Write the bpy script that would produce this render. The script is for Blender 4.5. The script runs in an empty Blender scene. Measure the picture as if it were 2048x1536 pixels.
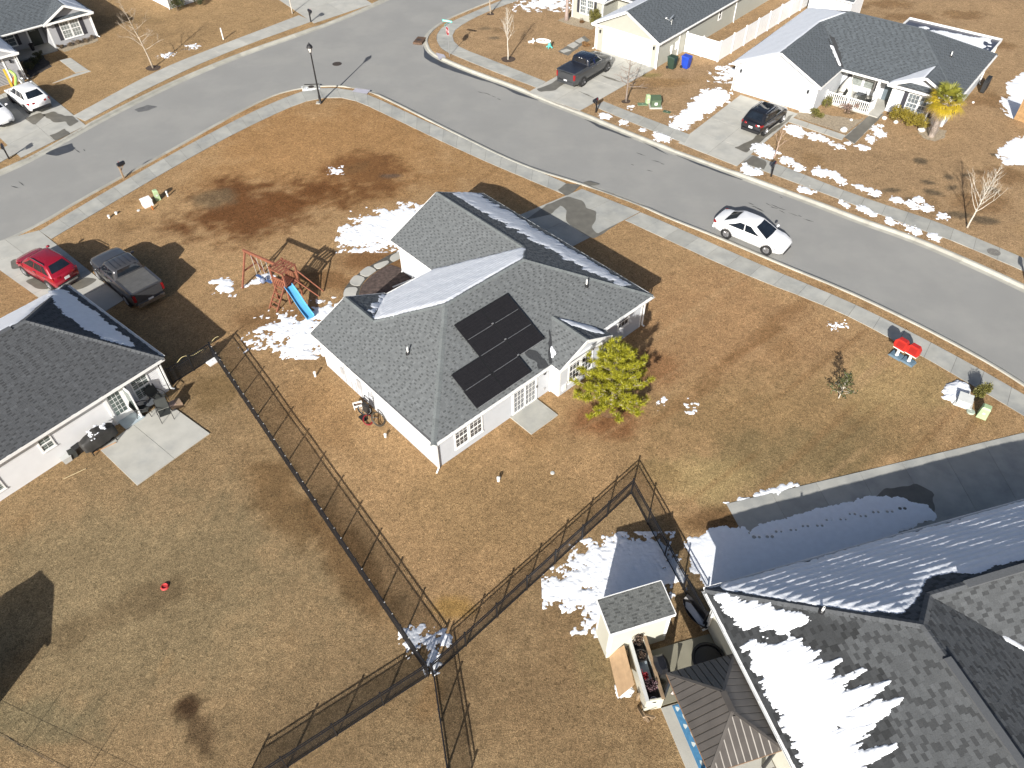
import bpy, bmesh, math, random
import numpy as np
from mathutils import Vector, Matrix
from mathutils.geometry import tessellate_polygon

random.seed(7)
NR = np.random.default_rng(7)
R = math.radians
C = bpy.context.scene.collection
SC = bpy.context.scene

# ------------------------------------------------------------------ camera, sky, sun, exposure
cam_d = bpy.data.cameras.new('camera')
cam = bpy.data.objects.new('camera', cam_d)
C.objects.link(cam)
cam.location = (0, 0, 28.94)
cam.rotation_mode = 'QUATERNION'
cam.rotation_quaternion = (Matrix.Rotation(R(90 - 46.225), 3, 'X') @ Matrix.Rotation(R(-0.508), 3, 'Z')).to_quaternion()
cam_d.sensor_width = 36.0
cam_d.lens = 36.0 * 1510.29 / 2048
cam_d.clip_start = 0.5
cam_d.clip_end = 1500
SC.camera = cam

SUN_EL, SUN_AZ = 26.5, 17.3          # the shadows run 17.3 degrees east of +Y
w = bpy.data.worlds.new('World')
SC.world = w
w.use_nodes = True
nt = w.node_tree
sky = nt.nodes.new('ShaderNodeTexSky')
sky.sky_type = 'NISHITA'
sky.sun_disc = False
sky.sun_elevation = R(SUN_EL)
sky.sun_rotation = R(180 + SUN_AZ)
sky.altitude = 50
sky.air_density = 0.8
sky.dust_density = 2.5
sky.ozone_density = 0.8
bg = nt.nodes['Background']
bg.inputs['Strength'].default_value = 0.065
nt.links.new(sky.outputs[0], bg.inputs[0])
sun_d = bpy.data.lights.new('sun', 'SUN')
sun_d.energy = 4.7
sun_d.angle = R(0.53)
sun_d.color = (1.0, 0.97, 0.92)
sun = bpy.data.objects.new('sun', sun_d)
C.objects.link(sun)
ldir = Vector((math.sin(R(SUN_AZ)) * math.cos(R(SUN_EL)), math.cos(R(SUN_AZ)) * math.cos(R(SUN_EL)), -math.sin(R(SUN_EL))))
sun.rotation_mode = 'QUATERNION'
sun.rotation_quaternion = (-ldir).to_track_quat('Z', 'Y')
sun.location = (-20, -60, 60)
SC.view_settings.view_transform = 'Standard'
SC.view_settings.look = 'None'
SC.view_settings.gamma = 1.0
SC.view_settings.exposure = 0.70
SC.cycles.max_bounces = 5
SC.cycles.diffuse_bounces = 3
SC.cycles.glossy_bounces = 3
SC.cycles.transparent_max_bounces = 6

# ------------------------------------------------------------------ materials
MATS = {}
def mat(name, col, rough=0.7, metal=0.0, var=0.12, vscale=3.0, bump=0.0, bscale=20.0, tint=0.0, spec=0.5, coat=0.0, col2=None, c2scale=1.2, c2lo=0.5, c2hi=0.62, detail=4):
    """principled material: base colour with noise variation, an optional second worn colour, per-face tint, bump"""
    if name in MATS: return MATS[name]
    m = bpy.data.materials.new(name); m.use_nodes = True
    t = m.node_tree; N = t.nodes; L = t.links
    b = N['Principled BSDF']
    b.inputs['Roughness'].default_value = rough
    b.inputs['Metallic'].default_value = metal
    b.inputs['Specular IOR Level'].default_value = spec
    b.inputs['Coat Weight'].default_value = coat
    tc = N.new('ShaderNodeTexCoord')
    no = N.new('ShaderNodeTexNoise'); no.inputs['Scale'].default_value = vscale; no.inputs['Detail'].default_value = detail
    L.new(tc.outputs['Object'], no.inputs['Vector'])
    mr = N.new('ShaderNodeMapRange'); mr.inputs['From Min'].default_value = 0.3; mr.inputs['From Max'].default_value = 0.7
    mr.inputs['To Min'].default_value = 1 - var; mr.inputs['To Max'].default_value = 1 + var
    L.new(no.outputs['Fac'], mr.inputs['Value'])
    src = None
    rgb = N.new('ShaderNodeRGB'); rgb.outputs[0].default_value = (*col, 1)
    src = rgb.outputs[0]
    if col2 is not None:
        n2 = N.new('ShaderNodeTexNoise'); n2.inputs['Scale'].default_value = c2scale; n2.inputs['Detail'].default_value = 6; n2.inputs['Roughness'].default_value = 0.65
        L.new(tc.outputs['Object'], n2.inputs['Vector'])
        m2 = N.new('ShaderNodeMapRange'); m2.inputs['From Min'].default_value = c2lo; m2.inputs['From Max'].default_value = c2hi
        L.new(n2.outputs['Fac'], m2.inputs['Value'])
        mx = N.new('ShaderNodeMix'); mx.data_type = 'RGBA'; mx.inputs[7].default_value = (*col2, 1)
        L.new(m2.outputs[0], mx.inputs[0]); L.new(src, mx.inputs[6]); src = mx.outputs[2]
    sc = N.new('ShaderNodeVectorMath'); sc.operation = 'SCALE'
    L.new(src, sc.inputs[0]); L.new(mr.outputs[0], sc.inputs['Scale']); src = sc.outputs[0]
    if tint:
        at = N.new('ShaderNodeAttribute'); at.attribute_name = 'tint'
        s2 = N.new('ShaderNodeVectorMath'); s2.operation = 'SCALE'
        L.new(src, s2.inputs[0]); L.new(at.outputs['Fac'], s2.inputs['Scale']); src = s2.outputs[0]
    L.new(src, b.inputs['Base Color'])
    if bump:
        nb = N.new('ShaderNodeTexNoise'); nb.inputs['Scale'].default_value = bscale; nb.inputs['Detail'].default_value = 5
        L.new(tc.outputs['Object'], nb.inputs['Vector'])
        bp = N.new('ShaderNodeBump'); bp.inputs['Strength'].default_value = bump; bp.inputs['Distance'].default_value = 0.02
        L.new(nb.outputs['Fac'], bp.inputs['Height']); L.new(bp.outputs[0], b.inputs['Normal'])
    MATS[name] = m
    if tint: m['tinted'] = 1
    return m

def hexc(r, g, b):   # 8-bit display value -> linear
    f = lambda v: (v / 255 / 12.92) if v / 255 <= 0.04045 else ((v / 255 + 0.055) / 1.055) ** 2.4
    return (f(r), f(g), f(b))

# ------------------------------------------------------------------ mesh builder
class MB:
    def __init__(s): s.v = []; s.f = []; s.t = []; s.usetint = False
    def add(s, vs, fs, tint=1.0):
        o = len(s.v); s.v.extend([tuple(p) for p in vs])
        for f in fs: s.f.append(tuple(i + o for i in f)); s.t.append(tint)
        if tint != 1.0: s.usetint = True
        return s
    def box(s, x0, y0, z0, x1, y1, z1, tint=1.0, M=None):
        vs = [(x0, y0, z0), (x1, y0, z0), (x1, y1, z0), (x0, y1, z0), (x0, y0, z1), (x1, y0, z1), (x1, y1, z1), (x0, y1, z1)]
        if M is not None: vs = [tuple(M @ Vector(p)) for p in vs]
        return s.add(vs, [(0, 3, 2, 1), (4, 5, 6, 7), (0, 1, 5, 4), (1, 2, 6, 5), (2, 3, 7, 6), (3, 0, 4, 7)], tint)
    def bar(s, p, q, w, h=None, up=(0, 0, 1), tint=1.0):
        """square bar from p to q"""
        p = Vector(p); q = Vector(q); h = h or w; d = (q - p).normalized()
        up = Vector(up)
        if abs(d.dot(up)) > 0.98: up = Vector((0, 1, 0))
        a = d.cross(up).normalized() * (w / 2); b = a.cross(d).normalized() * (h / 2)
        vs = [p - a - b, p + a - b, p + a + b, p - a + b, q - a - b, q + a - b, q + a + b, q - a + b]
        return s.add(vs, [(0, 1, 2, 3), (7, 6, 5, 4), (0, 4, 5, 1), (1, 5, 6, 2), (2, 6, 7, 3), (3, 7, 4, 0)], tint)
    def tube(s, pts, rad, n=6, cap=True, tint=1.0):
        pts = [Vector(p) for p in pts]
        if not hasattr(rad, '__len__'): rad = [rad] * len(pts)
        vs = []; fs = []
        ref = Vector((0.31, 0.17, 0.93))
        for i, p in enumerate(pts):
            d = (pts[min(i + 1, len(pts) - 1)] - pts[max(i - 1, 0)])
            d = d.normalized() if d.length > 1e-9 else Vector((0, 0, 1))
            a = d.cross(ref)
            if a.length < 0.05: a = d.cross(Vector((1, 0, 0)))
            a.normalize(); b = d.cross(a)
            for k in range(n):
                th = 2 * math.pi * k / n
                vs.append(p + (a * math.cos(th) + b * math.sin(th)) * rad[i])
        for i in range(len(pts) - 1):
            for k in range(n):
                k2 = (k + 1) % n
                fs.append((i * n + k, i * n + k2, (i + 1) * n + k2, (i + 1) * n + k))
        if cap:
            fs.append(tuple(range(n - 1, -1, -1))); fs.append(tuple((len(pts) - 1) * n + k for k in range(n)))
        return s.add(vs, fs, tint)
    def lathe(s, prof, n=16, M=None, tint=1.0):
        """profile of (r, z), turned about z"""
        vs = []; fs = []
        for r, z in prof:
            for k in range(n):
                th = 2 * math.pi * k / n
                p = Vector((r * math.cos(th), r * math.sin(th), z))
                vs.append(M @ p if M is not None else p)
        for i in range(len(prof) - 1):
            for k in range(n):
                k2 = (k + 1) % n
                fs.append((i * n + k, i * n + k2, (i + 1) * n + k2, (i + 1) * n + k))
        if prof[0][0] > 1e-6: fs.append(tuple(range(n - 1, -1, -1)))
        if prof[-1][0] > 1e-6: fs.append(tuple((len(prof) - 1) * n + k for k in range(n)))
        return s.add(vs, fs, tint)
    def prism(s, poly, z0, z1, tint=1.0):
        """vertical prism over a 2D polygon"""
        poly = ccw(poly); n = len(poly)
        tri = tessellate_polygon([[Vector((x, y, 0)) for x, y in poly]])
        vs = [(x, y, z0) for x, y in poly] + [(x, y, z1) for x, y in poly]
        fs = []
        for a, b, c in tri:
            ar = (poly[b][0] - poly[a][0]) * (poly[c][1] - poly[a][1]) - (poly[b][1] - poly[a][1]) * (poly[c][0] - poly[a][0])
            if ar < 0: a, b = b, a
            fs.append((a + n, b + n, c + n))
        for i in range(n):
            j = (i + 1) % n
            fs.append((i, j, j + n, i + n))
        return s.add(vs, fs, tint)
    def slab3(s, poly, t, tint=1.0):
        """planar 3D polygon given thickness t downward along its normal"""
        P3 = [Vector(p) for p in poly]; nrm = newell(P3)
        if nrm.z < 0: P3.reverse(); nrm = -nrm
        n = len(P3); tri = tessellate_polygon([P3])
        vs = [tuple(p) for p in P3] + [tuple(p - nrm * t) for p in P3]; fs = []
        for a, b, c in tri:
            if (P3[b] - P3[a]).cross(P3[c] - P3[a]).dot(nrm) < 0: a, b = b, a
            fs.append((a, b, c)); fs.append((c + n, b + n, a + n))
        for i in range(n):
            j = (i + 1) % n; fs.append((i + n, j + n, j, i))
        return s.add(vs, fs, tint)
    def mesh(s, name, m, smooth=False):
        me = bpy.data.meshes.new(name)
        me.from_pydata(s.v, [], s.f)
        if s.usetint or (m is not None and m.get('tinted')):
            a = me.attributes.new('tint', 'FLOAT', 'FACE'); a.data.foreach_set('value', np.array(s.t, dtype=np.float32))
        if m is not None: me.materials.append(m)
        if smooth: me.polygons.foreach_set('use_smooth', [True] * len(me.polygons))
        me.update()
        return me
    def obj(s, name, m, parent=None, smooth=False, loc=None, **props):
        o = bpy.data.objects.new(name, s.mesh(name, m, smooth)); C.objects.link(o)
        if parent is not None: o.parent = parent
        if loc is not None: o.location = loc
        for k, v in props.items(): o[k] = v
        return o

def newell(P3):
    n = Vector((0, 0, 0))
    for i in range(len(P3)):
        a, b = P3[i], P3[(i + 1) % len(P3)]
        n += Vector(((a.y - b.y) * (a.z + b.z), (a.z - b.z) * (a.x + b.x), (a.x - b.x) * (a.y + b.y)))
    return n.normalized()

def ccw(poly):
    a = sum(poly[i][0] * poly[(i + 1) % len(poly)][1] - poly[(i + 1) % len(poly)][0] * poly[i][1] for i in range(len(poly)))
    return list(poly) if a > 0 else list(poly)[::-1]

def thing(name, label, cat, loc=(0, 0, 0), rz=0.0, group=None):
    o = bpy.data.objects.new(name, None); C.objects.link(o)
    o.empty_display_size = 0.3
    loc = tuple(loc) if len(loc) == 3 else (loc[0], loc[1], 0.0)
    o.location = loc; o.rotation_euler = (0, 0, rz)
    o['label'] = label; o['category'] = cat
    if group: o['group'] = group
    return o
def tag(o, label, cat, group=None):
    o['label'] = label; o['category'] = cat
    if group: o['group'] = group
    return o
def copy_thing(root, loc, rz=0.0, label=None, name=None, scale=None):
    """a copy of a thing, its parts and their sub-parts, sharing mesh data"""
    def cp(o, par):
        c = o.copy(); C.objects.link(c)
        if par is not None: c.parent = par
        for ch in o.children: cp(ch, c)
        return c
    r = cp(root, None)
    r.location = loc if len(loc) == 3 else (loc[0], loc[1], 0.0); r.rotation_euler = (0, 0, rz)
    if label: r['label'] = label
    if scale: r.scale = scale if hasattr(scale, '__len__') else (scale,) * 3
    return r

def inst(me, name, parent=None, loc=(0, 0, 0), rz=0.0):
    o = bpy.data.objects.new(name, me); C.objects.link(o)
    if parent is not None: o.parent = parent
    o.location = loc
    if rz: o.rotation_euler = (0, 0, rz)
    return o

# ------------------------------------------------------------------ 2D noise and polygon tests (numpy)
class Noise2:
    def __init__(s, seed):
        s.g = np.random.default_rng(seed).random((256, 256))
    def __call__(s, x, y):
        x = np.asarray(x) + 1000.0; y = np.asarray(y) + 1000.0
        xi = np.floor(x).astype(int); yi = np.floor(y).astype(int); fx = x - xi; fy = y - yi
        fx = fx * fx * (3 - 2 * fx); fy = fy * fy * (3 - 2 * fy); g = s.g
        a = g[xi % 256, yi % 256]; b = g[(xi + 1) % 256, yi % 256]; c = g[xi % 256, (yi + 1) % 256]; d = g[(xi + 1) % 256, (yi + 1) % 256]
        return (a * (1 - fx) + b * fx) * (1 - fy) + (c * (1 - fx) + d * fx) * fy
    def fbm(s, x, y, sc=1.0, oct=4, gain=0.55):
        r = 0; a = 1; t = 0
        for k in range(oct):
            r = r + a * s(x * sc + 17.3 * k, y * sc - 9.1 * k); t += a; a *= gain; sc *= 2.03
        return r / t
N0 = Noise2(3); N1 = Noise2(11); N2 = Noise2(29)

def inpoly(x, y, poly):
    x = np.asarray(x, float); y = np.asarray(y, float); r = np.zeros(x.shape, bool); n = len(poly)
    for i in range(n):
        x0, y0 = poly[i]; x1, y1 = poly[(i + 1) % n]
        if y0 == y1: continue
        c = ((y0 > y) != (y1 > y)) & (x < (x1 - x0) * (y - y0) / (y1 - y0) + x0)
        r ^= c
    return r
def sdpoly(x, y, poly):
    """signed distance to a polygon, positive inside"""
    d = np.full(np.shape(x), 1e9)
    n = len(poly)
    for i in range(n):
        ax, ay = poly[i]; bx, by = poly[(i + 1) % n]
        ex, ey = bx - ax, by - ay; l2 = ex * ex + ey * ey + 1e-12
        t = np.clip(((x - ax) * ex + (y - ay) * ey) / l2, 0, 1)
        d = np.minimum(d, np.hypot(x - ax - t * ex, y - ay - t * ey))
    return np.where(inpoly(x, y, poly), d, -d)

def grid_obj(X, Y, Z, keep, name, m, parent=None, M=None, smooth=True, cols=None):
    """mesh from a regular height grid; keep = cells kept"""
    ny, nx = X.shape
    idx = np.arange(nx * ny).reshape(ny, nx)
    a = idx[:-1, :-1][keep]; b = idx[:-1, 1:][keep]; c = idx[1:, 1:][keep]; d = idx[1:, :-1][keep]
    f = np.stack([a, b, c, d], 1)
    used = np.unique(f); rm = np.full(nx * ny, -1); rm[used] = np.arange(len(used)); f = rm[f]
    v = np.stack([X.ravel()[used], Y.ravel()[used], Z.ravel()[used]], 1)
    if M is not None:
        A = np.array(M); v = v @ A[:3, :3].T + A[:3, 3]
    me = bpy.data.meshes.new(name)
    me.vertices.add(len(v)); me.vertices.foreach_set('co', v.astype(np.float32).ravel())
    me.loops.add(f.size); me.loops.foreach_set('vertex_index', f.astype(np.int32).ravel())
    me.polygons.add(len(f)); me.polygons.foreach_set('loop_start', np.arange(0, f.size, 4, dtype=np.int32))
    me.polygons.foreach_set('use_smooth', np.full(len(f), smooth))
    me.update(calc_edges=True)
    if cols is not None:
        for nm, arr in cols.items():
            if arr.ndim == 3:
                at = me.attributes.new(nm, 'FLOAT_COLOR', 'POINT'); q = np.ones((len(used), 4), np.float32); q[:, :3] = arr.reshape(-1, 3)[used]
                at.data.foreach_set('color', q.ravel())
            else:
                at = me.attributes.new(nm, 'FLOAT', 'POINT'); at.data.foreach_set('value', arr.ravel()[used].astype(np.float32))
    if m is not None: me.materials.append(m)
    o = bpy.data.objects.new(name, me); C.objects.link(o)
    if parent is not None: o.parent = parent
    return o

def snow(poly, name='snow_patch', parent=None, M=None, res=0.07, thick=0.05, cover=0.6, rag=0.5, edge=0.6, base=0.0, stretch=(1, 1), sc=1.3, seed=0, holes=None, msnow=None, drop=0.03, ripple=0.0, rlen=.28):
    """a lying sheet of melting snow: thick where it lies deep, ragged where it thaws"""
    xs = [p[0] for p in poly]; ys = [p[1] for p in poly]
    x = np.arange(min(xs) - 0.3, max(xs) + 0.3, res); y = np.arange(min(ys) - 0.3, max(ys) + 0.3, res)
    X, Y = np.meshgrid(x, y)
    d = sdpoly(X, Y, poly)
    n = N0.fbm(X / stretch[0] + seed * 7.7, Y / stretch[1] + seed * 3.1, sc, 5, 0.62)
    n2 = N1.fbm(X / stretch[0] - seed * 5.2, Y / stretch[1] + 4, sc * 4, 3, 0.6)
    h = np.clip(d / edge, -2, 1.2) * (1 - rag * 0.5) + (n - 0.5) * 4.2 * rag + (n2 - 0.5) * 1.6 * rag + (cover - 0.5) * 2
    if holes is not None:
        for (hx, hy, hr) in holes: h = h - 2.2 * np.exp(-(((X - hx) ** 2 + (Y - hy) ** 2) / hr ** 2))
    h = np.clip(h, -0.6, 1.0)
    Z = base + np.where(h > 0, thick * (np.sqrt(np.clip(h, 0, 1)) + 0.25 * (n2 - 0.5) * np.clip(h, 0, 1)), h * drop / 0.6) + 0.004
    if ripple: Z = Z + np.clip(h, 0, 1) * ripple * (np.sin(Y * 2 * np.pi / rlen + 1.5 * (n - .5)) * (.5 + n2) + .5 * np.sin(X * 2.1 + Y * 3))
    c = np.maximum(np.maximum(h[:-1, :-1], h[1:, 1:]), np.maximum(h[:-1, 1:], h[1:, :-1])) > 0
    if not c.any(): return None
    return grid_obj(X, Y, Z, c, name, msnow or M_SNOW, parent, M)

# ------------------------------------------------------------------ cladding: rows of shingles or lap boards on a planar polygon
def plane_basis(poly):
    P3 = [Vector(p) for p in poly]; n = newell(P3)
    return P3, n
def rows_clip(pts2, y):
    """x intervals of a 2D polygon at height y"""
    xs = []
    m = len(pts2)
    for i in range(m):
        (x0, y0), (x1, y1) = pts2[i], pts2[(i + 1) % m]
        if (y0 > y) != (y1 > y): xs.append(x0 + (x1 - x0) * (y - y0) / (y1 - y0))
    xs.sort()
    return [(xs[i], xs[i + 1]) for i in range(0, len(xs) - 1, 2)]
def clad(poly, n_hint, expo, thick, tabs=None, lift=0.004, tintf=None, tall=None):
    """returns a list of (8 verts, tint) wedges"""
    P3, n = plane_basis(poly)
    if n.dot(Vector(n_hint)) < 0: n = -n
    e = Vector((0, 0, 1)).cross(n).normalized(); s = n.cross(e).normalized()
    o = min(P3, key=lambda p: p.dot(s))
    p2 = [((p - o).dot(e), (p - o).dot(s)) for p in P3]
    top = max(q[1] for q in p2)
    out = []; k = 0; y = 0.0
    while y < top - 0.01:
        y1 = min(y + expo, top)
        A = rows_clip(p2, y + 0.002); B = rows_clip(p2, y1 - 0.002)
        for i, (a0, a1) in enumerate(A):
            if i < len(B): b0, b1 = B[i]
            else: b0 = b1 = (a0 + a1) / 2
            if tabs is None: cuts = [(a0, a1, b0, b1)]
            else:
                lo, hi = min(a0, b0), max(a1, b1); x = lo - random.random() * tabs[1]; cuts = []
                while x < hi:
                    x2 = x + random.uniform(*tabs)
                    c = (min(max(x, a0), a1), min(max(x2, a0), a1), min(max(x, b0), b1), min(max(x2, b0), b1))
                    if (c[1] - c[0]) + (c[3] - c[2]) > 0.02: cuts.append(c)
                    x = x2
            for j, (q0, q1, r0, r1) in enumerate(cuts):
                t = thick * (1.0 if tabs is None else random.choice((0.55, 1.0, 1.0, 1.5)))
                tn = tintf(k, j) if tintf else 1.0
                lo_, hi_ = lift + t, lift
                g = 0.0 if tabs is None else 0.004
                vs = [o + e * (q0 + g) + s * y + n * lo_, o + e * (q1 - g) + s * y + n * lo_, o + e * r1 + s * y1 + n * hi_, o + e * r0 + s * y1 + n * hi_,
                      o + e * q0 + s * y + n * (-0.01), o + e * q1 + s * y + n * (-0.01), o + e * r1 + s * y1 + n * (-0.01), o + e * r0 + s * y1 + n * (-0.01)]
                out.append((vs, tn))
        k += 1; y = y1
    return out
WF = [(0, 1, 2, 3), (4, 5, 1, 0), (5, 6, 2, 1), (7, 4, 0, 3)]
def wedge_obj(ws, name, m, parent, **kw):
    b = MB()
    for vs, t in ws: b.add(vs, WF, t)
    b.usetint = True
    return b.obj(name, m, parent, **kw)
def shingle_tint(k, j):
    r = random.random()
    d = 0.58 if ((j + 2 * (k % 2)) % 3 == 0 and r > .15) else (0.94 if r < 0.4 else (1.03 if r < 0.8 else 1.12))
    return d * random.uniform(0.93, 1.07)
def shingles(planes, roof, m, singles=0, frame=None, expo=0.145, tabs=(0.13, 0.24), thick=0.012, wet=()):
    """planes: list of (polygon, normal hint); the nearest ones become objects of their own"""
    ws = []
    for poly, nh in planes: ws += clad(poly, nh, expo, thick, tabs, tintf=shingle_tint)
    out_ = []
    for vs, tn in ws:
        for wp, pl in wet:
            c_ = (vs[0] + vs[2]) / 2
            if inpoly(np.array([c_.x]), np.array([c_.y]), pl)[0]: tn *= .52; break
        if tn < 0 or (len(vs) and tn < .70 and random.random() < 1.0 and not wet):
            m0, m1 = vs[0].lerp(vs[3], .55), vs[1].lerp(vs[2], .55); b0, b1 = vs[4].lerp(vs[7], .55), vs[5].lerp(vs[6], .55)
            out_.append(([vs[0], vs[1], m1, m0, vs[4], vs[5], b1, b0], tn)); out_.append(([m0, m1, vs[2], vs[3], b0, b1, vs[6], vs[7]], 1.0))
        else: out_.append((vs, tn))
    ws = out_
    if singles:
        Mw = frame or Matrix()
        key = lambda w_: (Mw @ w_[0][0] - Vector((0, 0, 28.94))).length
        big = lambda w_: (w_[0][1] - w_[0][0]).length > 0.2
        ws.sort(key=lambda w_: key(w_) + (0 if big(w_) else 100))
        for w_ in ws[:singles]: wedge_obj([w_], 'shingle', m, roof)
        ws = ws[singles:]
    o = wedge_obj(ws, 'shingles', m, roof); o['kind'] = 'stuff'
    return o
def caps(a, b, roof, m, wid=0.15, step=0.22):
    """ridge or hip caps from a to b, low to high"""
    a = Vector(a); b = Vector(b); L_ = (b - a).length; d = (b - a) / L_
    side = d.cross(Vector((0, 0, 1))).normalized()
    up = side.cross(d).normalized()
    mb = MB(); n = max(1, int(L_ / step))
    for i in range(n):
        p = a + d * (i * L_ / n); q = a + d * ((i + 1) * L_ / n + 0.03)
        t = random.uniform(0.9, 1.12)
        dr = wid * 0.34
        vs = [p - side * wid - up * (dr - 0.03), p + up * 0.042, p + side * wid - up * (dr - 0.03), q - side * wid - up * (dr - 0.012), q + up * 0.022, q + side * wid - up * (dr - 0.012),
              p - side * wid - up * (dr + 0.03), p + side * wid - up * (dr + 0.03)]
        mb.add(vs, [(0, 1, 4, 3), (1, 2, 5, 4), (6, 7, 2, 1, 0)], t)
    mb.usetint = True
    return mb.obj('ridge_caps', m, roof, kind='stuff')

def irregular(poly, amp=0.08, step=0.25, seed=0):
    """subdivide and jitter an outline"""
    out = []; n = len(poly); rr = random.Random(seed)
    for i in range(n):
        a, b = poly[i], poly[(i + 1) % n]; L_ = math.dist(a, b); k = max(1, int(L_ / step))
        for j in range(k):
            t = j / k; out.append((a[0] + (b[0] - a[0]) * t + rr.uniform(-amp, amp), a[1] + (b[1] - a[1]) * t + rr.uniform(-amp, amp)))
    return out
def smooth_poly(poly, it=2):
    for _ in range(it):
        q = []
        for i in range(len(poly)):
            a, b = poly[i], poly[(i + 1) % len(poly)]
            q.append((a[0] * .75 + b[0] * .25, a[1] * .75 + b[1] * .25)); q.append((a[0] * .25 + b[0] * .75, a[1] * .25 + b[1] * .75))
        poly = q
    return poly
def flat(poly, z, name, m, parent=None, **kw):
    poly = ccw(poly)
    tri = tessellate_polygon([[Vector((x, y, 0)) for x, y in poly]])
    mb = MB(); fs = []
    for a, b, c in tri:
        ar = (poly[b][0] - poly[a][0]) * (poly[c][1] - poly[a][1]) - (poly[b][1] - poly[a][1]) * (poly[c][0] - poly[a][0])
        fs.append((a, b, c) if ar > 0 else (b, a, c))
    mb.add([(x, y, z) for x, y in poly], fs)
    return mb.obj(name, m, parent, **kw)
def resample(line, step):
    """points every step along a polyline"""
    pts = [np.array(p, float) for p in line]; seg = [np.linalg.norm(pts[i + 1] - pts[i]) for i in range(len(pts) - 1)]
    T = sum(seg); n = max(1, round(T / step)); out = []
    cum = np.concatenate([[0], np.cumsum(seg)])
    for k in range(n + 1):
        t = T * k / n; i = min(np.searchsorted(cum, t, 'right') - 1, len(seg) - 1)
        out.append(tuple(pts[i] + (pts[i + 1] - pts[i]) * ((t - cum[i]) / seg[i])))
    return out
def curve(line, it=2):
    """Chaikin smoothing of an open line"""
    for _ in range(it):
        q = [line[0]]
        for i in range(len(line) - 1):
            a, b = line[i], line[i + 1]
            q.append((a[0] * .75 + b[0] * .25, a[1] * .75 + b[1] * .25)); q.append((a[0] * .25 + b[0] * .75, a[1] * .25 + b[1] * .75))
        q.append(line[-1]); line = q
    return line
def offset(line, d):
    """offset an open polyline to its left by d"""
    out = []; n = len(line)
    for i in range(n):
        a = np.array(line[max(i - 1, 0)]); b = np.array(line[min(i + 1, n - 1)]); t = (b - a) / (np.linalg.norm(b - a) + 1e-9)
        p = np.array(line[i]); out.append((p[0] - t[1] * d, p[1] + t[0] * d))
    return out


# ------------------------------------------------------------------ palette
M_SNOW = mat('snow', (0.84, 0.86, 0.89), 0.55, var=0.04, vscale=4, bump=0.5, bscale=14)
M_ASPH = mat('asphalt', (0.268, 0.265, 0.250), 0.85, var=0.035, vscale=0.35, bump=0.35, bscale=60, col2=(0.290, 0.285, 0.266), c2scale=0.25, c2lo=0.45, c2hi=0.6)
M_WETASPH = mat('wet_asphalt', (0.055, 0.058, 0.064), 0.35, var=0.15)
M_TAR = mat('tar_stain', (0.07, 0.07, 0.07), 0.7, var=0.2)
M_CONC = mat('concrete', (0.44, 0.43, 0.385), 0.8, var=0.09, vscale=1.1, bump=0.25, bscale=40, col2=(0.36, 0.36, 0.335), c2scale=0.7, c2lo=0.5, c2hi=0.75, tint=1)
M_CONC2 = mat('grey_concrete', (0.385, 0.38, 0.342), 0.8, var=0.1, vscale=1.1, bump=0.25, bscale=40, col2=(0.28, 0.285, 0.27), c2scale=0.6, c2lo=0.45, c2hi=0.7, tint=1)
M_WETC = mat('wet_concrete', (0.15, 0.14, 0.115), 0.45, var=0.15, vscale=2)
M_KERB = mat('kerb_concrete', (0.37, 0.36, 0.315), 0.8, var=0.12, vscale=1.5, bump=0.2, bscale=30, tint=1)
M_JOINT = mat('joint_grey', (.17, .165, .15), .9, var=.3)
M_SOIL = mat('dark_soil', (0.05, 0.042, 0.036), 0.95, var=0.4, vscale=5, bump=0.8, bscale=25)
M_MULCH = mat('mulch', (0.075, 0.05, 0.035), 0.95, var=0.45, vscale=9, bump=1.0, bscale=30)
M_GRAVEL = mat('pale_gravel', (0.33, 0.27, 0.19), 0.9, var=0.35, vscale=7, bump=1.0, bscale=25)
M_WHITE = mat('white_trim', (0.80, 0.80, 0.78), 0.5, var=0.03)
M_BLACK = mat('black_metal', (0.015, 0.015, 0.017), 0.45, var=0.2)
M_IRON = mat('cast_iron', (0.055, 0.042, 0.034), 0.6, var=0.3, vscale=12)
M_PVC = mat('white_plastic', (0.78, 0.78, 0.75), 0.4, var=0.04)
M_WOOD = mat('raw_wood', (0.30, 0.21, 0.13), 0.8, var=0.25, vscale=6)

# ------------------------------------------------------------------ street lines (edge of the asphalt)
KN1 = curve([(-42.64, 42.45), (-40.38, 45.09), (-37.17, 49.33), (-35.62, 51.49), (-33.34, 56.29), (-31.00, 60.51), (-28.05, 65.11), (-24.03, 70.19), (-19.37, 74.80), (-15.85, 78.77), (-12.97, 82.53), (-9.06, 88.27), (-2.15, 98.79), (9.08, 117.22)])
KS = curve([(-38.54, 35.40), (-36.51, 37.80), (-33.45, 41.29), (-31.95, 42.98), (-29.95, 46.74), (-25.86, 53.10), (-23.16, 57.67), (-20.55, 61.58), (-18.92, 62.85), (-17.12, 63.53), (-15.22, 63.73), (-13.68, 63.51), (-11.78, 62.71), (-9.84, 61.01), (-4.17, 55.35), (1.10, 50.21), (5.20, 47.81), (8.92, 45.17), (10.76, 43.43), (13.38, 41.42), (17.24, 38.09), (20.19, 35.72), (22.37, 33.61), (24.38, 31.48), (26.18, 29.33), (27.21, 27.80), (29.34, 24.29)])
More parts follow.
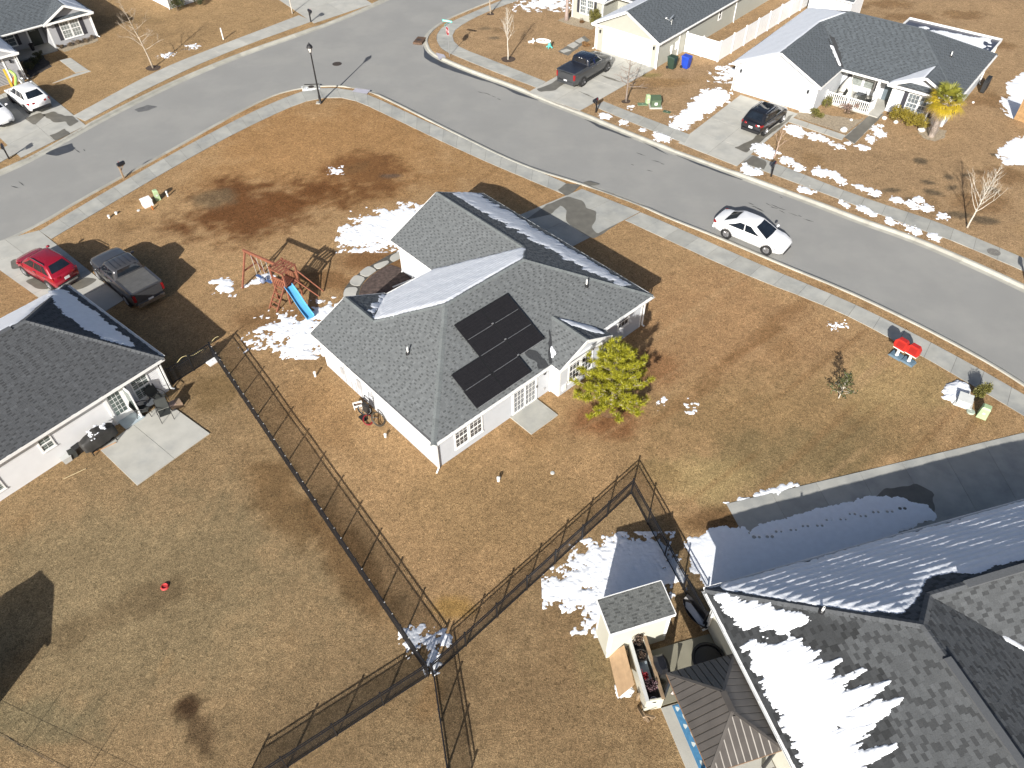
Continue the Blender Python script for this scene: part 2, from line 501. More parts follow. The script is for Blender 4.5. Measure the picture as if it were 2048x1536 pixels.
KN2 = curve([(9.51, 96.68), (3.45, 88.88), (0.69, 85.63), (-2.03, 82.83), (-4.52, 80.29), (-6.47, 77.98), (-7.73, 75.51), (-8.32, 73.02), (-7.98, 71.07), (-7.37, 69.62), (-6.23, 68.20), (-3.35, 65.46), (0.43, 62.38), (2.89, 59.95), (5.58, 57.64), (8.44, 54.89), (11.47, 52.14), (13.98, 50.14), (16.62, 47.89), (21.23, 44.05), (23.31, 42.18), (25.70, 40.40), (28.27, 37.83), (30.68, 35.10), (33.41, 31.76)])
ROAD = KN1 + KN2 + KS[::-1]
GUT, KW = 0.30, 0.17
LAWNCUT = offset(KN1, GUT + 0.14) + offset(KN2, GUT + 0.14) + offset(KS, -GUT - 0.14)[::-1]

# one sheet of asphalt at street level, reaching well past everything in view
me = MB(); me.add([(-260, -120, -0.13), (260, -120, -0.13), (260, 330, -0.13), (-260, 330, -0.13)], [(0, 1, 2, 3)])
me.obj('road', M_ASPH, kind='structure')

# ------------------------------------------------------------------ dormant lawn
def lin(r, g, b): return np.array(hexc(r, g * .985, b)) * np.array((.76, .825, .86)) * LAWN_K
LAWN_K = 1.10
x = np.arange(-62, 62, 0.2); y = np.arange(-2, 100, 0.2); X, Y = np.meshgrid(x, y)
nA = N0.fbm(X, Y, 0.12, 5, 0.6); nB = N1.fbm(X, Y, 0.45, 5, 0.62); nC = N2.fbm(X, Y, 1.7, 4, 0.65)
col = np.zeros(X.shape + (3,)); base = lin(186, 148, 103); col[:] = base
def blend(c, k):
    k = np.clip(k, 0, 1)[..., None]; col[:] = col * (1 - k) + np.array(c) * k
def sm(v, a, b): t = np.clip((v - a) / (b - a), 0, 1); return t * t * (3 - 2 * t)
def blob(p, rx, ry, c, k=1.0, rot=0.0, ragged=0.55, hard=0.5):
    dx, dy = X - p[0], Y - p[1]; cr, sr = math.cos(R(rot)), math.sin(R(rot))
    r = np.hypot((dx * cr + dy * sr) / rx, (-dx * sr + dy * cr) / ry) + (nB - 0.5) * ragged * 2 + (nC - 0.5) * ragged
    blend(c, (1 - sm(r, 1 - hard, 1 + hard * .5)) * k)
GREY = lin(162, 134, 96); OLIVE = lin(140, 122, 84); ORANGE = lin(184, 138, 88); BROWN = lin(118, 76, 42); DARK = lin(96, 74, 50); PALE = lin(196, 166, 112); NORTH = lin(184, 150, 110)
back = inpoly(X, Y, [(-33.22, 20.65), (-16.68, 30.96), (-3.26, 12.33), (5.64, 20.66), (13.03, 12.19), (22.70, 6.03), (-0.50, -1.74), (-24.48, 2.48)])
blend(GREY, np.clip(back * 0.75 * (0.55 + 0.9 * nB), 0, .9))
blob((-16.26, 15.42), 9, 6, lin(158, 135, 98), .9)
blob((-0.60, 20.30), 4.5, 3, lin(178, 143, 98), .7)
blob((2.30, 11.51), 5, 4, lin(140, 112, 78), .55)
blob((-6.17, 10.65), 5, 3, lin(136, 112, 80), .5)
blob((-14.00, 52.44), 12, 8, ORANGE, .8)
blob((-0.74, 50.03), 9, 3, lin(184, 142, 94), .7, -40)
blob((11.44, 32.70), 7, 5, lin(184, 142, 98), .8)
blob((14.47, 24.69), 8, 4, lin(166, 134, 90), .75)
blob((12.59, 22.19), 6, 2.2, OLIVE, .55, 15)
blob((19.95, 27.41), 3.5, 2.2, PALE, .55)
blob((8.84, 21.34), 2.4, 1.6, PALE, .7)
blob((-17.81, 44.42), 5.4, 4.2, BROWN, .95, 20, .75)
blob((-10.92, 49.16), 3.8, 2.6, lin(132, 88, 50), .8, -15, .7)
blob((-14.32, 45.92), 4, 2, lin(128, 84, 46), .55, 10, .8)
blob((-8.50, 48.64), 0.8, 0.3, lin(108, 96, 84), .6)
blob((-20.71, 45.71), 1.6, 1.3, lin(140, 125, 95), .5)
blob((-11.71, 36.70), 3, 1.2, lin(136, 92, 52), .6)
blob((-8.89, 38.67), 2.5, 1.5, lin(134, 90, 52), .7)
blob((-12.24, 33.01), 3.5, 1.6, lin(140, 96, 56), .5)
blob((-12.47, 11.07), .8, .55, lin(78, 56, 36), .95, 0, .9)
blob((-11.67, 10.24), .5, .9, lin(90, 68, 46), .7, 30, .9)
blob((-10.81, 20.41), 1.2, 3.2, lin(120, 88, 52), .6, 35)
blob((-7.11, 17.22), 1.0, 3.5, lin(118, 86, 52), .65, 33)
blob((-9.84, 25.65), 1.6, 3, lin(168, 128, 84), .5, 30)
blob((-15.60, 27.12), 1.4, 2, lin(126, 100, 62), .6)
blob((-2.54, 14.95), .9, .6, lin(176, 136, 74), .8)
blob((3.34, 12.47), 1, 1.5, OLIVE, .5)
blob((6.35, 10.54), .28, 1.2, lin(96, 112, 40), .8, 22, .7)
blob((-16.97, 14.54), 3.5, .8, lin(122, 100, 70), .55, 25, .8)
blob((-18.12, 10.57), 2.5, 1.0, lin(134, 124, 92), .5)
blob((7.45, 28.68), 1.8, 1.6, lin(150, 100, 62), .6)
blob((4.83, 25.14), 2.0, 1.3, lin(140, 90, 56), .75)
for q in [(13.27, 30.57), (11.91, 29.40), (10.54, 27.89), (15.46, 32.64), (17.39, 34.40), (9.23, 26.46)]:
    blob(q, 3.2, .28, lin(150, 110, 70), .45, 35, .5)
blend(NORTH, inpoly(X, Y, offset(KN2, 0.5) + [(47.83, 51.36), (168.45, 255.48), (13.58, 148.95)]) * .8)
blend(lin(180, 146, 102), inpoly(X, Y, offset(KN1, 0.5) + [(-1.40, 193.55), (-128.03, 154.34), (-58.07, 53.21)]) * .8)
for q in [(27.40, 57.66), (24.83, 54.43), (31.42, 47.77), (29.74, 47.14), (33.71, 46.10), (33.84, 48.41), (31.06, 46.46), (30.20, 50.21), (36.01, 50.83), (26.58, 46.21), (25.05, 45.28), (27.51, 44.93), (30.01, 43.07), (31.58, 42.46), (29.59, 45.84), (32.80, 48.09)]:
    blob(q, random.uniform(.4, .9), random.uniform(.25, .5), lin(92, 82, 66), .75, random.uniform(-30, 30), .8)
for q in [(35.12, 48.05), (32.29, 44.86), (39.54, 59.61), (44.83, 70.49), (44.61, 77.70), (39.96, 77.17), (38.77, 80.75)]:
    blob(q, 2.4, 1.3, lin(140, 104, 66), .6, 0, .8)
blob((-1.51, 73.10), .75, .5, lin(110, 96, 76), .8, 10, .6)
blob((-2.21, 75.38), .5, .35, lin(130, 112, 86), .6, 10, .6)
blob((22.30, 63.18), 3, 2, lin(176, 140, 90), .4)
blob((13.34, 63.36), 2.5, 1.0, lin(160, 122, 76), .6)
blob((12.26, 64.84), 1.2, .5, lin(120, 118, 52), .5)
blob((31.15, 38.61), .7, .3, lin(128, 132, 60), .7)
blob((9.34, 19.10), 1.8, .8, lin(112, 80, 48), .7)
blob((-38.66, 78.33), 6, 1.2, lin(136, 110, 72), .4)
for k in range(26):
    q = (6 + k * .9 + random.uniform(-.3, .3), 27 + random.uniform(-6, 9)); blob(q, random.uniform(2, 6), random.uniform(.12, .28), random.choice((lin(150, 112, 72), lin(198, 160, 114))), random.uniform(.25, .5), 38 + random.uniform(-4, 4), .4)
for k in range(160):
    q = (random.uniform(-45, 45), random.uniform(8, 92)); blob(q, random.uniform(.4, 1.8), random.uniform(.2, .9), random.choice((lin(150, 112, 70), lin(128, 100, 66), lin(190, 152, 104))), random.uniform(.15, .4), random.uniform(0, 180), .9)
m_ = 0.80 + 0.42 * nA * .5 + 0.5 * (nB - .25) * .55 + (nC - .5) * .34
col *= np.clip(m_, .55, 1.35)[..., None]
col = np.clip(col, 0.004, .8)
Z = (N1.fbm(X, Y, 0.9, 3) - .5) * 0.03
cx_, cy_ = (X[:-1, :-1] + .1), (Y[:-1, :-1] + .1)
keep = ~inpoly(cx_, cy_, LAWNCUT)
M_LAWN = bpy.data.materials.new('dormant_lawn'); M_LAWN.use_nodes = True
t = M_LAWN.node_tree; N = t.nodes; L = t.links; b = N['Principled BSDF']; b.inputs['Roughness'].default_value = 0.95; b.inputs['Specular IOR Level'].default_value = 0.15
at = N.new('ShaderNodeAttribute'); at.attribute_name = 'turf'
geo = N.new('ShaderNodeNewGeometry')
def nz(sc, det, rg=.6, dist=0.0):
    q = N.new('ShaderNodeTexNoise'); q.inputs['Scale'].default_value = sc; q.inputs['Detail'].default_value = det; q.inputs['Roughness'].default_value = rg; q.inputs['Distortion'].default_value = dist
    L.new(geo.outputs['Position'], q.inputs['Vector']); return q.outputs['Fac']
def rng(s_, a, b_, c, d):
    q = N.new('ShaderNodeMapRange'); q.inputs['From Min'].default_value = a; q.inputs['From Max'].default_value = b_; q.inputs['To Min'].default_value = c; q.inputs['To Max'].default_value = d
    L.new(s_, q.inputs['Value']); return q.outputs[0]
def mul(a, b_):
    q = N.new('ShaderNodeMath'); q.operation = 'MULTIPLY'; L.new(a, q.inputs[0]); L.new(b_, q.inputs[1]); return q.outputs[0]
f1 = rng(nz(3.2, 5, .7, .6), .3, .7, .80, 1.20); f2 = rng(nz(10, 4, .75, 1.5), .3, .7, .38, 1.60); f3 = rng(nz(30, 3, .65, .5), .3, .7, .50, 1.50)
sc = N.new('ShaderNodeVectorMath'); sc.operation = 'SCALE'; L.new(at.outputs['Color'], sc.inputs[0]); L.new(mul(mul(f1, f2), f3), sc.inputs['Scale'])
# straw against green-brown thatch
mx = N.new('ShaderNodeMix'); mx.data_type = 'RGBA'; mx.blend_type = 'MULTIPLY'; mx.inputs[7].default_value = (0.60, 0.66, 0.66, 1)
L.new(rng(nz(7, 5, .75, .8), .52, .68, 0, .75), mx.inputs[0]); L.new(sc.outputs[0], mx.inputs[6]); L.new(mx.outputs[2], b.inputs['Base Color'])
bp = N.new('ShaderNodeBump'); bp.inputs['Strength'].default_value = 0.8; bp.inputs['Distance'].default_value = 0.06
ad = N.new('ShaderNodeMath'); ad.operation = 'ADD'; L.new(nz(14, 5, .75, 1.0), ad.inputs[0]); L.new(nz(45, 3, .6), ad.inputs[1]); L.new(ad.outputs[0], bp.inputs['Height']); L.new(bp.outputs[0], b.inputs['Normal'])
lawn = grid_obj(X, Y, Z, keep, 'lawn', M_LAWN, cols={'turf': col}); lawn['kind'] = 'structure'
# the same turf goes on outside the surveyed block
def out_turf(x0, y0, x1, y1):
    me = MB(); me.add([(x0, y0, 0), (x1, y0, 0), (x1, y1, 0), (x0, y1, 0)], [(0, 1, 2, 3)]); o = me.obj('lawn', M_LAWN, kind='structure')
    a = o.data.attributes.new('turf', 'FLOAT_COLOR', 'POINT')
    for i in range(4): a.data[i].color = (*base, 1)
out_turf(-250, -110, 250, -2.0); out_turf(-250, 99.8, 250, 320); out_turf(-250, -2.0, -62, 99.8); out_turf(61.8, -2.0, 250, 99.8)

# ------------------------------------------------------------------ kerbs and gutters
APRONS = []
def in_apron(p): return any(inpoly(np.array([p[0]]), np.array([p[1]]), q)[0] for q in APRONS)
def kerb(line, sgn):
    pts = resample(line, 0.75)
    root = bpy.data.objects.new('kerb', None); C.objects.link(root); root['kind'] = 'structure'
    o1, o2, o3 = offset(pts, sgn * GUT), offset(pts, sgn * (GUT + 0.05)), offset(pts, sgn * (GUT + 0.30))
    for i in range(0, len(pts) - 1, 4):
        js = list(range(i, min(i + 5, len(pts)))); mb = MB(); vs = []
        for q, j in enumerate(js):
            g = lambda ln, nx: np.array(ln[j]) + ((np.array(ln[nx]) - np.array(ln[j])) * 0.012 if nx != j else 0)
            nx = js[1] if q == 0 else j
            top = 0.012 if in_apron(o2[j]) else 0.075
            a, b_, c, d = g(pts, nx), g(o1, nx), g(o2, nx), g(o3, nx)
            vs += [(*a, -0.127), (*b_, -0.105), (*c, top - 0.02), (*(c * .8 + d * .2), top), (*(c * .3 + d * .7), top), (*d, -0.13)]
        n = len(js)
        fs = [(6 * k + r, 6 * k + r + 1, 6 * k + r + 7, 6 * k + r + 6)[::-1 if sgn > 0 else 1] for k in range(n - 1) for r in range(5)]
        fs += [tuple(range(6)), tuple(6 * (n - 1) + r for r in range(5, -1, -1))]
        mb.add(vs, fs, random.uniform(.88, 1.08)); mb.usetint = True
        mb.obj('kerb_stone', M_KERB, root)
# driveways: (four corners: house end left, house end right, street right, street left; slabs along, across)
FA, AA = (-3.57, 22.22), 42.5        # corner house: back corner of its walls, bearing of its back wall
def fr(o, ang, a, b_):
    c, s = math.cos(R(ang)), math.sin(R(ang)); return (o[0] + a * c - b_ * s, o[1] + a * s + b_ * c)
DRIVES = [
    ((8.53, 69.94), (12.93, 66.24), (5.71, 58.32), (1.56, 61.70), 4, 2, M_CONC),
    ((19.28, 60.90), (23.17, 57.49), (16.58, 49.53), (12.82, 53.02), 4, 2, M_CONC),
    (fr(FA, AA, 14.8, 13.2), fr(FA, AA, 14.8, 8.1), (8.78, 43.76), (5.05, 46.69), 4, 2, M_CONC2),
    ((-44.31, 59.44), (-41.69, 64.94), (-33.70, 56.62), (-36.67, 51.65), 4, 2, M_CONC),
    ((-24.80, 32.53), (-23.07, 35.00), (-31.29, 42.22), (-34.89, 40.22), 5, 2, M_CONC),
    ((9.79, 19.97), (10.88, 15.71), (29.30, 20.40), (29.84, 25.22), 9, 1, M_CONC2),
    ((-25.20, 85.09), (-20.21, 90.74), (-13.99, 82.00), (-19.13, 77.00), 3, 2, M_CONC),
]
for d in DRIVES[:5] + DRIVES[6:]: APRONS.append([d[0], d[1], tuple(np.array(d[2]) * 1.6 - np.array(d[1]) * .6), tuple(np.array(d[3]) * 1.6 - np.array(d[0]) * .6)])
APRONS.append([(-6.23, 68.09), (-8.00, 71.29), (-6.93, 72.06), (-5.44, 70.45)]); APRONS.append([(-13.22, 63.89), (-11.00, 62.60), (-11.81, 60.59), (-13.89, 62.00)])
kerb(KN1, 1); kerb(KN2, 1); kerb(KS, -1)

def slab_piece(quad, z0, z1, m, parent, tint, name='slab', gap=0.012):
    c = np.mean(np.array(quad), 0); q = []
    for p in quad:
        v_ = c - np.array(p); q.append(tuple(np.array(p) + v_ / np.linalg.norm(v_) * gap * 1.4))
    mb = MB(); mb.prism(q, z0, z1, tint); mb.usetint = True
    return mb.obj(name, m, parent)
def slab_grid(q, nu, nv, m, parent, z=0.03, name='slab'):
    a, b_, c, d = [np.array(p) for p in q]
    for i in range(nu):
        for j in range(nv):
            f = lambda s_, t_: tuple((a * (1 - t_) + b_ * t_) * (1 - s_) + (d * (1 - t_) + c * t_) * s_)
            slab_piece([f(i / nu, j / nv), f(i / nu, (j + 1) / nv), f((i + 1) / nu, (j + 1) / nv), f((i + 1) / nu, j / nv)], -0.08, z + random.uniform(-.002, .002), m, parent, random.uniform(.93, 1.05), name)
def struct_root(name):
    o = bpy.data.objects.new(name, None); C.objects.link(o); o['kind'] = 'structure'; return o
def base_sheet(poly, z, parent):   # dark sand bed that shows in the joints
    flat(poly, z, 'joint_bed', M_JOINT, parent)
drive_roots = []
for d in DRIVES:
    r_ = struct_root('driveway'); drive_roots.append(r_)
    slab_grid(d[:4], d[4], d[5], d[6], r_, 0.028); base_sheet([d[0], d[1], d[2], d[3]], 0.018, r_)
# ------------------------------------------------------------------ pavements
def pavement(outer, inner, m, step=1.5, z=0.032):
    r_ = struct_root('sidewalk')
    n = max(2, round(sum(math.dist(outer[i], outer[i + 1]) for i in range(len(outer) - 1)) / step))
    A = resample(outer, sum(math.dist(outer[i], outer[i + 1]) for i in range(len(outer) - 1)) / n); B = resample(inner, sum(math.dist(inner[i], inner[i + 1]) for i in range(len(inner) - 1)) / n)
    for i in range(min(len(A), len(B)) - 1):
        slab_piece([A[i], A[i + 1], B[i + 1], B[i]], -0.06, z + random.uniform(-.003, .003), m, r_, random.uniform(.90, 1.07), gap=0.010)
    base_sheet(list(outer) + list(inner)[::-1], z - 0.012, r_)
    return r_
pavement(curve([(-34.00, 57.29), (-30.76, 63.37), (-26.47, 69.91), (-19.38, 77.55)]), curve([(-35.34, 58.24), (-31.45, 66.38), (-27.51, 71.41), (-21.00, 79.09)]), M_CONC)
pavement([(-41.81, 44.56), (-39.00, 48.61), (-37.08, 52.84)], [(-42.82, 46.38), (-39.96, 50.56), (-38.42, 53.70)], M_CONC)
pavement(curve([(-31.23, 42.16), (-29.43, 45.41), (-25.52, 51.97), (-21.76, 57.65), (-19.57, 60.29), (-17.43, 62.45), (-16.14, 62.84), (-14.78, 62.86), (-13.31, 62.37), (-11.60, 61.41), (-5.53, 55.70), (3.97, 47.43)]), curve([(-30.05, 41.21), (-26.96, 46.47), (-22.71, 53.42), (-19.56, 57.61), (-17.17, 60.34), (-15.82, 60.94), (-14.69, 61.19), (-12.95, 60.70), (-9.77, 57.76), (-2.70, 51.21), (3.78, 45.97)]), M_CONC2)
pavement(curve([(8.80, 43.70), (10.58, 42.26), (15.39, 37.91), (19.77, 34.37), (21.89, 32.25), (24.27, 29.63), (26.66, 26.64), (28.90, 23.49)]), curve([(7.65, 42.77), (9.15, 41.43), (13.99, 37.07), (18.92, 33.50), (21.01, 31.29), (23.23, 28.60), (25.96, 25.16), (28.18, 22.17)]), M_CONC2)
pavement(curve([(2.29, 85.88), (-1.40, 81.98), (-3.76, 79.34), (-6.33, 76.34), (-6.95, 73.93), (-6.74, 72.06), (-6.08, 70.25), (-4.07, 68.36), (-1.54, 65.93), (2.35, 62.53)]), curve([(2.77, 84.13), (-0.37, 81.41), (-2.28, 79.44), (-4.25, 76.92), (-5.37, 74.73), (-5.36, 72.95), (-4.78, 71.11), (-2.65, 69.19), (-0.57, 67.24), (3.15, 63.66)]), M_CONC2)
pavement(curve([(6.98, 58.99), (9.19, 56.74), (11.32, 54.72), (13.30, 52.94)]), curve([(7.76, 59.95), (9.92, 57.90), (12.59, 55.53), (13.94, 54.24)]), M_CONC2)
pavement(curve([(17.05, 50.01), (18.41, 48.81), (21.68, 45.97), (27.35, 40.99), (28.25, 40.36), (29.47, 39.11), (31.55, 36.92), (34.47, 33.71)]), curve([(17.91, 51.22), (19.66, 49.79), (23.85, 45.64), (27.97, 42.58), (29.19, 41.41), (31.10, 39.40), (32.17, 38.23), (35.17, 34.99)]), M_CONC2)
# ramps with pale tactile mats
for q in ('727,172 757,177 739,190 706,185', '880,104 898,111 885,121 866,112'):
    pass
flat([(-13.06, 62.74), (-11.78, 62.34), (-11.98, 61.60), (-13.31, 62.09)], 0.046, 'tactile_mat', mat('tactile', (.42, .41, .46), .7, var=.08), struct_root('ramp'))
flat([(-6.70, 69.82), (-5.94, 69.37), (-5.72, 68.72), (-6.33, 68.30)], 0.046, 'tactile_mat', MATS['tactile'], struct_root('ramp'))
# ------------------------------------------------------------------ patios, garden paths
pt = struct_root('patio'); slab_grid(((-20.29, 23.48), (-18.09, 26.69), (-15.14, 24.45), (-17.71, 21.28)), 1, 2, M_CONC, pt, 0.06); 
pt = struct_root('patio'); slab_grid((fr(FA, AA, 4.65, -.02), fr(FA, AA, 6.55, -.02), fr(FA, AA, 6.55, -1.6), fr(FA, AA, 4.65, -1.6)), 1, 1, M_CONC2, pt, 0.07)
pw = struct_root('garden_path'); slab_grid(((22.06, 56.17), (22.49, 56.91), (25.88, 53.94), (25.37, 53.18)), 3, 1, M_CONC, pw, .03)
slab_grid(((25.69, 53.71), (29.00, 57.38), (30.03, 57.36), (26.09, 52.56)), 1, 2, M_CONC2, pw, .028); flat(irregular([(25.64, 53.56), (28.86, 57.21), (29.96, 57.27), (26.15, 52.63)], .05, .4), 0.034, 'wet_stain', M_WETC, pw)
pw = struct_root('garden_path'); slab_grid(((-40.83, 68.92), (-40.04, 69.44), (-37.46, 66.86), (-38.33, 66.27)), 3, 1, M_CONC, pw, .03); slab_grid(((-38.21, 66.16), (-37.33, 66.76), (-37.07, 66.55), (-39.52, 64.21)), 1, 1, M_CONC, pw, .03)
pw = struct_root('garden_path')
for q in ([(4.68, 70.02), (5.30, 70.45), (5.74, 70.10), (5.02, 69.57)], [(5.39, 71.23), (6.09, 72.01), (6.51, 71.32), (5.95, 70.54)], [(6.20, 72.24), (6.86, 73.03), (7.14, 72.33), (6.63, 71.65)]): slab_piece(q, -.05, .03, M_CONC, pw, 1.0)
flat(irregular([(4.44, 69.91), (7.13, 73.38), (7.62, 72.44), (5.30, 68.92)], .06, .3), .012, 'damp_edge', M_WETC, pw)
# courtyard of the corner house: curved row of flagstones round a dark bed
cy = struct_root('courtyard_path')
flat(smooth_poly([(-7.06, 39.69), (-7.80, 39.14), (-8.42, 38.46), (-9.18, 37.68), (-9.58, 37.06), (-9.92, 36.36), (-10.13, 35.72), (-10.01, 34.81), (-9.08, 34.79), (-9.14, 35.60), (-9.08, 36.19), (-8.83, 36.84), (-8.31, 37.57), (-7.58, 38.23), (-6.95, 38.78)], 1), .012, 'path_bed', mat('path_bed', (.085, .08, .068), .9, var=.3, vscale=6, bump=.6), cy)
for s_ in ('1270,350 1330,270 1560,165 1580,330 1450,400 1370,435 1310,410', '845,540 930,495 1200,405 1270,440 1200,510 980,640', '465,740 650,590 740,555 830,590 940,660 870,710 690,835', '235,965 300,870 390,785 520,800 655,860 560,990 500,1055 330,1045', '95,1200 180,1095 400,1088 465,1140 420,1230 400,1400 90,1400'): pass
for q in ([(-7.67, 38.79), (-7.55, 39.12), (-7.02, 39.55), (-6.91, 38.87), (-7.20, 38.59), (-7.38, 38.45), (-7.54, 38.55)], [(-8.63, 38.04), (-8.44, 38.22), (-7.82, 38.57), (-7.63, 38.43), (-7.77, 38.15), (-8.25, 37.64)], [(-9.45, 37.27), (-9.08, 37.85), (-8.87, 37.99), (-8.64, 37.85), (-8.34, 37.57), (-8.48, 37.37), (-8.86, 36.89)], [(-9.88, 36.41), (-9.78, 36.77), (-9.61, 37.10), (-9.29, 37.04), (-8.93, 36.80), (-9.09, 36.31), (-9.20, 36.06), (-9.61, 36.11)], [(-10.09, 35.54), (-9.94, 35.92), (-9.42, 35.94), (-9.24, 35.75), (-9.31, 35.42), (-9.27, 34.80), (-9.99, 34.81)]):
    mb = MB(); mb.prism(smooth_poly(q, 1), -.02, .05, random.uniform(.95, 1.08)); mb.usetint = True; mb.obj('flagstone', M_CONC, cy)
bed = flat(irregular([(-9.06, 34.83), (-9.11, 35.56), (-9.05, 36.16), (-8.80, 36.80), (-8.28, 37.53), (-7.55, 38.19), (-6.64, 37.58), (-5.69, 36.60), (-5.78, 34.78)], .04, .4), .02, 'flower_bed', mat('bed_mulch', (.085, .06, .05), .95, var=.5, vscale=5, bump=1, bscale=22)); bed['kind'] = 'structure'
flat(irregular([(22.52, 57.16), (23.47, 57.99), (27.79, 56.40), (29.05, 57.54), (25.91, 54.18)], .06, .3), .014, 'flower_bed', M_GRAVEL)['kind'] = 'structure'
flat(irregular([(31.66, 54.55), (32.54, 55.33), (33.89, 54.51), (33.26, 53.42), (32.34, 52.83), (31.63, 53.45)], .08, .3), .014, 'flower_bed', M_GRAVEL)['kind'] = 'structure'
flat(irregular([(4.75, 77.21), (5.84, 78.34), (8.93, 76.62), (8.05, 74.79), (5.96, 76.06)], .08, .4), .014, 'flower_bed', M_GRAVEL)['kind'] = 'structure'
flat(irregular([(-42.33, 71.58), (-39.62, 74.29), (-38.89, 73.22), (-41.08, 70.77)], .08, .3), .014, 'flower_bed', M_GRAVEL)['kind'] = 'structure'
flat(irregular([(-44.27, 69.09), (-42.94, 70.15), (-41.03, 67.66), (-41.87, 65.14)], .1, .4), .014, 'flower_bed', M_SOIL)['kind'] = 'structure'

# ------------------------------------------------------------------ melt water and stains (flush with what they lie on)
def stain(poly, z, m, parent, amp=.07, step=.35, seed=1, name='wet_stain'): return flat(smooth_poly(irregular(poly, amp, step, seed), 1), z, name, m, parent)
stain([(3.32, 46.52), (3.97, 47.40), (5.88, 47.04), (6.39, 47.25), (5.57, 47.72), (5.19, 47.50), (4.38, 46.18), (3.88, 45.75)], .037, M_WETC, drive_roots[2], .03)
stain([(2.53, 44.71), (4.00, 45.75), (5.02, 45.09), (5.19, 44.25), (5.86, 43.82), (5.71, 42.81), (5.37, 42.03), (5.64, 41.25), (7.35, 42.59), (5.85, 41.05), (5.37, 40.68), (4.75, 41.26), (3.70, 42.64), (3.78, 44.06), (3.46, 44.59), (2.60, 43.46), (0.97, 42.89)], .036, M_WETC, drive_roots[2], .05)
stain(fr(FA, AA, 15, 13) and [fr(FA, AA, 15.0, 13.1), fr(FA, AA, 17.2, 13.0), fr(FA, AA, 16.9, 11.4), fr(FA, AA, 16.6, 9), fr(FA, AA, 17, 8.2), fr(FA, AA, 15.0, 8.2)], .034, M_WETC, drive_roots[2], .15)
stain([(16.46, 20.12), (17.36, 20.73), (18.86, 21.00), (19.51, 20.51), (19.07, 19.27), (18.50, 18.85), (17.64, 19.56)], .036, M_WETC, drive_roots[5], .08)
stain([(3.45, 63.08), (4.18, 64.20), (5.62, 63.04), (6.25, 62.47), (4.71, 63.24), (3.82, 61.97), (2.58, 61.72), (2.26, 62.27)], .036, M_WETC, drive_roots[0], .06)
stain([(7.95, 64.89), (9.06, 64.10), (9.74, 63.33), (9.18, 63.62), (8.48, 64.11)], .036, M_WETC, drive_roots[0], .04)
stain([(5.72, 61.93), (6.79, 60.92), (7.08, 60.48), (6.40, 61.11)], .036, M_WETC, drive_roots[0], .04)
stain([(16.94, 52.16), (18.42, 53.29), (19.12, 54.08), (19.88, 54.46), (20.94, 55.54), (21.68, 56.08), (22.31, 57.20), (22.76, 57.34), (21.88, 56.08), (21.14, 55.26), (19.88, 53.93), (18.79, 52.64), (17.67, 51.39)], .036, M_WETC, drive_roots[1], .06)
stain([(17.12, 50.04), (18.10, 51.01), (18.81, 50.26), (18.76, 49.77), (18.43, 48.95), (18.24, 49.19), (17.58, 49.55)], .044, M_WETC, None, .05)['kind'] = 'structure'
stain([(-37.95, 58.43), (-37.33, 59.03), (-36.08, 58.27), (-35.33, 58.14), (-34.53, 57.28), (-34.78, 56.46), (-35.06, 56.58), (-35.52, 57.30), (-36.40, 57.08)], .036, M_WETC, drive_roots[3], .06)
stain([(-35.93, 54.98), (-35.43, 55.54), (-35.21, 56.12), (-34.43, 55.30), (-34.72, 54.62), (-35.10, 54.18)], .038, M_WETC, drive_roots[3], .05)
stain([(-39.09, 57.84), (-38.65, 58.44), (-38.28, 58.80), (-37.66, 58.42), (-37.72, 57.22), (-37.86, 56.75), (-38.58, 57.35)], .036, M_WETC, drive_roots[3], .05)
stain([(-31.65, 38.89), (-31.14, 39.25), (-30.66, 38.16), (-31.19, 37.99)], .036, M_WETC, drive_roots[4], .05)
stain([(-29.80, 36.83), (-29.32, 37.21), (-28.50, 36.81), (-28.07, 36.04), (-28.82, 36.05), (-29.62, 36.66)], .036, M_WETC, drive_roots[4], .05)
stain([(-26.88, 36.53), (-26.30, 37.13), (-25.36, 36.94), (-25.73, 36.35), (-26.14, 36.01), (-26.50, 35.85)], .036, M_WETC, drive_roots[4], .05)
gut = []
g1 = [(-8.05, 71.87), (-7.79, 70.22), (-7.77, 69.11), (-7.04, 68.15), (-5.99, 67.06), (-4.97, 66.28), (-3.84, 65.37), (-2.66, 64.48), (-1.38, 63.74), (-0.44, 62.88), (0.49, 61.76), (1.40, 61.07), (2.42, 60.39)]
g2 = [(-7.81, 71.87), (-7.55, 70.22), (-6.78, 69.24), (-6.19, 68.29), (-4.88, 67.19), (-3.73, 65.96), (-2.55, 65.06), (-1.39, 64.31), (-0.12, 63.29), (0.62, 62.58), (1.60, 61.61), (2.55, 60.65)]
stain(g1 + g2[::-1], -.121, M_WETASPH, None, .05, .5, 3, 'wet_gutter')['kind'] = 'structure'
stain([(5.88, 57.27), (6.76, 56.60), (7.76, 55.63), (9.17, 54.51), (10.54, 53.42), (11.47, 52.08), (11.95, 51.35), (11.39, 52.01), (10.36, 53.20), (9.85, 53.89), (8.98, 54.21), (7.73, 55.31), (7.00, 55.80), (6.59, 56.45)], -.121, M_WETASPH, None, .03, .4, 5, 'wet_gutter')['kind'] = 'structure'
stain([(12.36, 52.05), (13.05, 51.53), (14.05, 50.65), (15.67, 49.29), (16.90, 48.10), (16.61, 47.88), (15.11, 48.95), (13.71, 50.16), (12.29, 51.59)], -.121, M_WETASPH, None, .03, .4, 6, 'wet_gutter')['kind'] = 'structure'
stain([(-35.22, 52.37), (-34.73, 53.39), (-33.80, 54.03), (-33.23, 53.23), (-33.50, 52.59), (-34.20, 52.10)], -.121, M_WETASPH, None, .08, .3, 8, 'wet_gutter')['kind'] = 'structure'
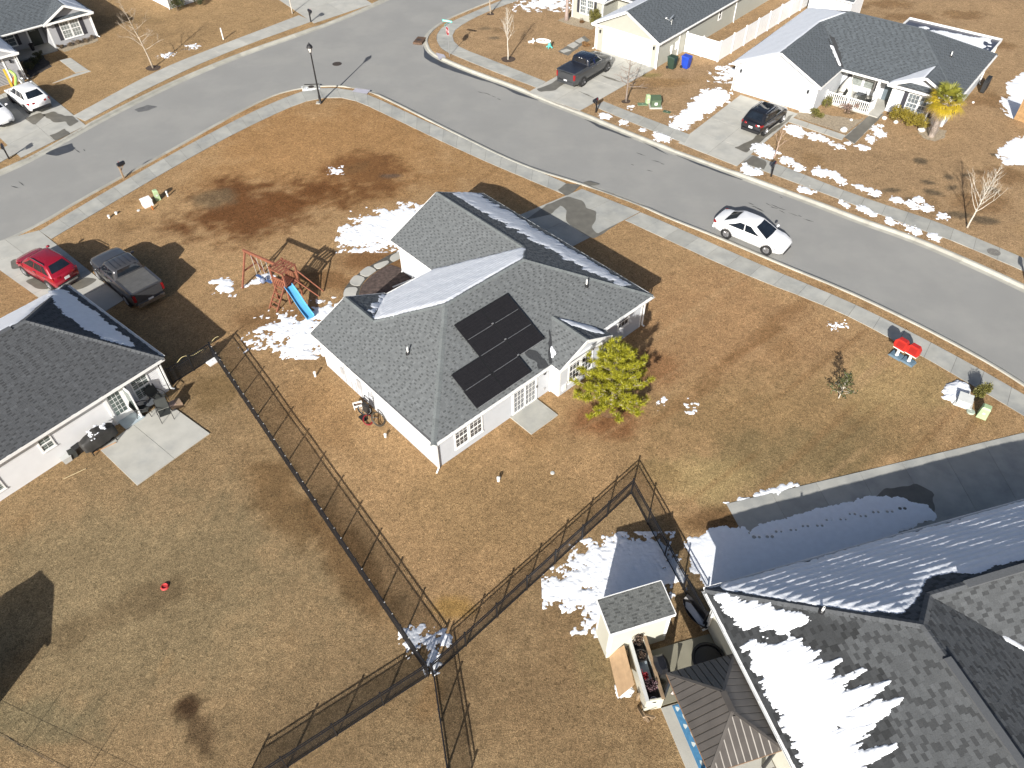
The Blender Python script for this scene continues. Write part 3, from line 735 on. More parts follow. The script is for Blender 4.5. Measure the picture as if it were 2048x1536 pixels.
stain([(-30.90, 59.45), (-30.07, 60.34), (-29.12, 60.01), (-29.72, 59.27), (-30.35, 59.05)], -.121, mat('damp_asphalt', (.13, .13, .128), .7, var=.2), None, .04, .3, 9, 'damp_patch')['kind'] = 'structure'
M_DAMP = MATS['damp_asphalt']
tar = struct_root('road_stains')
def drips(pts, w_=.05):
    for i, p in enumerate(pts):
        L_ = random.uniform(.15, .5); a = random.uniform(-.9, -.4)
        q = [(p[0] - L_ * math.cos(a), p[1] - L_ * math.sin(a)), (p[0], p[1] - w_), (p[0] + L_ * math.cos(a), p[1] + L_ * math.sin(a)), (p[0], p[1] + w_)]
        stain(q, -.122, M_TAR, tar, .02, .15, i, 'tar_stain')
drips([(16.69, 44.48), (16.96, 44.16), (17.79, 44.67), (18.20, 44.46), (18.59, 44.14), (19.12, 43.51), (19.53, 43.30), (18.85, 45.62), (19.96, 42.79)])
drips([(-2.48, 62.09), (-1.67, 61.60), (-1.30, 61.26), (-0.86, 60.78), (-1.98, 61.88)]); drips([(9.84, 51.59), (10.85, 50.58), (11.24, 50.21), (9.03, 50.12), (10.17, 49.27)])
drips([(-35.50, 47.83), (-35.21, 48.28), (-33.39, 52.98), (-32.94, 52.84), (-32.47, 52.96)]); drips([(16.58, 44.82), (16.97, 44.21), (18.06, 44.31), (18.47, 43.83)])


# ------------------------------------------------------------------ house materials
M_ROOFA = mat('grey_shingle', (0.140, 0.149, 0.151), 0.9, var=0.16, vscale=30, tint=1, bump=0.4, bscale=90)
M_ROOFB = mat('charcoal_shingle', (0.073, 0.077, 0.082), 0.9, var=0.18, vscale=30, tint=1, bump=0.4, bscale=90)
M_ROOFC = mat('slate_shingle', (0.090, 0.095, 0.098), 0.9, var=0.18, vscale=30, tint=1, bump=0.4, bscale=90)
M_ROOFD = mat('blue_grey_shingle', (0.088, 0.101, 0.112), 0.9, var=0.16, vscale=30, tint=1, bump=0.4, bscale=90)
M_CAPA = mat('grey_ridge_cap', (0.145, 0.158, 0.158), 0.9, var=0.12, vscale=20, tint=1)
M_CAPB = mat('charcoal_ridge_cap', (0.095, 0.10, 0.105), 0.9, var=0.12, vscale=20, tint=1)
M_DECK = mat('roof_deck', (0.07, 0.072, 0.075), 0.95, var=0.2)
M_WETROOF = mat('wet_shingle', (0.042, 0.044, 0.046), 0.6, var=0.3, vscale=15, tint=1)
M_SIDA = mat('pale_grey_siding', (0.45, 0.468, 0.49), 0.6, var=0.03, vscale=2, tint=1)
M_SIDB = mat('white_siding', (0.66, 0.66, 0.66), 0.55, var=0.03, vscale=2, tint=1)
M_SIDC = mat('ivory_siding', (0.52, 0.51, 0.43), 0.6, var=0.03, vscale=2, tint=1)
M_SIDE = mat('sage_siding', (0.36, 0.358, 0.31), 0.6, var=0.03, vscale=2, tint=1)
M_SIDF = mat('dove_grey_siding', (0.34, 0.34, 0.35), 0.6, var=0.03, vscale=2, tint=1)
M_TRIM = MATS['white_trim']
M_GLASS = mat('window_glass', (0.030, 0.032, 0.034), 0.06, var=0.6, vscale=1.6, spec=0.6)
M_GLASSD = mat('curtained_glass', (0.20, 0.22, 0.20), 0.12, var=0.35, vscale=3.0, spec=0.5)
M_SHUT = mat('dark_shutter', (0.035, 0.035, 0.045), 0.6, var=0.15)
M_GDOOR = mat('garage_door_paint', (0.80, 0.80, 0.79), 0.5, var=0.02, vscale=2)
M_GUTT = MATS['white_trim']

def V3(p): return Vector(p)
class House:
    def __init__(s, name, label, origin, ang, cat='house', group=None):
        s.root = thing(name, label, cat, origin, R(ang), group)
        s.M = Matrix.Translation((origin[0], origin[1], 0)) @ Matrix.Rotation(R(ang), 4, 'Z')
    def w(s, a, b_, z=0.0): return s.M @ Vector((a, b_, z))
    def roof(s, planes, m, cap, ridges, singles=0, expo=.14, tabs=(.16, .20), wet=()):
        mb = MB()
        for poly, h in planes: mb.slab3([Vector(p) - Vector((0, 0, .004)) for p in poly], .07)
        s.roofo = mb.obj('roof', M_DECK, s.root)
        shingles(planes, s.roofo, m, singles, s.M, expo, tabs, wet=wet)
        for a, b_ in ridges: caps(a, b_, s.roofo, cap)
    def soffit(s, outline, z, edges=True):
        MB().prism(outline, z - .16, z - .13).obj('soffit', M_TRIM, s.root)
        n = len(outline)
        for i in range(n):
            a, b_ = outline[i], outline[(i + 1) % n]
            MB().bar((*a, z - .07), (*b_, z - .07), .03, .17).obj('fascia', M_TRIM, s.root)
    def rake(s, a, b_):
        MB().bar((a[0], a[1], a[2] - .085), (b_[0], b_[1], b_[2] - .085), .035, .18).obj('rake_board', M_TRIM, s.root)
    def gutter(s, a, b_, z):
        a = Vector((*a, z)); b_ = Vector((*b_, z)); d = (b_ - a).normalized(); n_ = Vector((d.y, -d.x, 0))
        mb = MB(); pr = [(0, .0), (.0, -.1), (.07, -.11), (.115, -.02), (.10, -.02), (.06, -.095), (.012, -.088), (.012, 0)]
        vs = [a + n_ * (.018 + x) + Vector((0, 0, y - .005)) for x, y in pr] + [b_ + n_ * (.018 + x) + Vector((0, 0, y - .005)) for x, y in pr]
        k = len(pr); mb.add(vs, [(i, (i + 1) % k, (i + 1) % k + k, i + k) for i in range(k)] + [tuple(range(k)), tuple(range(2 * k - 1, k - 1, -1))])
        mb.obj('gutter', M_GUTT, s.root)
    def downspout(s, p, z, foot=(0.25, 0)):
        mb = MB(); mb.bar((*p, z - .1), (*p, .12), .075, .06); mb.bar((*p, .13), (p[0] + foot[0], p[1] + foot[1], .04), .075, .06); mb.obj('downspout', M_TRIM, s.root)
    def walls(s, pts, z1, m, expo=.115, closed=True, z0=0.0, corners=True):
        pts = ccw(pts) if closed else pts
        n = len(pts)
        for i in range(n if closed else n - 1):
            a, b_ = pts[i], pts[(i + 1) % n]
            d = (Vector((*b_, 0)) - Vector((*a, 0))).normalized(); nn = Vector((d.y, -d.x, 0))
            wo = wedge_obj(clad([(*a, z0), (*b_, z0), (*b_, z1), (*a, z1)], nn, expo, .022, None), 'wall', m, s.root)
            MB().bar((a[0] - nn.x * .06, a[1] - nn.y * .06, z0 + .06), (b_[0] - nn.x * .06, b_[1] - nn.y * .06, z0 + .06), .10, .16).obj('footing', M_CONC, wo)
            if corners:
                pv = pts[i - 1]
                if closed or i > 0:
                    e = (Vector((*a, 0)) - Vector((*pv, 0))).normalized()
                    if e.cross(d).z > .5: MB().box(a[0] - .07, a[1] - .07, z0 + .02, a[0] + .07, a[1] + .07, z1, M=None).obj('corner_board', M_TRIM, s.root) if 0 else s.cboard(a, e, d, z0, z1)
    def cboard(s, a, e, d, z0, z1):
        mb = MB(); n1 = Vector((e.y, -e.x, 0)); n2 = Vector((d.y, -d.x, 0)); A = Vector((*a, 0))
        mb.bar(A + n1 * .018 - e * .05 + Vector((0, 0, z0 + .02)), A + n1 * .018 - e * .05 + Vector((0, 0, z1)), .10, .022, up=tuple(n1)) if 0 else None
        p = [A - e * .10 + n1 * .022, A + n1 * .022 + n2 * .022, A + d * .10 + n2 * .022, A + d * .10 - n2 * .02, A - n1 * .02 - n2 * .02, A - e * .10 - n1 * .02]
        mb.add([(q.x, q.y, z0 + .02) for q in p] + [(q.x, q.y, z1) for q in p], [(i, (i + 1) % 6, (i + 1) % 6 + 6, i + 6) for i in range(6)] + [(6, 7, 8, 9, 10, 11)])
        mb.obj('corner_board', M_TRIM, s.root)
    def gable(s, a, b_, peak, z1, m, expo=.115):
        """triangular wall above z1 between a and b_ (outward on the right of a->b_)"""
        d = (Vector((*b_, 0)) - Vector((*a, 0))).normalized(); nn = Vector((d.y, -d.x, 0))
        wedge_obj(clad([(*a, z1), (*b_, z1), peak], nn, expo, .014, None), 'gable_wall', m, s.root)
    def onwall(s, a, b_):
        d = (Vector((*b_, 0)) - Vector((*a, 0))).normalized(); nn = Vector((d.y, -d.x, 0))
        return Matrix(((d.x, 0, nn.x, a[0]), (d.y, 0, nn.y, a[1]), (0, 1, 0, 0), (0, 0, 0, 1)))   # (along, up, out)
    def window(s, a, b_, s0, wd, z0, h, nx=2, ny=2, double=True, glass=None, upper=True, shut=0, name='window', grid=True):
        M = s.onwall(a, b_); f = .07; mb = MB()
        for (x0, y0, x1, y1) in ((0, 0, f, h), (wd - f, 0, wd, h), (f, 0, wd - f, f), (f, h - f, wd - f, h)): mb.box(s0 + x0, z0 + y0, .0, s0 + x1, z0 + y1, .055, M=M)
        if double: mb.box(s0 + f, z0 + h / 2 - .025, .0, s0 + wd - f, z0 + h / 2 + .025, .05, M=M)
        mb.box(s0 - .03, z0 - .05, 0, s0 + wd + .03, z0 - .002, .075, M=M)
        fo = mb.obj(name, M_TRIM, s.root)
        halves = [(z0 + f, z0 + h / 2 - .025), (z0 + h / 2 + .025, z0 + h - f)] if double else [(z0 + f, z0 + h - f)]
        for q, (y0, y1) in enumerate(halves):
            MB().box(s0 + f, y0, .012, s0 + wd - f, y1, .024, M=M).obj('pane', glass or M_GLASS, fo)
            if grid and (upper or q == 0):
                mm = MB(); w2 = wd - 2 * f
                for k in range(1, nx): mm.box(s0 + f + w2 * k / nx - .009, y0, .024, s0 + f + w2 * k / nx + .009, y1, .034, M=M)
                for k in range(1, ny): mm.box(s0 + f, y0 + (y1 - y0) * k / ny - .009, .025, s0 + wd - f, y0 + (y1 - y0) * k / ny + .009, .033, M=M)
                if mm.v: mm.obj('muntin', M_TRIM, fo)
        if shut:
            for x0 in (s0 - shut - .04, s0 + wd + .04):
                mb = MB(); mb.box(x0, z0, 0, x0 + shut, z0 + h, .035, M=M)
                k = 0
                while k * .06 < h - .12: mb.box(x0 + .05, z0 + .05 + k * .06, .035, x0 + shut - .05, z0 + .05 + k * .06 + .03, .045, M=M); k += 1
                mb.obj('shutter', M_SHUT, s.root)
        return fo
    def garage_door(s, a, b_, s0, wd, h, m=None):
        M = s.onwall(a, b_); tb = MB()
        for (x0, y0, x1, y1) in ((-.12, 0, 0, h + .12), (wd, 0, wd + .12, h + .12), (0, h, wd, h + .12)): tb.box(s0 + x0, y0, 0, s0 + x1, y1, .04, M=M)
        fo = tb.obj('door_frame', M_TRIM, s.root)
        for k in range(4):
            mb = MB(); y0 = h * k / 4 + .006; y1 = h * (k + 1) / 4 - .006
            mb.box(s0 + .01, y0, .002, s0 + wd - .01, y1, .018, M=M)
            for j in range(8):
                x0 = s0 + wd * j / 8 + .08; x1 = s0 + wd * (j + 1) / 8 - .08
                mb.box(x0, y0 + .1, .018, x1, y1 - .1, .026, M=M)
            mb.obj('door_panel', m or M_GDOOR, fo)
    def lamp(s, a, b_, s0, z):
        M = s.onwall(a, b_); mb = MB(); mb.box(s0 - .05, z - .08, 0, s0 + .05, z + .08, .03, M=M); mb.box(s0 - .02, z + .02, .03, s0 + .02, z + .06, .10, M=M)
        mb.box(s0 - .06, z - .16, .05, s0 + .06, z + .03, .15, M=M); mb.box(s0 - .08, z + .03, .03, s0 + .08, z + .06, .17, M=M); mb.obj('wall_lamp', M_BLACK, s.root)
    def vent(s, p, h=.42, r_=.045):
        mb = MB(); mb.lathe([(.0, -.1), (.14, -.1), (.10, .08), (r_ + .01, .12)], 12); mb.obj('vent_boot', M_BLACK, s.root, loc=p)
        mb = MB(); mb.lathe([(r_, -.1), (r_, h), (r_ * .75, h), (r_ * .75, h - .1), (0, h - .1)], 12); mb.obj('vent_pipe', M_PVC, s.root, loc=p)
    def roof_snow(s, plane, plan_pts, **kw):
        """snow on a roof plane, outline given in plan"""
        poly, h = plane; P3 = [Vector(p) for p in poly]; n = newell(P3)
        if n.z < 0: n = -n
        e = Vector((0, 0, 1)).cross(n).normalized(); u_ = n.cross(e).normalized(); o = P3[0]
        pl = []
        for a, b_ in plan_pts:
            z = o.z - (n.x * (a - o.x) + n.y * (b_ - o.y)) / n.z; q = Vector((a, b_, z)) - o; pl.append((q.dot(e), q.dot(u_)))
        M = Matrix(((e.x, u_.x, n.x, o.x), (e.y, u_.y, n.y, o.y), (e.z, u_.z, n.z, o.z), (0, 0, 0, 1)))
        kw.setdefault('base', .014)
        mm = kw.pop('m', None)
        o_ = snow(pl, kw.pop('name', 'snow_cover'), s.roofo, M, msnow=mm, **kw)
        if o_: o_['kind'] = 'stuff'
        return o_

UP = (0, 0, 1)
# ================================================================== corner house with the solar panels
A = House('corner_house', 'pale grey corner house with nine black solar panels on its grey shingle roof', FA, AA)
ze, zr, zg, zw, zb = 2.3, 4.6, 3.995, 3.39, 3.176
S_ = ([(-.35, -.35, ze), (15.1, -.35, ze), (10.05, 4.7, zr), (4.7, 4.7, zr)], UP)
W_ = ([(-.35, -.35, ze), (4.7, 4.7, zr), (2.05, 7.35, zw), (2.05, 9.95, zw), (-.35, 9.95, ze)], UP)
GE = ([(2.05, 7.35, zw), (2.05, 9.95, zw), (4.45, 9.95, ze), (4.45, 9.75, ze)], UP)
N_ = ([(2.05, 7.35, zw), (4.7, 4.7, zr), (10.05, 4.7, zr), (11.375, 6.025, zg), (7.65, 9.75, ze), (4.45, 9.75, ze)], UP)
GW = ([(7.65, 9.75, ze), (11.375, 6.025, zg), (11.375, 13.75, zg), (7.65, 13.75, ze)], UP)
E_ = ([(15.1, -.35, ze), (10.05, 4.7, zr), (11.375, 6.025, zg), (11.375, 13.75, zg), (15.1, 13.75, ze)], UP)
BW = ([(7.2, -.95, ze + .001), (9.12, -.95, zb), (9.12, 1.575, zb), (7.2, -.35, ze + .001)], UP)
BE = ([(11.05, -.95, ze + .001), (9.12, -.95, zb), (9.12, 1.575, zb), (11.05, -.35, ze + .001)], UP)
A.roof([S_, W_, GE, N_, GW, E_, BW, BE], M_ROOFA, M_CAPA,
       [((-.35, -.35, ze), (4.7, 4.7, zr)), ((10.05, 4.7, zr), (4.7, 4.7, zr)), ((2.05, 7.35, zw), (4.7, 4.7, zr)), ((2.05, 9.95, zw), (2.05, 7.4, zw)), ((15.1, -.35, ze), (10.05, 4.7, zr)),
        ((11.375, 6.025, zg), (10.05, 4.7, zr)), ((11.375, 13.75, zg), (11.375, 6.1, zg)), ((9.12, -.95, zb), (9.12, 1.5, zb))], singles=300, tabs=(.12, .155))
A.soffit([(-.35, -.35), (7.2, -.35), (7.2, -.95), (11.05, -.95), (11.05, -.35), (15.1, -.35), (15.1, 13.75), (7.65, 13.75), (7.65, 9.75), (4.45, 9.75), (4.45, 9.95), (-.35, 9.95)], ze)
A.walls([(0, 0), (7.5, 0), (7.5, -.65), (10.7, -.65), (10.7, 0), (14.75, 0), (14.75, 13.4), (8.0, 13.4), (8.0, 9.55), (0, 9.55)], 2.16, M_SIDA)
A.gable((7.5, -.65), (10.7, -.65), (9.12, -.65, zb - .1), 2.16, M_SIDA); A.gable((14.75, 13.4), (8.0, 13.4), (11.375, 13.4, zg - .1), 2.16, M_SIDA); A.gable((4.2, 9.56), (-.1, 9.56), (2.05, 9.56, zw - .1), 2.16, M_SIDA)
for a, b_ in (((7.2, -.97, ze), (9.12, -.97, zb)), ((11.05, -.97, ze), (9.12, -.97, zb)), ((7.65, 13.77, ze), (11.375, 13.77, zg)), ((15.1, 13.77, ze), (11.375, 13.77, zg)), ((-.35, 9.97, ze), (2.05, 9.97, zw)), ((4.45, 9.97, ze), (2.05, 9.97, zw))): A.rake(a, b_)
bw = ((0, 0), (7.5, 0)); A.window(*bw, 1.08, .86, .48, 1.3, 3, 2); A.window(*bw, 1.98, .86, .48, 1.3, 3, 2)
bb = ((7.5, -.65), (10.7, -.65)); A.window(*bb, .66, .88, .5, 1.55, 3, 2); A.window(*bb, 1.6, .88, .5, 1.55, 3, 2)
A.window((10.7, 0), (14.75, 0), 1.95, .95, 1.0, .85, 3, 1)
# glazed patio door: one fixed light with bars, one screened slider
M = A.onwall(*bw); mb = MB()
for x0, x1, y0, y1 in ((4.82, 4.94, .05, 2.0), (5.64, 5.74, .05, 2.0), (6.42, 6.54, .05, 2.0), (4.94, 6.42, .05, .16), (4.94, 6.42, 1.9, 2.0)): mb.box(x0, y0, 0, x1, y1, .06, M=M)
dr = mb.obj('patio_door', M_TRIM, A.root)
MB().box(4.94, .16, .01, 5.64, 1.9, .02, M=M).obj('pane', M_GLASS, dr); MB().box(5.74, .16, .01, 6.42, 1.9, .02, M=M).obj('screen', mat('insect_screen', (.085, .09, .09), .8, var=.2), dr)
mb = MB()
for x0, x1 in ((4.94, 5.64), (5.74, 6.42)):
    for k in (1, 2): mb.box(x0 + (x1 - x0) * k / 3 - .01, .16, .021, x0 + (x1 - x0) * k / 3 + .01, 1.9, .031, M=M)
    for k in range(1, 5): mb.box(x0, .16 + 1.74 * k / 5 - .01, .0215, x1, .16 + 1.74 * k / 5 + .01, .03, M=M)
mb.obj('muntin', M_TRIM, dr); MB().box(6.46, .95, .06, 6.5, 1.1, .1, M=M).obj('handle', M_BLACK, dr)
A.lamp(*bw, 7.0, 1.75)
mb = MB(); mb.box(7.02, .35, 0, 7.14, .5, .06, M=M); mb.obj('outlet_box', mat('grey_plastic', (.4, .4, .4), .5), A.root)
M = A.onwall(*bb); MB().box(.25, .25, 0, .5, .62, .09, M=M).obj('disconnect_box', M_PVC, A.root); MB().box(.55, .55, 0, .6, .75, .07, M=M).obj('conduit', MATS['grey_plastic'], A.root)
# meters, boxes and conduits on the long left wall
lw = ((0, 9.55), (0, 0)); M = A.onwall(*lw)
for (x0, z0, w_, h_, d_, m_) in ((1.0, .9, .45, .7, .10, M_PVC), (1.65, .75, .25, .4, .12, MATS['grey_plastic']), (1.0, 1.75, .9, .05, .05, M_TRIM), (2.3, .8, .35, .55, .12, M_PVC), (2.75, .95, .25, .4, .10, M_PVC), (3.2, .8, .3, .6, .12, MATS['grey_plastic'])):
    MB().box(x0, z0, 0, x0 + w_, z0 + h_, d_, M=M).obj('meter_box', m_, A.root)
for x0, za, zb_ in ((1.9, .1, 2.1), (2.45, .1, .8), (2.87, .1, 2.1), (3.35, .1, .8), (4.0, 1.2, 2.1), (4.4, .15, 1.5)): MB().box(x0, za, .005, x0 + .05, zb_, .055, M=M).obj('conduit', MATS['grey_plastic'], A.root)
A.garage_door((14.75, 0), (14.75, 13.4), 8.3, 4.88, 2.1); A.window((14.75, 0), (14.75, 13.4), 2.2, .9, .6, 1.35, 2, 2)
A.gutter((7.2, -.37), (-.35, -.37), ze - .002) if 0 else A.gutter((-.35, -.37), (7.2, -.37), ze); A.gutter((11.05, -.37), (15.1, -.37), ze); A.gutter((7.65, 9.77), (4.5, 9.77), ze)
A.downspout((-.05, -.12), 2.2, (-.25, -.12)); A.downspout((7.42, -.09), 2.2, (-.02, -.03)); A.downspout((14.85, -.08), 2.2, (.1, -.1)); A.downspout((7.95, 13.3), 2.2, (-.1, 0)); A.downspout((8.0 - .12, 12.2), .4, (-1.3, .3))
A.vent((12.06, 1.9, 3.33)); A.vent((1.75, 4.56, 3.26)) if 0 else A.vent((1.9, 4.3, 3.32))
A.roof_snow(N_, [(2.5, 7.3), (3.9, 5.95), (5.0, 4.98), (10.0, 4.98), (11.1, 6.05), (8.2, 8.95), (7.75, 9.6), (4.5, 9.62), (3.2, 8.3)], thick=.07, cover=.86, rag=.25, edge=.25, res=.06, sc=1.0, ripple=.010, rlen=.28)
A.roof_snow(N_, [(2.35, 7.6), (2.75, 7.25), (3.1, 8.1), (3.5, 8.8), (4.3, 9.6), (3.4, 8.75)], thick=.05, cover=.7, rag=.4, edge=.3, res=.07)
A.roof_snow(E_, [(12.6, 13.55), (14.25, 13.5), (14.45, 1.4), (14.15, 1.2), (13.6, 3.2), (13.2, 6.0), (12.95, 9), (12.7, 11.5)], thick=.05, cover=.74, rag=.55, edge=.45, res=.08, stretch=(.55, 1.6), sc=1.4)
A.roof_snow(BE, [(9.35, 1.1), (9.7, .85), (10.65, -.1), (10.6, -.55), (10.2, -.2), (9.6, .5)], thick=.05, cover=.7, rag=.35, edge=.2, res=.06)
A.roof_snow(GE, [(2.3, 7.75), (2.5, 8.0), (4.25, 9.7), (4.0, 9.75), (2.4, 8.2)], thick=.04, cover=.5, rag=.6, edge=.2, res=.06)
A.roof_snow(BW, [(7.55, -.05), (7.75, .0), (7.95, .5), (7.75, .45)], thick=.05, cover=.62, rag=.4, edge=.12, res=.05)
def wet_roof(H_, plane, pts, parent=None, seed=1, amp=.1, name='wet_streak'):
    poly, h = plane; P3 = [Vector(p) for p in poly]; n = newell(P3)
    if n.z < 0: n = -n
    q = smooth_poly(irregular(pts, amp, .25, seed), 1); mb = MB(); o = P3[0]
    zz = lambda a, b_: o.z - (n.x * (a - o.x) + n.y * (b_ - o.y)) / n.z + .033
    q = ccw(q); tri = tessellate_polygon([[Vector((x, y, 0)) for x, y in q]]); fs = []
    for a, b_, c in tri:
        ar = (q[b_][0] - q[a][0]) * (q[c][1] - q[a][1]) - (q[b_][1] - q[a][1]) * (q[c][0] - q[a][0]); fs.append((a, b_, c) if ar > 0 else (b_, a, c))
    mb.add([(x, y, zz(x, y)) for x, y in q], fs); mb.obj(name, M_WETROOF, H_.roofo)
wet_roof(A, S_, [(6.55, -.3), (7.05, -.3), (7.1, .2), (6.9, .75), (6.55, .9), (6.4, .5), (6.6, .2)])
wet_roof(A, S_, [(7.15, -.32), (7.3, -.32), (7.75, .05), (8.2, .75), (8.5, 1.1), (8.1, .75), (7.5, .2)], amp=.05)
# nine panels on rails
SL = math.atan(.455)
def panel(a0, b0):
    """landscape panel with its lower left corner at (a0, b0) of the back slope"""
    z0 = ze + (b0 + .35) * .455
    M = Matrix.Translation((a0, b0, z0)) @ Matrix.Rotation(SL, 4, 'X')
    mb = MB()
    for x0, y0, x1, y1 in ((0, 0, 1.76, .022), (0, 1.0, 1.76, 1.022), (0, .022, .022, 1.0), (1.738, .022, 1.76, 1.0)): mb.box(x0, y0, .11, x1, y1, .15, M=M)
    fo = mb.obj('solar_panel', mat('black_frame', (.02, .02, .021), .4), A.root)
    cells = MB()
    for i in range(10):
        for j in range(6): cells.box(.03 + i * .17, .03 + j * .16, .128, .03 + i * .17 + .167, .03 + j * .16 + .157, .143, M=M, tint=random.uniform(.96, 1.04))
    cells.usetint = True; cells.obj('solar_cells', mat('solar_cell', (.017, .016, .017), .35, var=.15, vscale=8, tint=1, spec=.4), fo)
    mb = MB(); mb.box(.1, -.012, .10, 1.66, .002, .153, M=M); mb.obj('rail_trim', mat('aluminium', (.5, .5, .5), .4, .6), fo)
for k, (r_, cols) in enumerate(((2.68, (4.27, 6.05)), (1.745, (4.27, 6.05)), (.81, (2.47, 4.25, 6.03)), (-.13, (2.43, 4.21)))):
    for a0 in cols: panel(a0, r_)
mb = MB()
for b0 in (.81, 1.745, 2.68):
    for a0 in (5.99, 6.05): mb.box(a0 - .04, b0 - .05, ze + (b0 + .35) * .455 + .14, a0 - .0, b0 - .0, ze + (b0 + .35) * .455 + .19)
mb.obj('panel_clamp', MATS['aluminium'], A.root)

# ================================================================== neighbour on the left, white siding
B = House('white_house', 'white sided house with charcoal hip roof behind the patio chairs', (-18.14, 27.51), 51)
fz = ([(-17, -.35, 2.3), (.35, -.35, 2.3), (-3.2, 4.75, 4.5), (-17, 4.75, 4.5)], UP); sd = ([(.35, -.35, 2.3), (.35, 9.2, 2.3), (-3.2, 4.75, 4.5)], UP); bk = ([(.35, 9.2, 2.3), (-17, 9.2, 2.3), (-17, 4.75, 4.5), (-3.2, 4.75, 4.5)], UP)
B.roof([fz, sd, bk], M_ROOFB, M_CAPB, [((.35, -.35, 2.3), (-3.2, 4.75, 4.5)), ((.35, 9.2, 2.3), (-3.2, 4.75, 4.5)), ((-17, 4.75, 4.5), (-3.2, 4.75, 4.5))], singles=300, tabs=(.15, .20))
MB().box(-17, 4.61, 4.50, -3.9, 4.89, 4.57).obj('ridge_vent', M_CAPB, B.roofo)
B.soffit([(-17, -.35), (.35, -.35), (.35, 9.2), (-17, 9.2)], 2.3)
B.walls([(-16.6, 0), (0, 0), (0, 8.85), (-16.6, 8.85)], 2.16, M_SIDB, expo=.125)
f_ = ((-16.6, 0), (0, 0)); X0 = 16.6
B.window(*f_, X0 - 1.62, .95, .5, 1.42, 3, 2, glass=mat('greenish_glass', (.10, .125, .115), .08, var=.4, vscale=2)); B.window(*f_, X0 - 6.45, .65, 1.05, .85, 2, 1, glass=MATS['greenish_glass']); B.window(*f_, X0 - 9.4, .9, .5, 1.42, 2, 2, glass=MATS['greenish_glass'])
M = B.onwall(*f_); mb = MB()
for x0, x1, y0, y1 in ((-3.06, -2.92, .0, 2.06), (-2.16, -2.02, .0, 2.06), (-2.92, -2.16, 1.94, 2.06), (-2.92, -2.16, .0, .08)): mb.box(X0 + x0, y0, 0, X0 + x1, y1, .07, M=M)
dr = mb.obj('back_door', M_TRIM, B.root); MB().box(X0 - 2.92, .08, .01, X0 - 2.16, 1.94, .03, M=M).obj('door_leaf', M_TRIM, dr)
MB().box(X0 - 2.83, .5, .03, X0 - 2.25, 1.85, .04, M=M).obj('pane', MATS['greenish_glass'], dr); mb = MB()
for k in (1, 2): mb.box(X0 - 2.83 + .58 * k / 3 - .009, .5, .04, X0 - 2.83 + .58 * k / 3 + .009, 1.85, .05, M=M)
for k in range(1, 5): mb.box(X0 - 2.83, .5 + 1.35 * k / 5 - .009, .041, X0 - 2.25, .5 + 1.35 * k / 5 + .009, .049, M=M)
mb.obj('muntin', M_TRIM, dr)
mb = MB(); mb.add([(0, 0, 0)], []) if 0 else None
MB().box(-2.03, -.72, .1, -1.97, -.0, 2.0).obj('storm_door', M_TRIM, B.root); MB().box(-2.05, -.66, .5, -1.95, -.1, 1.85).obj('storm_glass', MATS['greenish_glass'], B.root)
MB().box(-2.95, -.75, .0, -1.9, -.02, .12).obj('door_step', mat('blue_grey_step', (.36, .42, .45), .7), B.root)
B.lamp(*f_, X0 - 1.95, 1.82); B.gutter((.37, -.2), (.37, 9.1), 2.3); B.downspout((.1, -.1), 2.2, (.12, -.12)); B.downspout((.2, 9.0), 2.2, (.2, 0))
B.roof_snow(sd, [(-.55, 8.1), (-.25, 8.2), (-.15, 5.5), (-.25, 2.5), (-.35, 1.3), (-.75, 2.0), (-1.2, 4.0), (-1.05, 6.5)], thick=.06, cover=.72, rag=.4, edge=.35, res=.07, stretch=(.4, 1.4))
B.roof_snow(bk, [(-3.6, 5.4), (-.3, 8.9), (-16, 8.9), (-16, 5.6)], thick=.06, cover=.8, rag=.3, edge=.3, res=.12)

# ================================================================== neighbour at the lower right, big snowy roof
KC = (7.36, 14.35, 2.40)
Cc = House('ivory_house', 'ivory sided house with big slate hip roof half covered in melting snow', (KC[0], KC[1]), 15.6)
Ax, Ay = 5.45, -4.33
cN = ([(0, 0, 2.4), (16.1, 0, 2.4), (16.1, -3.25, 4.2525), (6.8, -3.25, 4.2525), (Ax, Ay, 4.87)], UP); cW = ([(0, 0, 2.4), (Ax, Ay, 4.87), (Ax, -19, 4.87), (0, -19, 2.4)], UP)
cE = ([(Ax, Ay, 4.87), (6.8, -3.25, 4.2525), (10.85, -6.5, 2.4), (10.85, -19, 2.4), (Ax, -19, 4.87)], UP); cS = ([(6.8, -3.25, 4.2525), (16.1, -3.25, 4.2525), (16.1, -6.5, 2.4), (10.85, -6.5, 2.4)], UP)
Cc.roof([cN, cW, cE, cS], M_ROOFC, M_CAPB, [((0, 0, 2.4), (Ax, Ay, 4.87)), ((6.8, -3.25, 4.2525), (Ax, Ay, 4.87)), ((16.1, -3.25, 4.2525), (6.8, -3.25, 4.2525)), ((Ax, -19, 4.87), (Ax, Ay, 4.87))], singles=300, tabs=(.22, .28), wet=[(cW[0], [(.04, -.11), (.62, -.52), (1.79, -1.6), (2.78, -2.45), (3.22, -3.05), (4.07, -3.56), (3.5, -3.77), (2.84, -3.93), (3.06, -4.54), (3.61, -4.92), (3.73, -5.45), (3.32, -5.6), (4.22, -5.97), (3.75, -6.14), (3.13, -6.29), (3.09, -6.71), (2.73, -6.97), (2.99, -7.4), (2.34, -7.63), (2.06, -9), (-.1, -9), (-.1, -3)])])
MB().box(Ax - .14, -19, 4.87, Ax + .14, Ay - 1.2, 4.945).obj('ridge_vent', M_CAPB, Cc.roofo); MB().box(8.3, -3.39, 4.2525, 16.1, -3.11, 4.3275).obj('ridge_vent', M_CAPB, Cc.roofo)
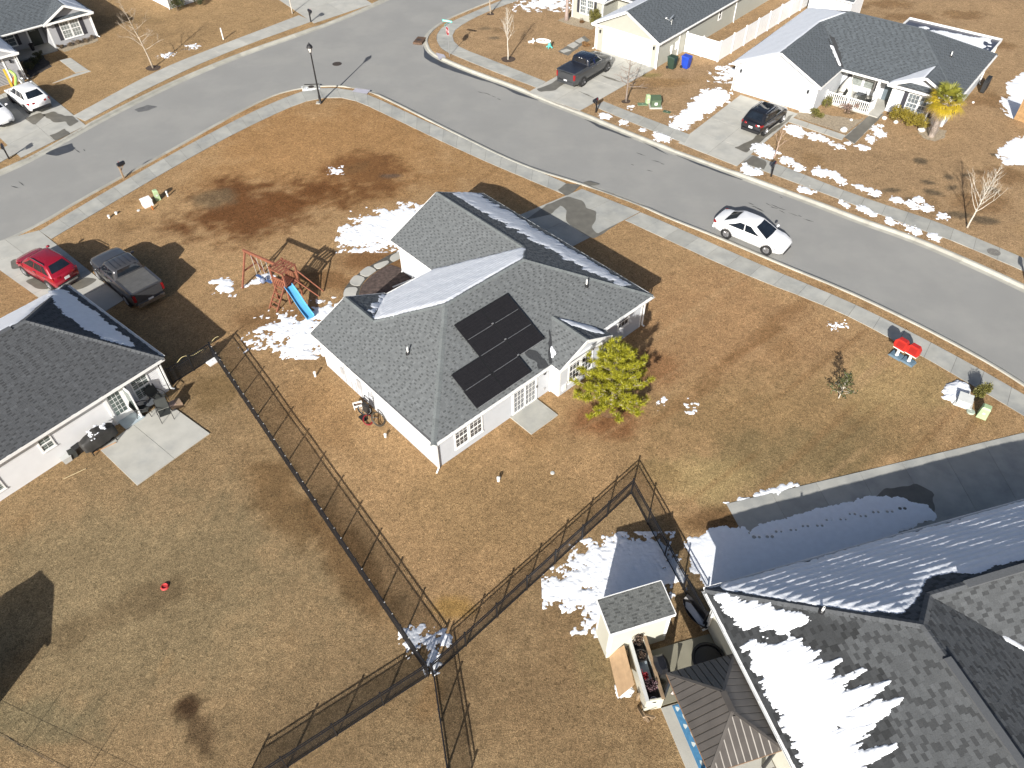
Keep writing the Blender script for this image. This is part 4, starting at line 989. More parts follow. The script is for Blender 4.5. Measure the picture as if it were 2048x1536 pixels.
Cc.soffit([(0, 0), (16.1, 0), (16.1, -6.5), (10.85, -6.5), (10.85, -19), (0, -19)], 2.4)
Cc.walls([(.35, -.35), (.35, -18.6), (10.5, -18.6), (10.5, -6.1), (15.7, -6.1), (15.7, -.35)], 2.26, M_SIDC, expo=.12)
Cc.gutter((0, -19), (0, 0), 2.4) if 0 else Cc.gutter((0, 0), (0, -19), 2.4); Cc.rake((16.12, 0, 2.4), (16.12, -3.25, 4.2525)); Cc.rake((16.12, -6.5, 2.4), (16.12, -3.25, 4.2525)); Cc.gable((15.7, -6.1), (15.7, -.35), (15.7, -3.25, 4.1), 2.26, M_SIDC); Cc.gutter((16.1, 0), (0, 0), 2.4)
for k in range(14): MB().bar((-.12, -.5 - k * 1.3, 2.405), (.02, -.5 - k * 1.3, 2.405), .03, .012).obj('gutter_hanger', M_TRIM, Cc.root)
Cc.downspout((.28, -.55), 2.3, (-.2, 0)); Cc.vent((3.05, -2.55, 3.77), .35)
wl = ((.35, -.35), (.35, -18.6)); Cc.window(*wl, 7.1, .9, .5, 1.4, 3, 2); Cc.window(*wl, 3.2, .8, .6, 1.3, 3, 2)
Cc.roof_snow(cN, [(.9, -.18), (15.9, -.2), (15.9, -2.85), (9.1, -2.65), (8.0, -2.2), (7.2, -2.3), (6.6, -2.75), (5.9, -3.15), (5.3, -3.4), (4.4, -2.95), (2.6, -1.65)], thick=.07, cover=.88, rag=.28, edge=.25, res=.05, sc=.9, stretch=(.6, 1.3), ripple=.020, rlen=.30)
KW_ = dict(thick=.06, res=.035, stretch=(.16, 1.2), sc=1.0)
Cc.roof_snow(cW, [(.34, -.46), (1.06, -1.19), (1.74, -1.8), (2.14, -2.08), (2.57, -2.51), (2.08, -2.65), (1.68, -2.64), (1.31, -2.18), (.66, -1.89), (.46, -1.4)], cover=.66, rag=.5, edge=.2, seed=1, **KW_)
Cc.roof_snow(cW, [(.52, -2.61), (1.13, -3.01), (1.76, -3.2), (2.02, -4.2), (2.14, -4.8), (2.3, -5.11), (1.84, -5.36), (1.5, -5.7), (1.39, -6.38), (1.75, -6.86), (1.68, -7.35), (1.5, -9), (.6, -9), (.5, -7.4), (.45, -4.9), (.42, -3.83)], cover=.74, rag=.55, edge=.3, seed=2, **KW_)
for k_, f_ in enumerate(([(1.75, -2.5), (1.9, -2.9), (1.9, -3.8), (1.5, -3.8), (1.6, -3.1)], [(1.9, -3.6), (2.35, -3.71), (1.82, -3.95), (1.6, -3.83)], [(1.9, -4.1), (2.7, -4.27), (1.93, -4.6)], [(1.9, -4.65), (3.15, -4.83), (2.08, -5.15), (1.6, -5.05)], [(1.5, -5.3), (2.4, -5.28), (3.55, -5.46), (2.22, -5.7), (1.4, -5.75)], [(1.7, -5.8), (2.87, -5.95), (3.65, -6.03), (2.75, -6.25), (1.9, -6.2), (1.5, -5.85)], [(1.1, -6.0), (1.9, -6.18), (2.65, -6.44), (1.8, -6.6), (1.2, -6.45)], [(1.6, -6.85), (2.85, -7.2), (2.16, -7.3), (1.6, -7.3)])): Cc.roof_snow(cW, f_, cover=.60, rag=.55, edge=.16, seed=3 + k_, **KW_)
Cc.roof_snow(cE, [(9.0, -5.05), (9.1, -4.87), (10.7, -6.35), (10.55, -6.45)], thick=.04, cover=.6, rag=.4, edge=.1, res=.05)

# ================================================================== house with the porch railing, upper right
D = House('porch_house', 'light grey house with white railed porch, two car garage door and palm', (24.49, 57.89), -39)
z4 = 2.4
dL = ([(-7.2, -.9, z4), (-3.42, -.9, 4.12), (-3.42, 7.02, 4.12), (-1.87, 8.57, 4.83), (-7.2, 13.9, z4)], UP); dG = ([(.35, -.9, z4), (-3.42, -.9, 4.12), (-3.42, 7.02, 4.12), (.35, 3.25, z4)], UP)
dF = ([(.35, 3.25, z4), (-3.42, 7.02, 4.12), (-1.87, 8.57, 4.83), (3.97, 8.57, 4.83), (9.3, 3.25, z4)], UP); dR = ([(9.3, 3.25, z4), (3.97, 8.57, 4.83), (9.3, 13.9, z4)], UP); dB = ([(9.3, 13.9, z4), (-7.2, 13.9, z4), (-1.87, 8.57, 4.83), (3.97, 8.57, 4.83)], UP)
dbL = ([(4.15, 2.95, z4 + .001), (6.7, 2.95, 3.56), (6.7, 5.8, 3.56), (4.15, 3.25, z4 + .001)], UP); dbR = ([(9.25, 2.95, z4 + .001), (6.7, 2.95, 3.56), (6.7, 5.8, 3.56), (9.25, 3.25, z4 + .001)], UP)
D.roof([dL, dG, dF, dR, dB, dbL, dbR], M_ROOFD, M_ROOFD, [((-3.42, -.9, 4.12), (-3.42, 7.0, 4.12)), ((-3.42, 7.02, 4.12), (-1.87, 8.57, 4.83)), ((3.97, 8.57, 4.83), (-1.87, 8.57, 4.83)), ((9.3, 3.25, z4), (3.97, 8.57, 4.83)), ((9.3, 13.9, z4), (3.97, 8.57, 4.83)), ((6.7, 2.95, 3.56), (6.7, 5.7, 3.56))])
D.soffit([(-7.2, -.9), (.35, -.9), (.35, 3.25), (4.15, 3.25), (4.15, 2.95), (9.25, 2.95), (9.3, 3.25), (9.3, 13.9), (-7.2, 13.9)], z4)
D.walls([(-6.85, -.5), (0, -.5), (0, 5.3), (4.5, 5.3), (4.5, 3.7), (8.95, 3.7), (8.95, 13.4), (-6.85, 13.4)], 2.26, M_SIDA)
D.gable((-6.85, -.5), (0, -.5), (-3.42, -.5, 4.0), 2.26, M_SIDA); D.gable((4.5, 3.7), (8.95, 3.7), (6.7, 3.7, 3.35), 2.26, M_SIDA)
for a, b_ in (((-7.2, -.92, z4), (-3.42, -.92, 4.12)), ((.35, -.92, z4), (-3.42, -.92, 4.12)), ((4.15, 2.93, z4), (6.7, 2.93, 3.56)), ((9.25, 2.93, z4), (6.7, 2.93, 3.56))): D.rake(a, b_)
for x0 in (-7.2, -.35, 4.15, 8.6): 
    yy = -.9 if x0 < 1 else 2.95
    MB().box(x0, yy, 2.2, x0 + .7, yy + .38, 2.32).obj('eave_return', M_TRIM, D.root)
D.garage_door((-6.85, -.5), (0, -.5), .8, 4.98, 2.12); D.lamp((-6.85, -.5), (0, -.5), .38, 1.8); D.lamp((-6.85, -.5), (0, -.5), 6.2, 1.7)
MB().box(3.05, 2.95, 0, 3.4, 3.3, .04, M=D.onwall((-6.85, -.5), (0, -.5))).obj('gable_vent', M_TRIM, D.root)
bp_ = ((4.5, 3.7), (8.95, 3.7))
D.window(*bp_, 1.28, .9, .4, 1.5, 3, 2, glass=mat('blue_glass', (.10, .12, .13), .08, var=.5, vscale=2)); D.window(*bp_, 2.2, .9, .4, 1.5, 3, 2, glass=MATS['blue_glass'])
M = D.onwall(*bp_)
for x0 in (.93, 3.14): MB().box(x0, .38, 0, x0 + .32, 1.9, .035, M=M).obj('shutter', M_SHUT, D.root)
pb = ((0, 5.3), (4.5, 5.3)); D.window(*pb, .8, .95, .55, 1.45, 1, 1, glass=M_GLASSD, grid=False); D.window(*pb, 1.8, .95, .55, 1.45, 1, 1, glass=M_GLASSD, grid=False)
M = D.onwall(*pb)
for x0 in (.42, 2.8): MB().box(x0, .53, 0, x0 + .32, 2.0, .035, M=M).obj('shutter', M_SHUT, D.root)
MB().box(3.55, .05, .0, 4.45, 2.1, .05, M=M).obj('front_door', mat('grey_blue_door', (.12, .15, .17), .5), D.root); MB().bar((3.42, 3.45, 0), (3.42, 3.45, 2.25), .2, .2).obj('porch_post', M_TRIM, D.root)
MB().box(.02, 2.0, 0, 4.48, 5.28, .1).obj('porch_slab', M_CONC, D.root)
D.downspout((9.05, 13.2), 2.3, (.15, 0)); D.downspout((.05, -.5 - .1), 2.3, (-.9, -.15)); D.downspout((-6.95, -.6), 2.3, (0, -.15)); D.downspout((.2, 3.2), 2.35, (0, 0)) if 0 else None
D.gutter((.35, 3.23), (4.15, 3.23), z4); D.gutter((9.32, 3.2), (9.32, 13.8), z4); D.vent((5.6, 9.2, 4.1), .4) if 0 else D.vent((6.9, 8.1, 3.48), .4)
D.roof_snow(dL, [(-6.95, -.8), (-3.7, -.8), (-3.7, 7.0), (-2.3, 8.4), (-4.5, 11), (-6.95, 13.4)], thick=.06, cover=.9, rag=.2, edge=.2, res=.08, sc=.7, ripple=.008, rlen=.3)
D.roof_snow(dbL, [(4.35, 3.05), (6.45, 3.05), (6.5, 5.45), (4.4, 3.4)], thick=.05, cover=.85, rag=.25, edge=.15, res=.07)
D.roof_snow(dG, [(-1.55, 4.9), (-.05, 3.4), (.05, 3.6), (-1.4, 5.1)], thick=.05, cover=.7, rag=.4, edge=.1, res=.06)
wet_roof(D, dG, [(-2.1, 5.55), (.2, 3.2), (.3, 3.15), (-.1, 3.3), (-1.9, 5.2)], amp=.08)
wet_roof(D, dF, [(-2.2, 5.9), (.2, 3.4), (.45, 3.4), (-.6, 4.6), (-1.7, 5.75)], amp=.08)

# ================================================================== house behind the white fence, upper middle
E = House('sage_house', 'sage grey house with white garage door behind the parked black pickup', (12.87, 66.14), -41)
ez, ep = 2.35, 4.15
eL = ([(-6.85, -.38, ez), (-3.25, -.38, ep), (-3.25, 30, ep), (-6.85, 30, ez)], UP); eR = ([(.35, -.38, ez), (-3.25, -.38, ep), (-3.25, 30, ep), (.35, 30, ez)], UP)
eF = ([(-13.2, 6.2, ez), (-6.6, 6.2, ez), (-3.3, 9.5, 4.0), (-3.3, 11.5, 5.0), (-9, 11.5, 5.0)], UP); e1 = ([(-13.2, 4.3, ez), (-11, 4.3, 3.4), (-11, 8.4, 3.4), (-13.2, 6.3, ez)], UP); e2 = ([(-8.8, 4.3, ez), (-11, 4.3, 3.4), (-11, 8.4, 3.4), (-8.8, 6.3, ez)], UP)
E.roof([eL, eR, eF, e1, e2], M_ROOFD, M_ROOFD, [((-3.25, -.38, ep), (-3.25, 29, ep)), ((-11, 4.3, 3.4), (-11, 8, 3.4))])
E.soffit([(-6.85, -.38), (.35, -.38), (.35, 30), (-6.85, 30)], ez); E.soffit([(-13.2, 4.3), (-8.8, 4.3), (-8.8, 6.2), (-6.9, 6.2), (-6.9, 14), (-13.2, 14)], ez)
E.walls([(-6.45, 0), (0, 0), (0, 29.5), (-6.45, 29.5)], 2.21, M_SIDE); E.walls([(-12.85, 4.7), (-9.2, 4.7), (-9.2, 7.2), (-6.5, 7.2), (-6.5, 13.8), (-12.85, 13.8)], 2.21, M_SIDE)
E.gable((-6.45, 0), (0, 0), (-3.25, 0, 4.05), 2.21, M_SIDE); E.gable((-12.85, 4.7), (-9.2, 4.7), (-11, 4.7, 3.3), 2.21, M_SIDE)
for a, b_ in (((-6.85, -.4, ez), (-3.25, -.4, ep)), ((.35, -.4, ez), (-3.25, -.4, ep)), ((-13.2, 4.28, ez), (-11, 4.28, 3.4)), ((-8.8, 4.28, ez), (-11, 4.28, 3.4))): E.rake(a, b_)
for x0 in (-6.85, -.35): MB().box(x0, -.38, 2.15, x0 + .7, -.02, 2.27).obj('eave_return', M_TRIM, E.root)
E.garage_door((-6.45, 0), (0, 0), .82, 4.98, 2.15); E.lamp((-6.45, 0), (0, 0), .4, 1.75); E.lamp((-6.45, 0), (0, 0), 6.12, 1.75)
E.window((-12.85, 4.7), (-9.2, 4.7), .95, .8, .65, 1.4, 3, 2, glass=MATS['blue_glass']); E.window((-12.85, 4.7), (-9.2, 4.7), 1.78, .8, .65, 1.4, 3, 2, glass=MATS['blue_glass'])
M = E.onwall((-12.85, 4.7), (-9.2, 4.7))
for x0 in (.6, 2.62): MB().box(x0, .63, 0, x0 + .3, 2.05, .035, M=M).obj('shutter', M_SHUT, E.root)
E.window((0, 0), (0, 29.5), 10.45, .55, 1.1, .85, 1, 1); E.gutter((.37, -.3), (.37, 29), ez); E.downspout((.12, -.05), 2.25, (.1, -.15)); E.downspout((.12, 13.6), 2.25, (.1, -.1)); E.downspout((-6.55, -.05), 2.25, (-.2, -.1))
M = E.onwall((0, 0), (0, 29.5))
for x0, z0, w_, h_ in ((2.2, .8, .3, .5), (3.0, .7, .35, .7), (3.5, .1, .05, 1.9), (2.35, .05, .05, .75)): MB().box(x0, z0, 0, x0 + w_, z0 + h_, .1, M=M).obj('meter_box', M_PVC, E.root)
E.roof_snow(eL, [(-6.6, -.2), (-3.6, -.2), (-3.6, 20), (-6.6, 20)], thick=.06, cover=.88, rag=.2, edge=.2, res=.14)
E.roof_snow(e2, [(-9, 4.5), (-10.8, 4.5), (-10.8, 7.6), (-9, 6.2)], thick=.05, cover=.8, rag=.3, edge=.15, res=.1)

# ================================================================== house at the upper left
Fh = House('dove_grey_house', 'dove grey house with gabled window bay and navy shutters behind white suv', (-39.34, 74.16), 43)
q1, q2 = 2.35, 3.5
fF = ([(-18, -.3, q1), (.35, -.3, q1), (-4.6, 4.7, 4.85), (-18, 4.7, 4.85)], UP); fR = ([(.35, -.3, q1), (.35, 9.7, q1), (-4.6, 4.7, 4.85)], UP); fB = ([(.35, 9.7, q1), (-18, 9.7, q1), (-18, 4.7, 4.85), (-4.6, 4.7, 4.85)], UP)
b1 = ([(-4.25, -.45, q1 + .001), (-1.95, -.45, q2), (-1.95, 2.05, q2), (-4.25, -.3, q1 + .001)], UP); b2 = ([(.36, -.45, q1 + .001), (-1.95, -.45, q2), (-1.95, 2.05, q2), (.36, -.3, q1 + .001)], UP)
g1_ = ([(-7.95, -5.0, q1), (-11.2, -5.0, 4.0), (-11.2, 3.2, 4.0), (-7.95, -.2, q1)], UP); g2_ = ([(-14.45, -5.0, q1), (-11.2, -5.0, 4.0), (-11.2, 3.2, 4.0), (-14.45, -.2, q1)], UP)
Fh.roof([fF, fR, fB, b1, b2, g1_, g2_], M_ROOFD, M_ROOFD, [((.35, -.3, q1), (-4.6, 4.7, 4.85)), ((-1.95, -.45, q2), (-1.95, 2.0, q2)), ((-11.2, -5, 4.0), (-11.2, 3.1, 4.0)), ((-18, 4.7, 4.85), (-4.6, 4.7, 4.85))])
Fh.soffit([(-18, -.3), (-14.45, -.3), (-14.45, -5), (-7.95, -5), (-7.95, -.3), (-4.25, -.3), (-4.25, -.45), (.35, -.45), (.35, 9.7), (-18, 9.7)], q1)
Fh.walls([(-3.93, 0), (0, 0), (0, 9.35), (-17.6, 9.35), (-17.6, 0), (-14.1, 0), (-14.1, -4.6), (-8.3, -4.6), (-8.3, 1.8), (-3.93, 1.8)], 2.21, M_SIDF)
Fh.gable((-3.93, 0), (0, 0), (-1.95, 0, 3.35), 2.21, M_SIDF); Fh.gable((-14.1, -4.6), (-8.3, -4.6), (-11.2, -4.6, 3.85), 2.21, M_SIDF)
for a, b_ in (((-4.25, -.47, q1), (-1.95, -.47, q2)), ((.35, -.47, q1), (-1.95, -.47, q2)), ((-7.95, -5.02, q1), (-11.2, -5.02, 4.0)), ((-14.45, -5.02, q1), (-11.2, -5.02, 4.0))): Fh.rake(a, b_)
for x0, y0 in ((-4.25, -.45), (-.35, -.45), (-8.65, -5)): MB().box(x0, y0, 2.15, x0 + .7, y0 + .38, 2.27).obj('eave_return', M_TRIM, Fh.root)
bf = ((-3.93, 0), (0, 0)); Fh.window(*bf, 1.08, .87, .57, 1.5, 3, 2, glass=mat('curtain_glass', (.20, .22, .21), .1, var=.4, vscale=6)); Fh.window(*bf, 1.97, .87, .57, 1.5, 3, 2, glass=MATS['curtain_glass'])
M = Fh.onwall(*bf)
for x0 in (.7, 2.9): MB().box(x0, .55, 0, x0 + .34, 2.08, .035, M=M).obj('shutter', M_SHUT, Fh.root)
pw_ = ((-8.3, 1.8), (-3.93, 1.8)); M = Fh.onwall(*pw_)
MB().box(3.05, .02, 0, 4.0, 2.1, .05, M=M).obj('front_door', mat('dark_green_door', (.022, .028, .022), .4), Fh.root); MB().box(3.2, 1.35, .05, 3.75, 1.9, .06, M=M).obj('door_window', MATS['curtain_glass'], Fh.root)
MB().box(2.9, .0, 0, 3.04, 2.15, .06, M=M).obj('door_trim', M_TRIM, Fh.root); Fh.window(*pw_, .55, 1.3, .55, 1.4, 2, 2, glass=MATS['blue_glass']); MB().box(1.9, .53, 0, 2.2, 2.0, .035, M=M).obj('shutter', M_SHUT, Fh.root)
MB().box(-8.25, -.6, 0, -3.95, 1.78, .1).obj('porch_slab', M_CONC2, Fh.root)
MB().box(-5.5, .2, .0, -4.0, 1.3, .0).obj('x', None, Fh.root) if 0 else None
M = Fh.onwall((-14.1, -4.6), (-8.3, -4.6)); MB().box(.5, .0, -.0, 4.7, 2.15, .012, M=M).obj('garage_shade_sheet', mat('painted_garage_shade', (.012, .012, .013), .9), Fh.root)  # near-black sheet on the wall, painted as the shade inside the open garage
for x0, x1 in ((.38, .5), (4.7, 4.82)): MB().box(x0, 0, 0, x1, 2.25, .06, M=M).obj('door_trim', M_TRIM, Fh.root)
MB().box(.38, 2.15, 0, 4.82, 2.26, .06, M=M).obj('door_trim', M_TRIM, Fh.root) if 0 else MB().box(.5, 2.15, 0, 4.7, 2.26, .055, M=M).obj('door_trim', M_TRIM, Fh.root)
Fh.lamp((-14.1, -4.6), (-8.3, -4.6), 5.3, 1.75); Fh.gutter((-7.9, -.32), (-4.3, -.32), q1); Fh.downspout((.05, -.1), 2.2, (.12, -.12)); Fh.downspout((-8.2, -4.7), 2.2, (.1, -.1))
Fh.roof_snow(fR, [(0, .3), (0, 9), (-3.4, 4.9), (-2.2, 2.9)], thick=.06, cover=.85, rag=.25, edge=.2, res=.1); Fh.roof_snow(b2, [(.2, -.3), (-1.7, -.3), (-1.7, 1.6)], thick=.05, cover=.8, rag=.25, edge=.15, res=.08)
Fh.roof_snow(g1_, [(-8.2, -4.8), (-10.9, -4.8), (-10.9, 2.3), (-8.2, -.6)], thick=.05, cover=.85, rag=.25, edge=.2, res=.1)

# ================================================================== white house whose corner shows at the top edge
Gh = House('white_cottage', 'white walled house corner behind two round evergreen bushes at the top', (-34.49, 81.12), 46)
Gp = ([(-.3, -.3, 2.5), (12, -.3, 2.5), (12, 5, 4.9), (5, 5, 4.9)], UP); Gq = ([(-.3, -.3, 2.5), (5, 5, 4.9), (-.3, 10.3, 2.5)], UP); Gr = ([(-.3, 10.3, 2.5), (12, 10.3, 2.5), (12, 5, 4.9), (5, 5, 4.9)], UP)
Gh.roof([Gp, Gq, Gr], M_ROOFD, M_ROOFD, [((-.3, -.3, 2.5), (5, 5, 4.9))]); Gh.soffit([(-.3, -.3), (12, -.3), (12, 10.3), (-.3, 10.3)], 2.5); Gh.walls([(0, 0), (11.6, 0), (11.6, 10), (0, 10)], 2.36, M_SIDB); Gh.downspout((-.1, -.08), 2.3, (-.1, -.1))


# ------------------------------------------------------------------ black picket fences
M_FENCE = mat('fence_black', (0.014, 0.014, 0.016), 0.5, var=0.15)
PICK = None
def picket_fence(p0, p1, label, step=1.83, h=1.1, puppy=True, gap=.10, skip=None, ends=(True, True), pw=.010):
    global PICK
    p0 = np.array(p0[:2]); p1 = np.array(p1[:2]); L_ = float(np.linalg.norm(p1 - p0)); ang = math.atan2(p1[1] - p0[1], p1[0] - p0[0])
    root = thing('picket_fence', label, 'fence', (*p0, 0), ang, 'black metal picket fences round the back yards')
    n = max(1, round(L_ / step)); st = L_ / n
    for k in range(n + 1):
        if (k == 0 and not ends[0]) or (k == n and not ends[1]): continue
        mb = MB(); x_ = k * st; mb.box(x_ - .028, -.028, -.05, x_ + .028, .028, h + .06); mb.box(x_ - .034, -.034, h + .06, x_ + .034, .034, h + .085); mb.obj('post', M_FENCE, root)
    for z in (.09, h - .19, h - .03):
        MB().box(0, -.019, z - .017, L_, .019, z + .017).obj('rail', M_FENCE, root)
    mb = MB(); mb.box(-pw, -pw * .7, .03, pw, pw * .7, 1.1); PICK = mb.mesh('picket', M_FENCE)
    m = int(L_ / gap)
    for k in range(m):
        x_ = (k + .5) * L_ / m
        if abs((x_ / st) - round(x_ / st)) * st < .03: continue
        inst(PICK, 'picket', root, (x_, 0, 0))
    if puppy:
        mb = MB()
        for k in range(1, m): x_ = k * L_ / m; mb.box(x_ - pw * .8, -pw * .6, .03, x_ + pw * .8, pw * .6, h - .19)
        mb.obj('short_pickets', M_FENCE, root, kind='stuff')
    return root
f1 = picket_fence((-16.34, 29.91), (-3.36, 12.14), 'long black picket fence with white rivets between left yard and solar panel house', puppy=True)
mb = MB(); L1 = math.dist((-16.34, 29.91), (-3.36, 12.14))
for k in range(int(L1 / .62)): mb.box(k * .62 + .3, -.024, 1.088, k * .62 + .318, .024, 1.104)
mb.obj('rivets', M_PVC, f1, kind='stuff')
picket_fence((-3.35, 12.08), (-9.75, 7.73), 'black picket fence running to the lower left from the fence crossing', puppy=True)
picket_fence((-3.16, 12.08), (5.49, 20.57), 'black picket fence rising from the crossing to the peak above the shed', gap=.10, pw=.0062)
picket_fence((5.50, 20.55), (7.64, 14.05), 'black picket fence from the peak down to the ivory house past the shed', gap=.10, pw=.0062, ends=(False, True))
picket_fence((-3.10, 12.04), (-2.08, 7.11), 'black picket fence running down from the crossing to the bottom edge', gap=.10, pw=.0062, ends=(False, True))
gt = picket_fence((-18.06, 27.95), (-16.37, 29.91), 'short black picket fence and gate beside white house with yellow rope on it', puppy=True, step=1.4)
mb = MB(); r_ = []
for k in range(28):
    t_ = k / 27; r_.append((.35 + 2.9 * t_, .03 + .02 * math.sin(t_ * 9), 1.02 + .13 * math.sin(t_ * 7.5) - .06 * math.sin(t_ * 19)))
mb.tube(r_, .016, 5); o = mb.obj('rope', mat('yellow_rope', (.62, .52, .26), .8), None, loc=(*(-18.06, 27.95), 0)); o.rotation_euler = (0, 0, math.atan2((-16.37, 29.91)[1] - (-18.06, 27.95)[1], (-16.37, 29.91)[0] - (-18.06, 27.95)[0])); tag(o, 'pale yellow rope looped along the short gate fence', 'rope')
# thin wire fence at the lower left
w0, w1 = (-19.90, 10.40), (-14.22, 8.07)
wr = thing('wire_fence', 'thin wire fence on slim dark stakes in the lower left corner', 'fence', (*w0, 0), math.atan2(w1[1] - w0[1], w1[0] - w0[0]))
for q in [(-18.00, 9.56), (-15.36, 8.53), (-13.02, 7.63)]:
    dx = math.dist(q, w0); MB().tube([(dx, 0, -.05), (dx, 0, 1.15)], .012, 5).obj('stake', M_FENCE, wr)
for z in (.04, .5): MB().tube([(0, 0, z), (7.0, 0, z)], .005, 4).obj('wire', M_FENCE, wr)
# white vinyl fence round the sage house
M_VIN = mat('white_vinyl', (.80, .80, .79), .4, var=.02)
vf = thing('vinyl_fence', 'tall white panel fence with posts beside the sage grey house', 'fence', (12.87, 66.14), R(-41))
def vin(a, b_, n):
    a = np.array(a); b_ = np.array(b_); d = (b_ - a) / np.linalg.norm(b_ - a)
    for k in range(n + 1):
        q = a + (b_ - a) * k / n; mb = MB(); mb.bar((*q, 0), (*q, 1.78), .13, .13); mb.lathe([(.095, 1.78), (.095, 1.80), (0, 1.88)], 4, M=Matrix.Translation((*q, 0)) @ Matrix.Rotation(R(45), 4, 'Z')); mb.obj('post', M_VIN, vf)
    for k in range(n):
        q = a + (b_ - a) * k / n + d * .065; q2 = a + (b_ - a) * (k + 1) / n - d * .065; L_ = np.linalg.norm(q2 - q); m = int(L_ / .18)
        po = MB().bar((*q, .12), (*q2, .12), .045, .14).obj('fence_panel', M_VIN, vf); MB().bar((*q, 1.66), (*q2, 1.66), .045, .14).obj('top_rail', M_VIN, po)
        for j in range(m):
            s0 = q + d * (L_ * j / m + .003); s1 = q + d * (L_ * (j + 1) / m - .003); MB().bar((*s0, .89), (*s1, .89), .025, 1.40).obj('plank', M_VIN, po)
vin((.14, 4.7), (3.5, 4.7), 2); vin((3.5, 4.85), (3.75, 22.8), 8); vin((3.6, 22.95), (-.3, 22.95), 2)
# wooden fence at the right edge
wf0, wf1 = (39.91, 56.26), (42.15, 53.42)
wf = thing('wooden_fence', 'orange brown wooden board fence cut off by the right edge', 'fence', (*wf0, 0), math.atan2(wf1[1] - wf0[1], wf1[0] - wf0[0]))
M_CEDAR = mat('cedar_board', (.36, .22, .10), .8, var=.22, vscale=4)
L_ = math.dist(wf0, wf1); mb = MB(); k = 0
while k * .15 < L_: MB().box(k * .15, -.012, .03, k * .15 + .138, .012, 1.8 + random.uniform(-.01, .01)).obj('plank', M_CEDAR, wf); k += 1
for z in (.3, 1.5): MB().box(0, .014, z, L_, .055, z + .09).obj('rail', M_CEDAR, wf)
for x_ in (0.05, 2.4, 4.2): MB().box(x_, .056, 0, x_ + .09, .146, 1.75).obj('post', M_CEDAR, wf)
# porch railing of the porch house
rl = thing('porch_railing', 'white picket railing with gate side round the front porch', 'railing', (24.49, 57.89), R(-39))
def rail(a, b_, posts=(0, 1)):
    a = np.array(a); b_ = np.array(b_); d = b_ - a
    for t_ in posts: q = a + d * t_; MB().bar((*q, 0), (*q, 1.08), .1, .1).obj('post', M_TRIM, rl)
    for z in (.16, .95): MB().bar((*a, z), (*b_, z), .06, .08).obj('rail', M_TRIM, rl)
    n = int(np.linalg.norm(d) / .15)
    for k in range(1, n): q = a + d * k / n; MB().bar((*q, .2), (*q, .91), .05, .03).obj('baluster', M_TRIM, rl)
rail((.1, 2.05), (3.65, 2.05), (0, .5, 1)); rail((3.65, 2.05), (3.65, 3.3), (1,))


# ------------------------------------------------------------------ vehicles
M_TYRE = mat('tyre', (.018, .018, .018), .85, var=.15)
M_RIM = mat('silver_rim', (.45, .45, .46), .3, .8, var=.05)
M_DRIM = mat('dark_rim', (.10, .10, .105), .35, .7, var=.05)
M_CGLASS = mat('car_glass', (.010, .014, .020), .04, var=.3, vscale=2, spec=.8)
M_CTRIM = mat('black_trim', (.016, .016, .017), .55, var=.1)
M_CHROME = mat('chrome', (.55, .55, .56), .15, .95, var=.03)
M_HEADL = mat('headlight_glass', (.30, .31, .33), .1, var=.2, spec=.8)
M_TAILL = mat('tail_light', (.28, .012, .015), .15, var=.2, spec=.7)
M_PLATE = mat('licence_plate', (.62, .62, .62), .5)
def paint(name, col, rough=.28, metal=.0, coat=.6): return mat(name, col, rough, metal, var=.02, vscale=1.5, coat=coat)

def interp(x, pts):
    xs = [p[0] for p in pts]; ys = [p[1] for p in pts]; x = float(x)
    i = max(0, min(len(xs) - 2, int(np.searchsorted(xs, x)) - 1)); t_ = min(max((x - xs[i]) / (xs[i + 1] - xs[i]), 0), 1); t_ = t_ * t_ * (3 - 2 * t_) * .6 + t_ * .4
    return ys[i] + (ys[i + 1] - ys[i]) * t_

def wheel(x_, y_, r_, side, rim, spokes=5, wd=.22):
    """tyre with tread and a spoked rim; side = +1 for the left (+y)"""
    M = Matrix.Translation((x_, y_, r_)) @ Matrix.Rotation(R(-90 * side), 4, 'X')
    tb = MB(); tb.lathe([(r_ * .60, -wd / 2), (r_ * .93, -wd / 2), (r_, -wd * .36), (r_, wd * .36), (r_ * .93, wd / 2), (r_ * .64, wd / 2), (r_ * .62, wd * .3)], 24, M)
    rb = MB(); rb.lathe([(r_ * .66, wd * .40), (r_ * .66, wd * .5), (r_ * .60, wd * .5), (r_ * .57, wd * .36), (r_ * .2, wd * .26), (0, wd * .26)], 20, M)
    for k in range(spokes):
        a = 2 * math.pi * k / spokes; c, s_ = math.cos(a), math.sin(a)
        p = M @ Vector((c * r_ * .12, s_ * r_ * .12, wd * .44)); q = M @ Vector((c * r_ * .62, s_ * r_ * .62, wd * .47)); rb.bar(p, q, r_ * .17, wd * .12, up=tuple(M.to_3x3() @ Vector((0, 0, 1))))
    rb.lathe([(r_ * .16, wd * .3), (r_ * .16, wd * .5), (0, wd * .52)], 10, M)
    return tb, rb

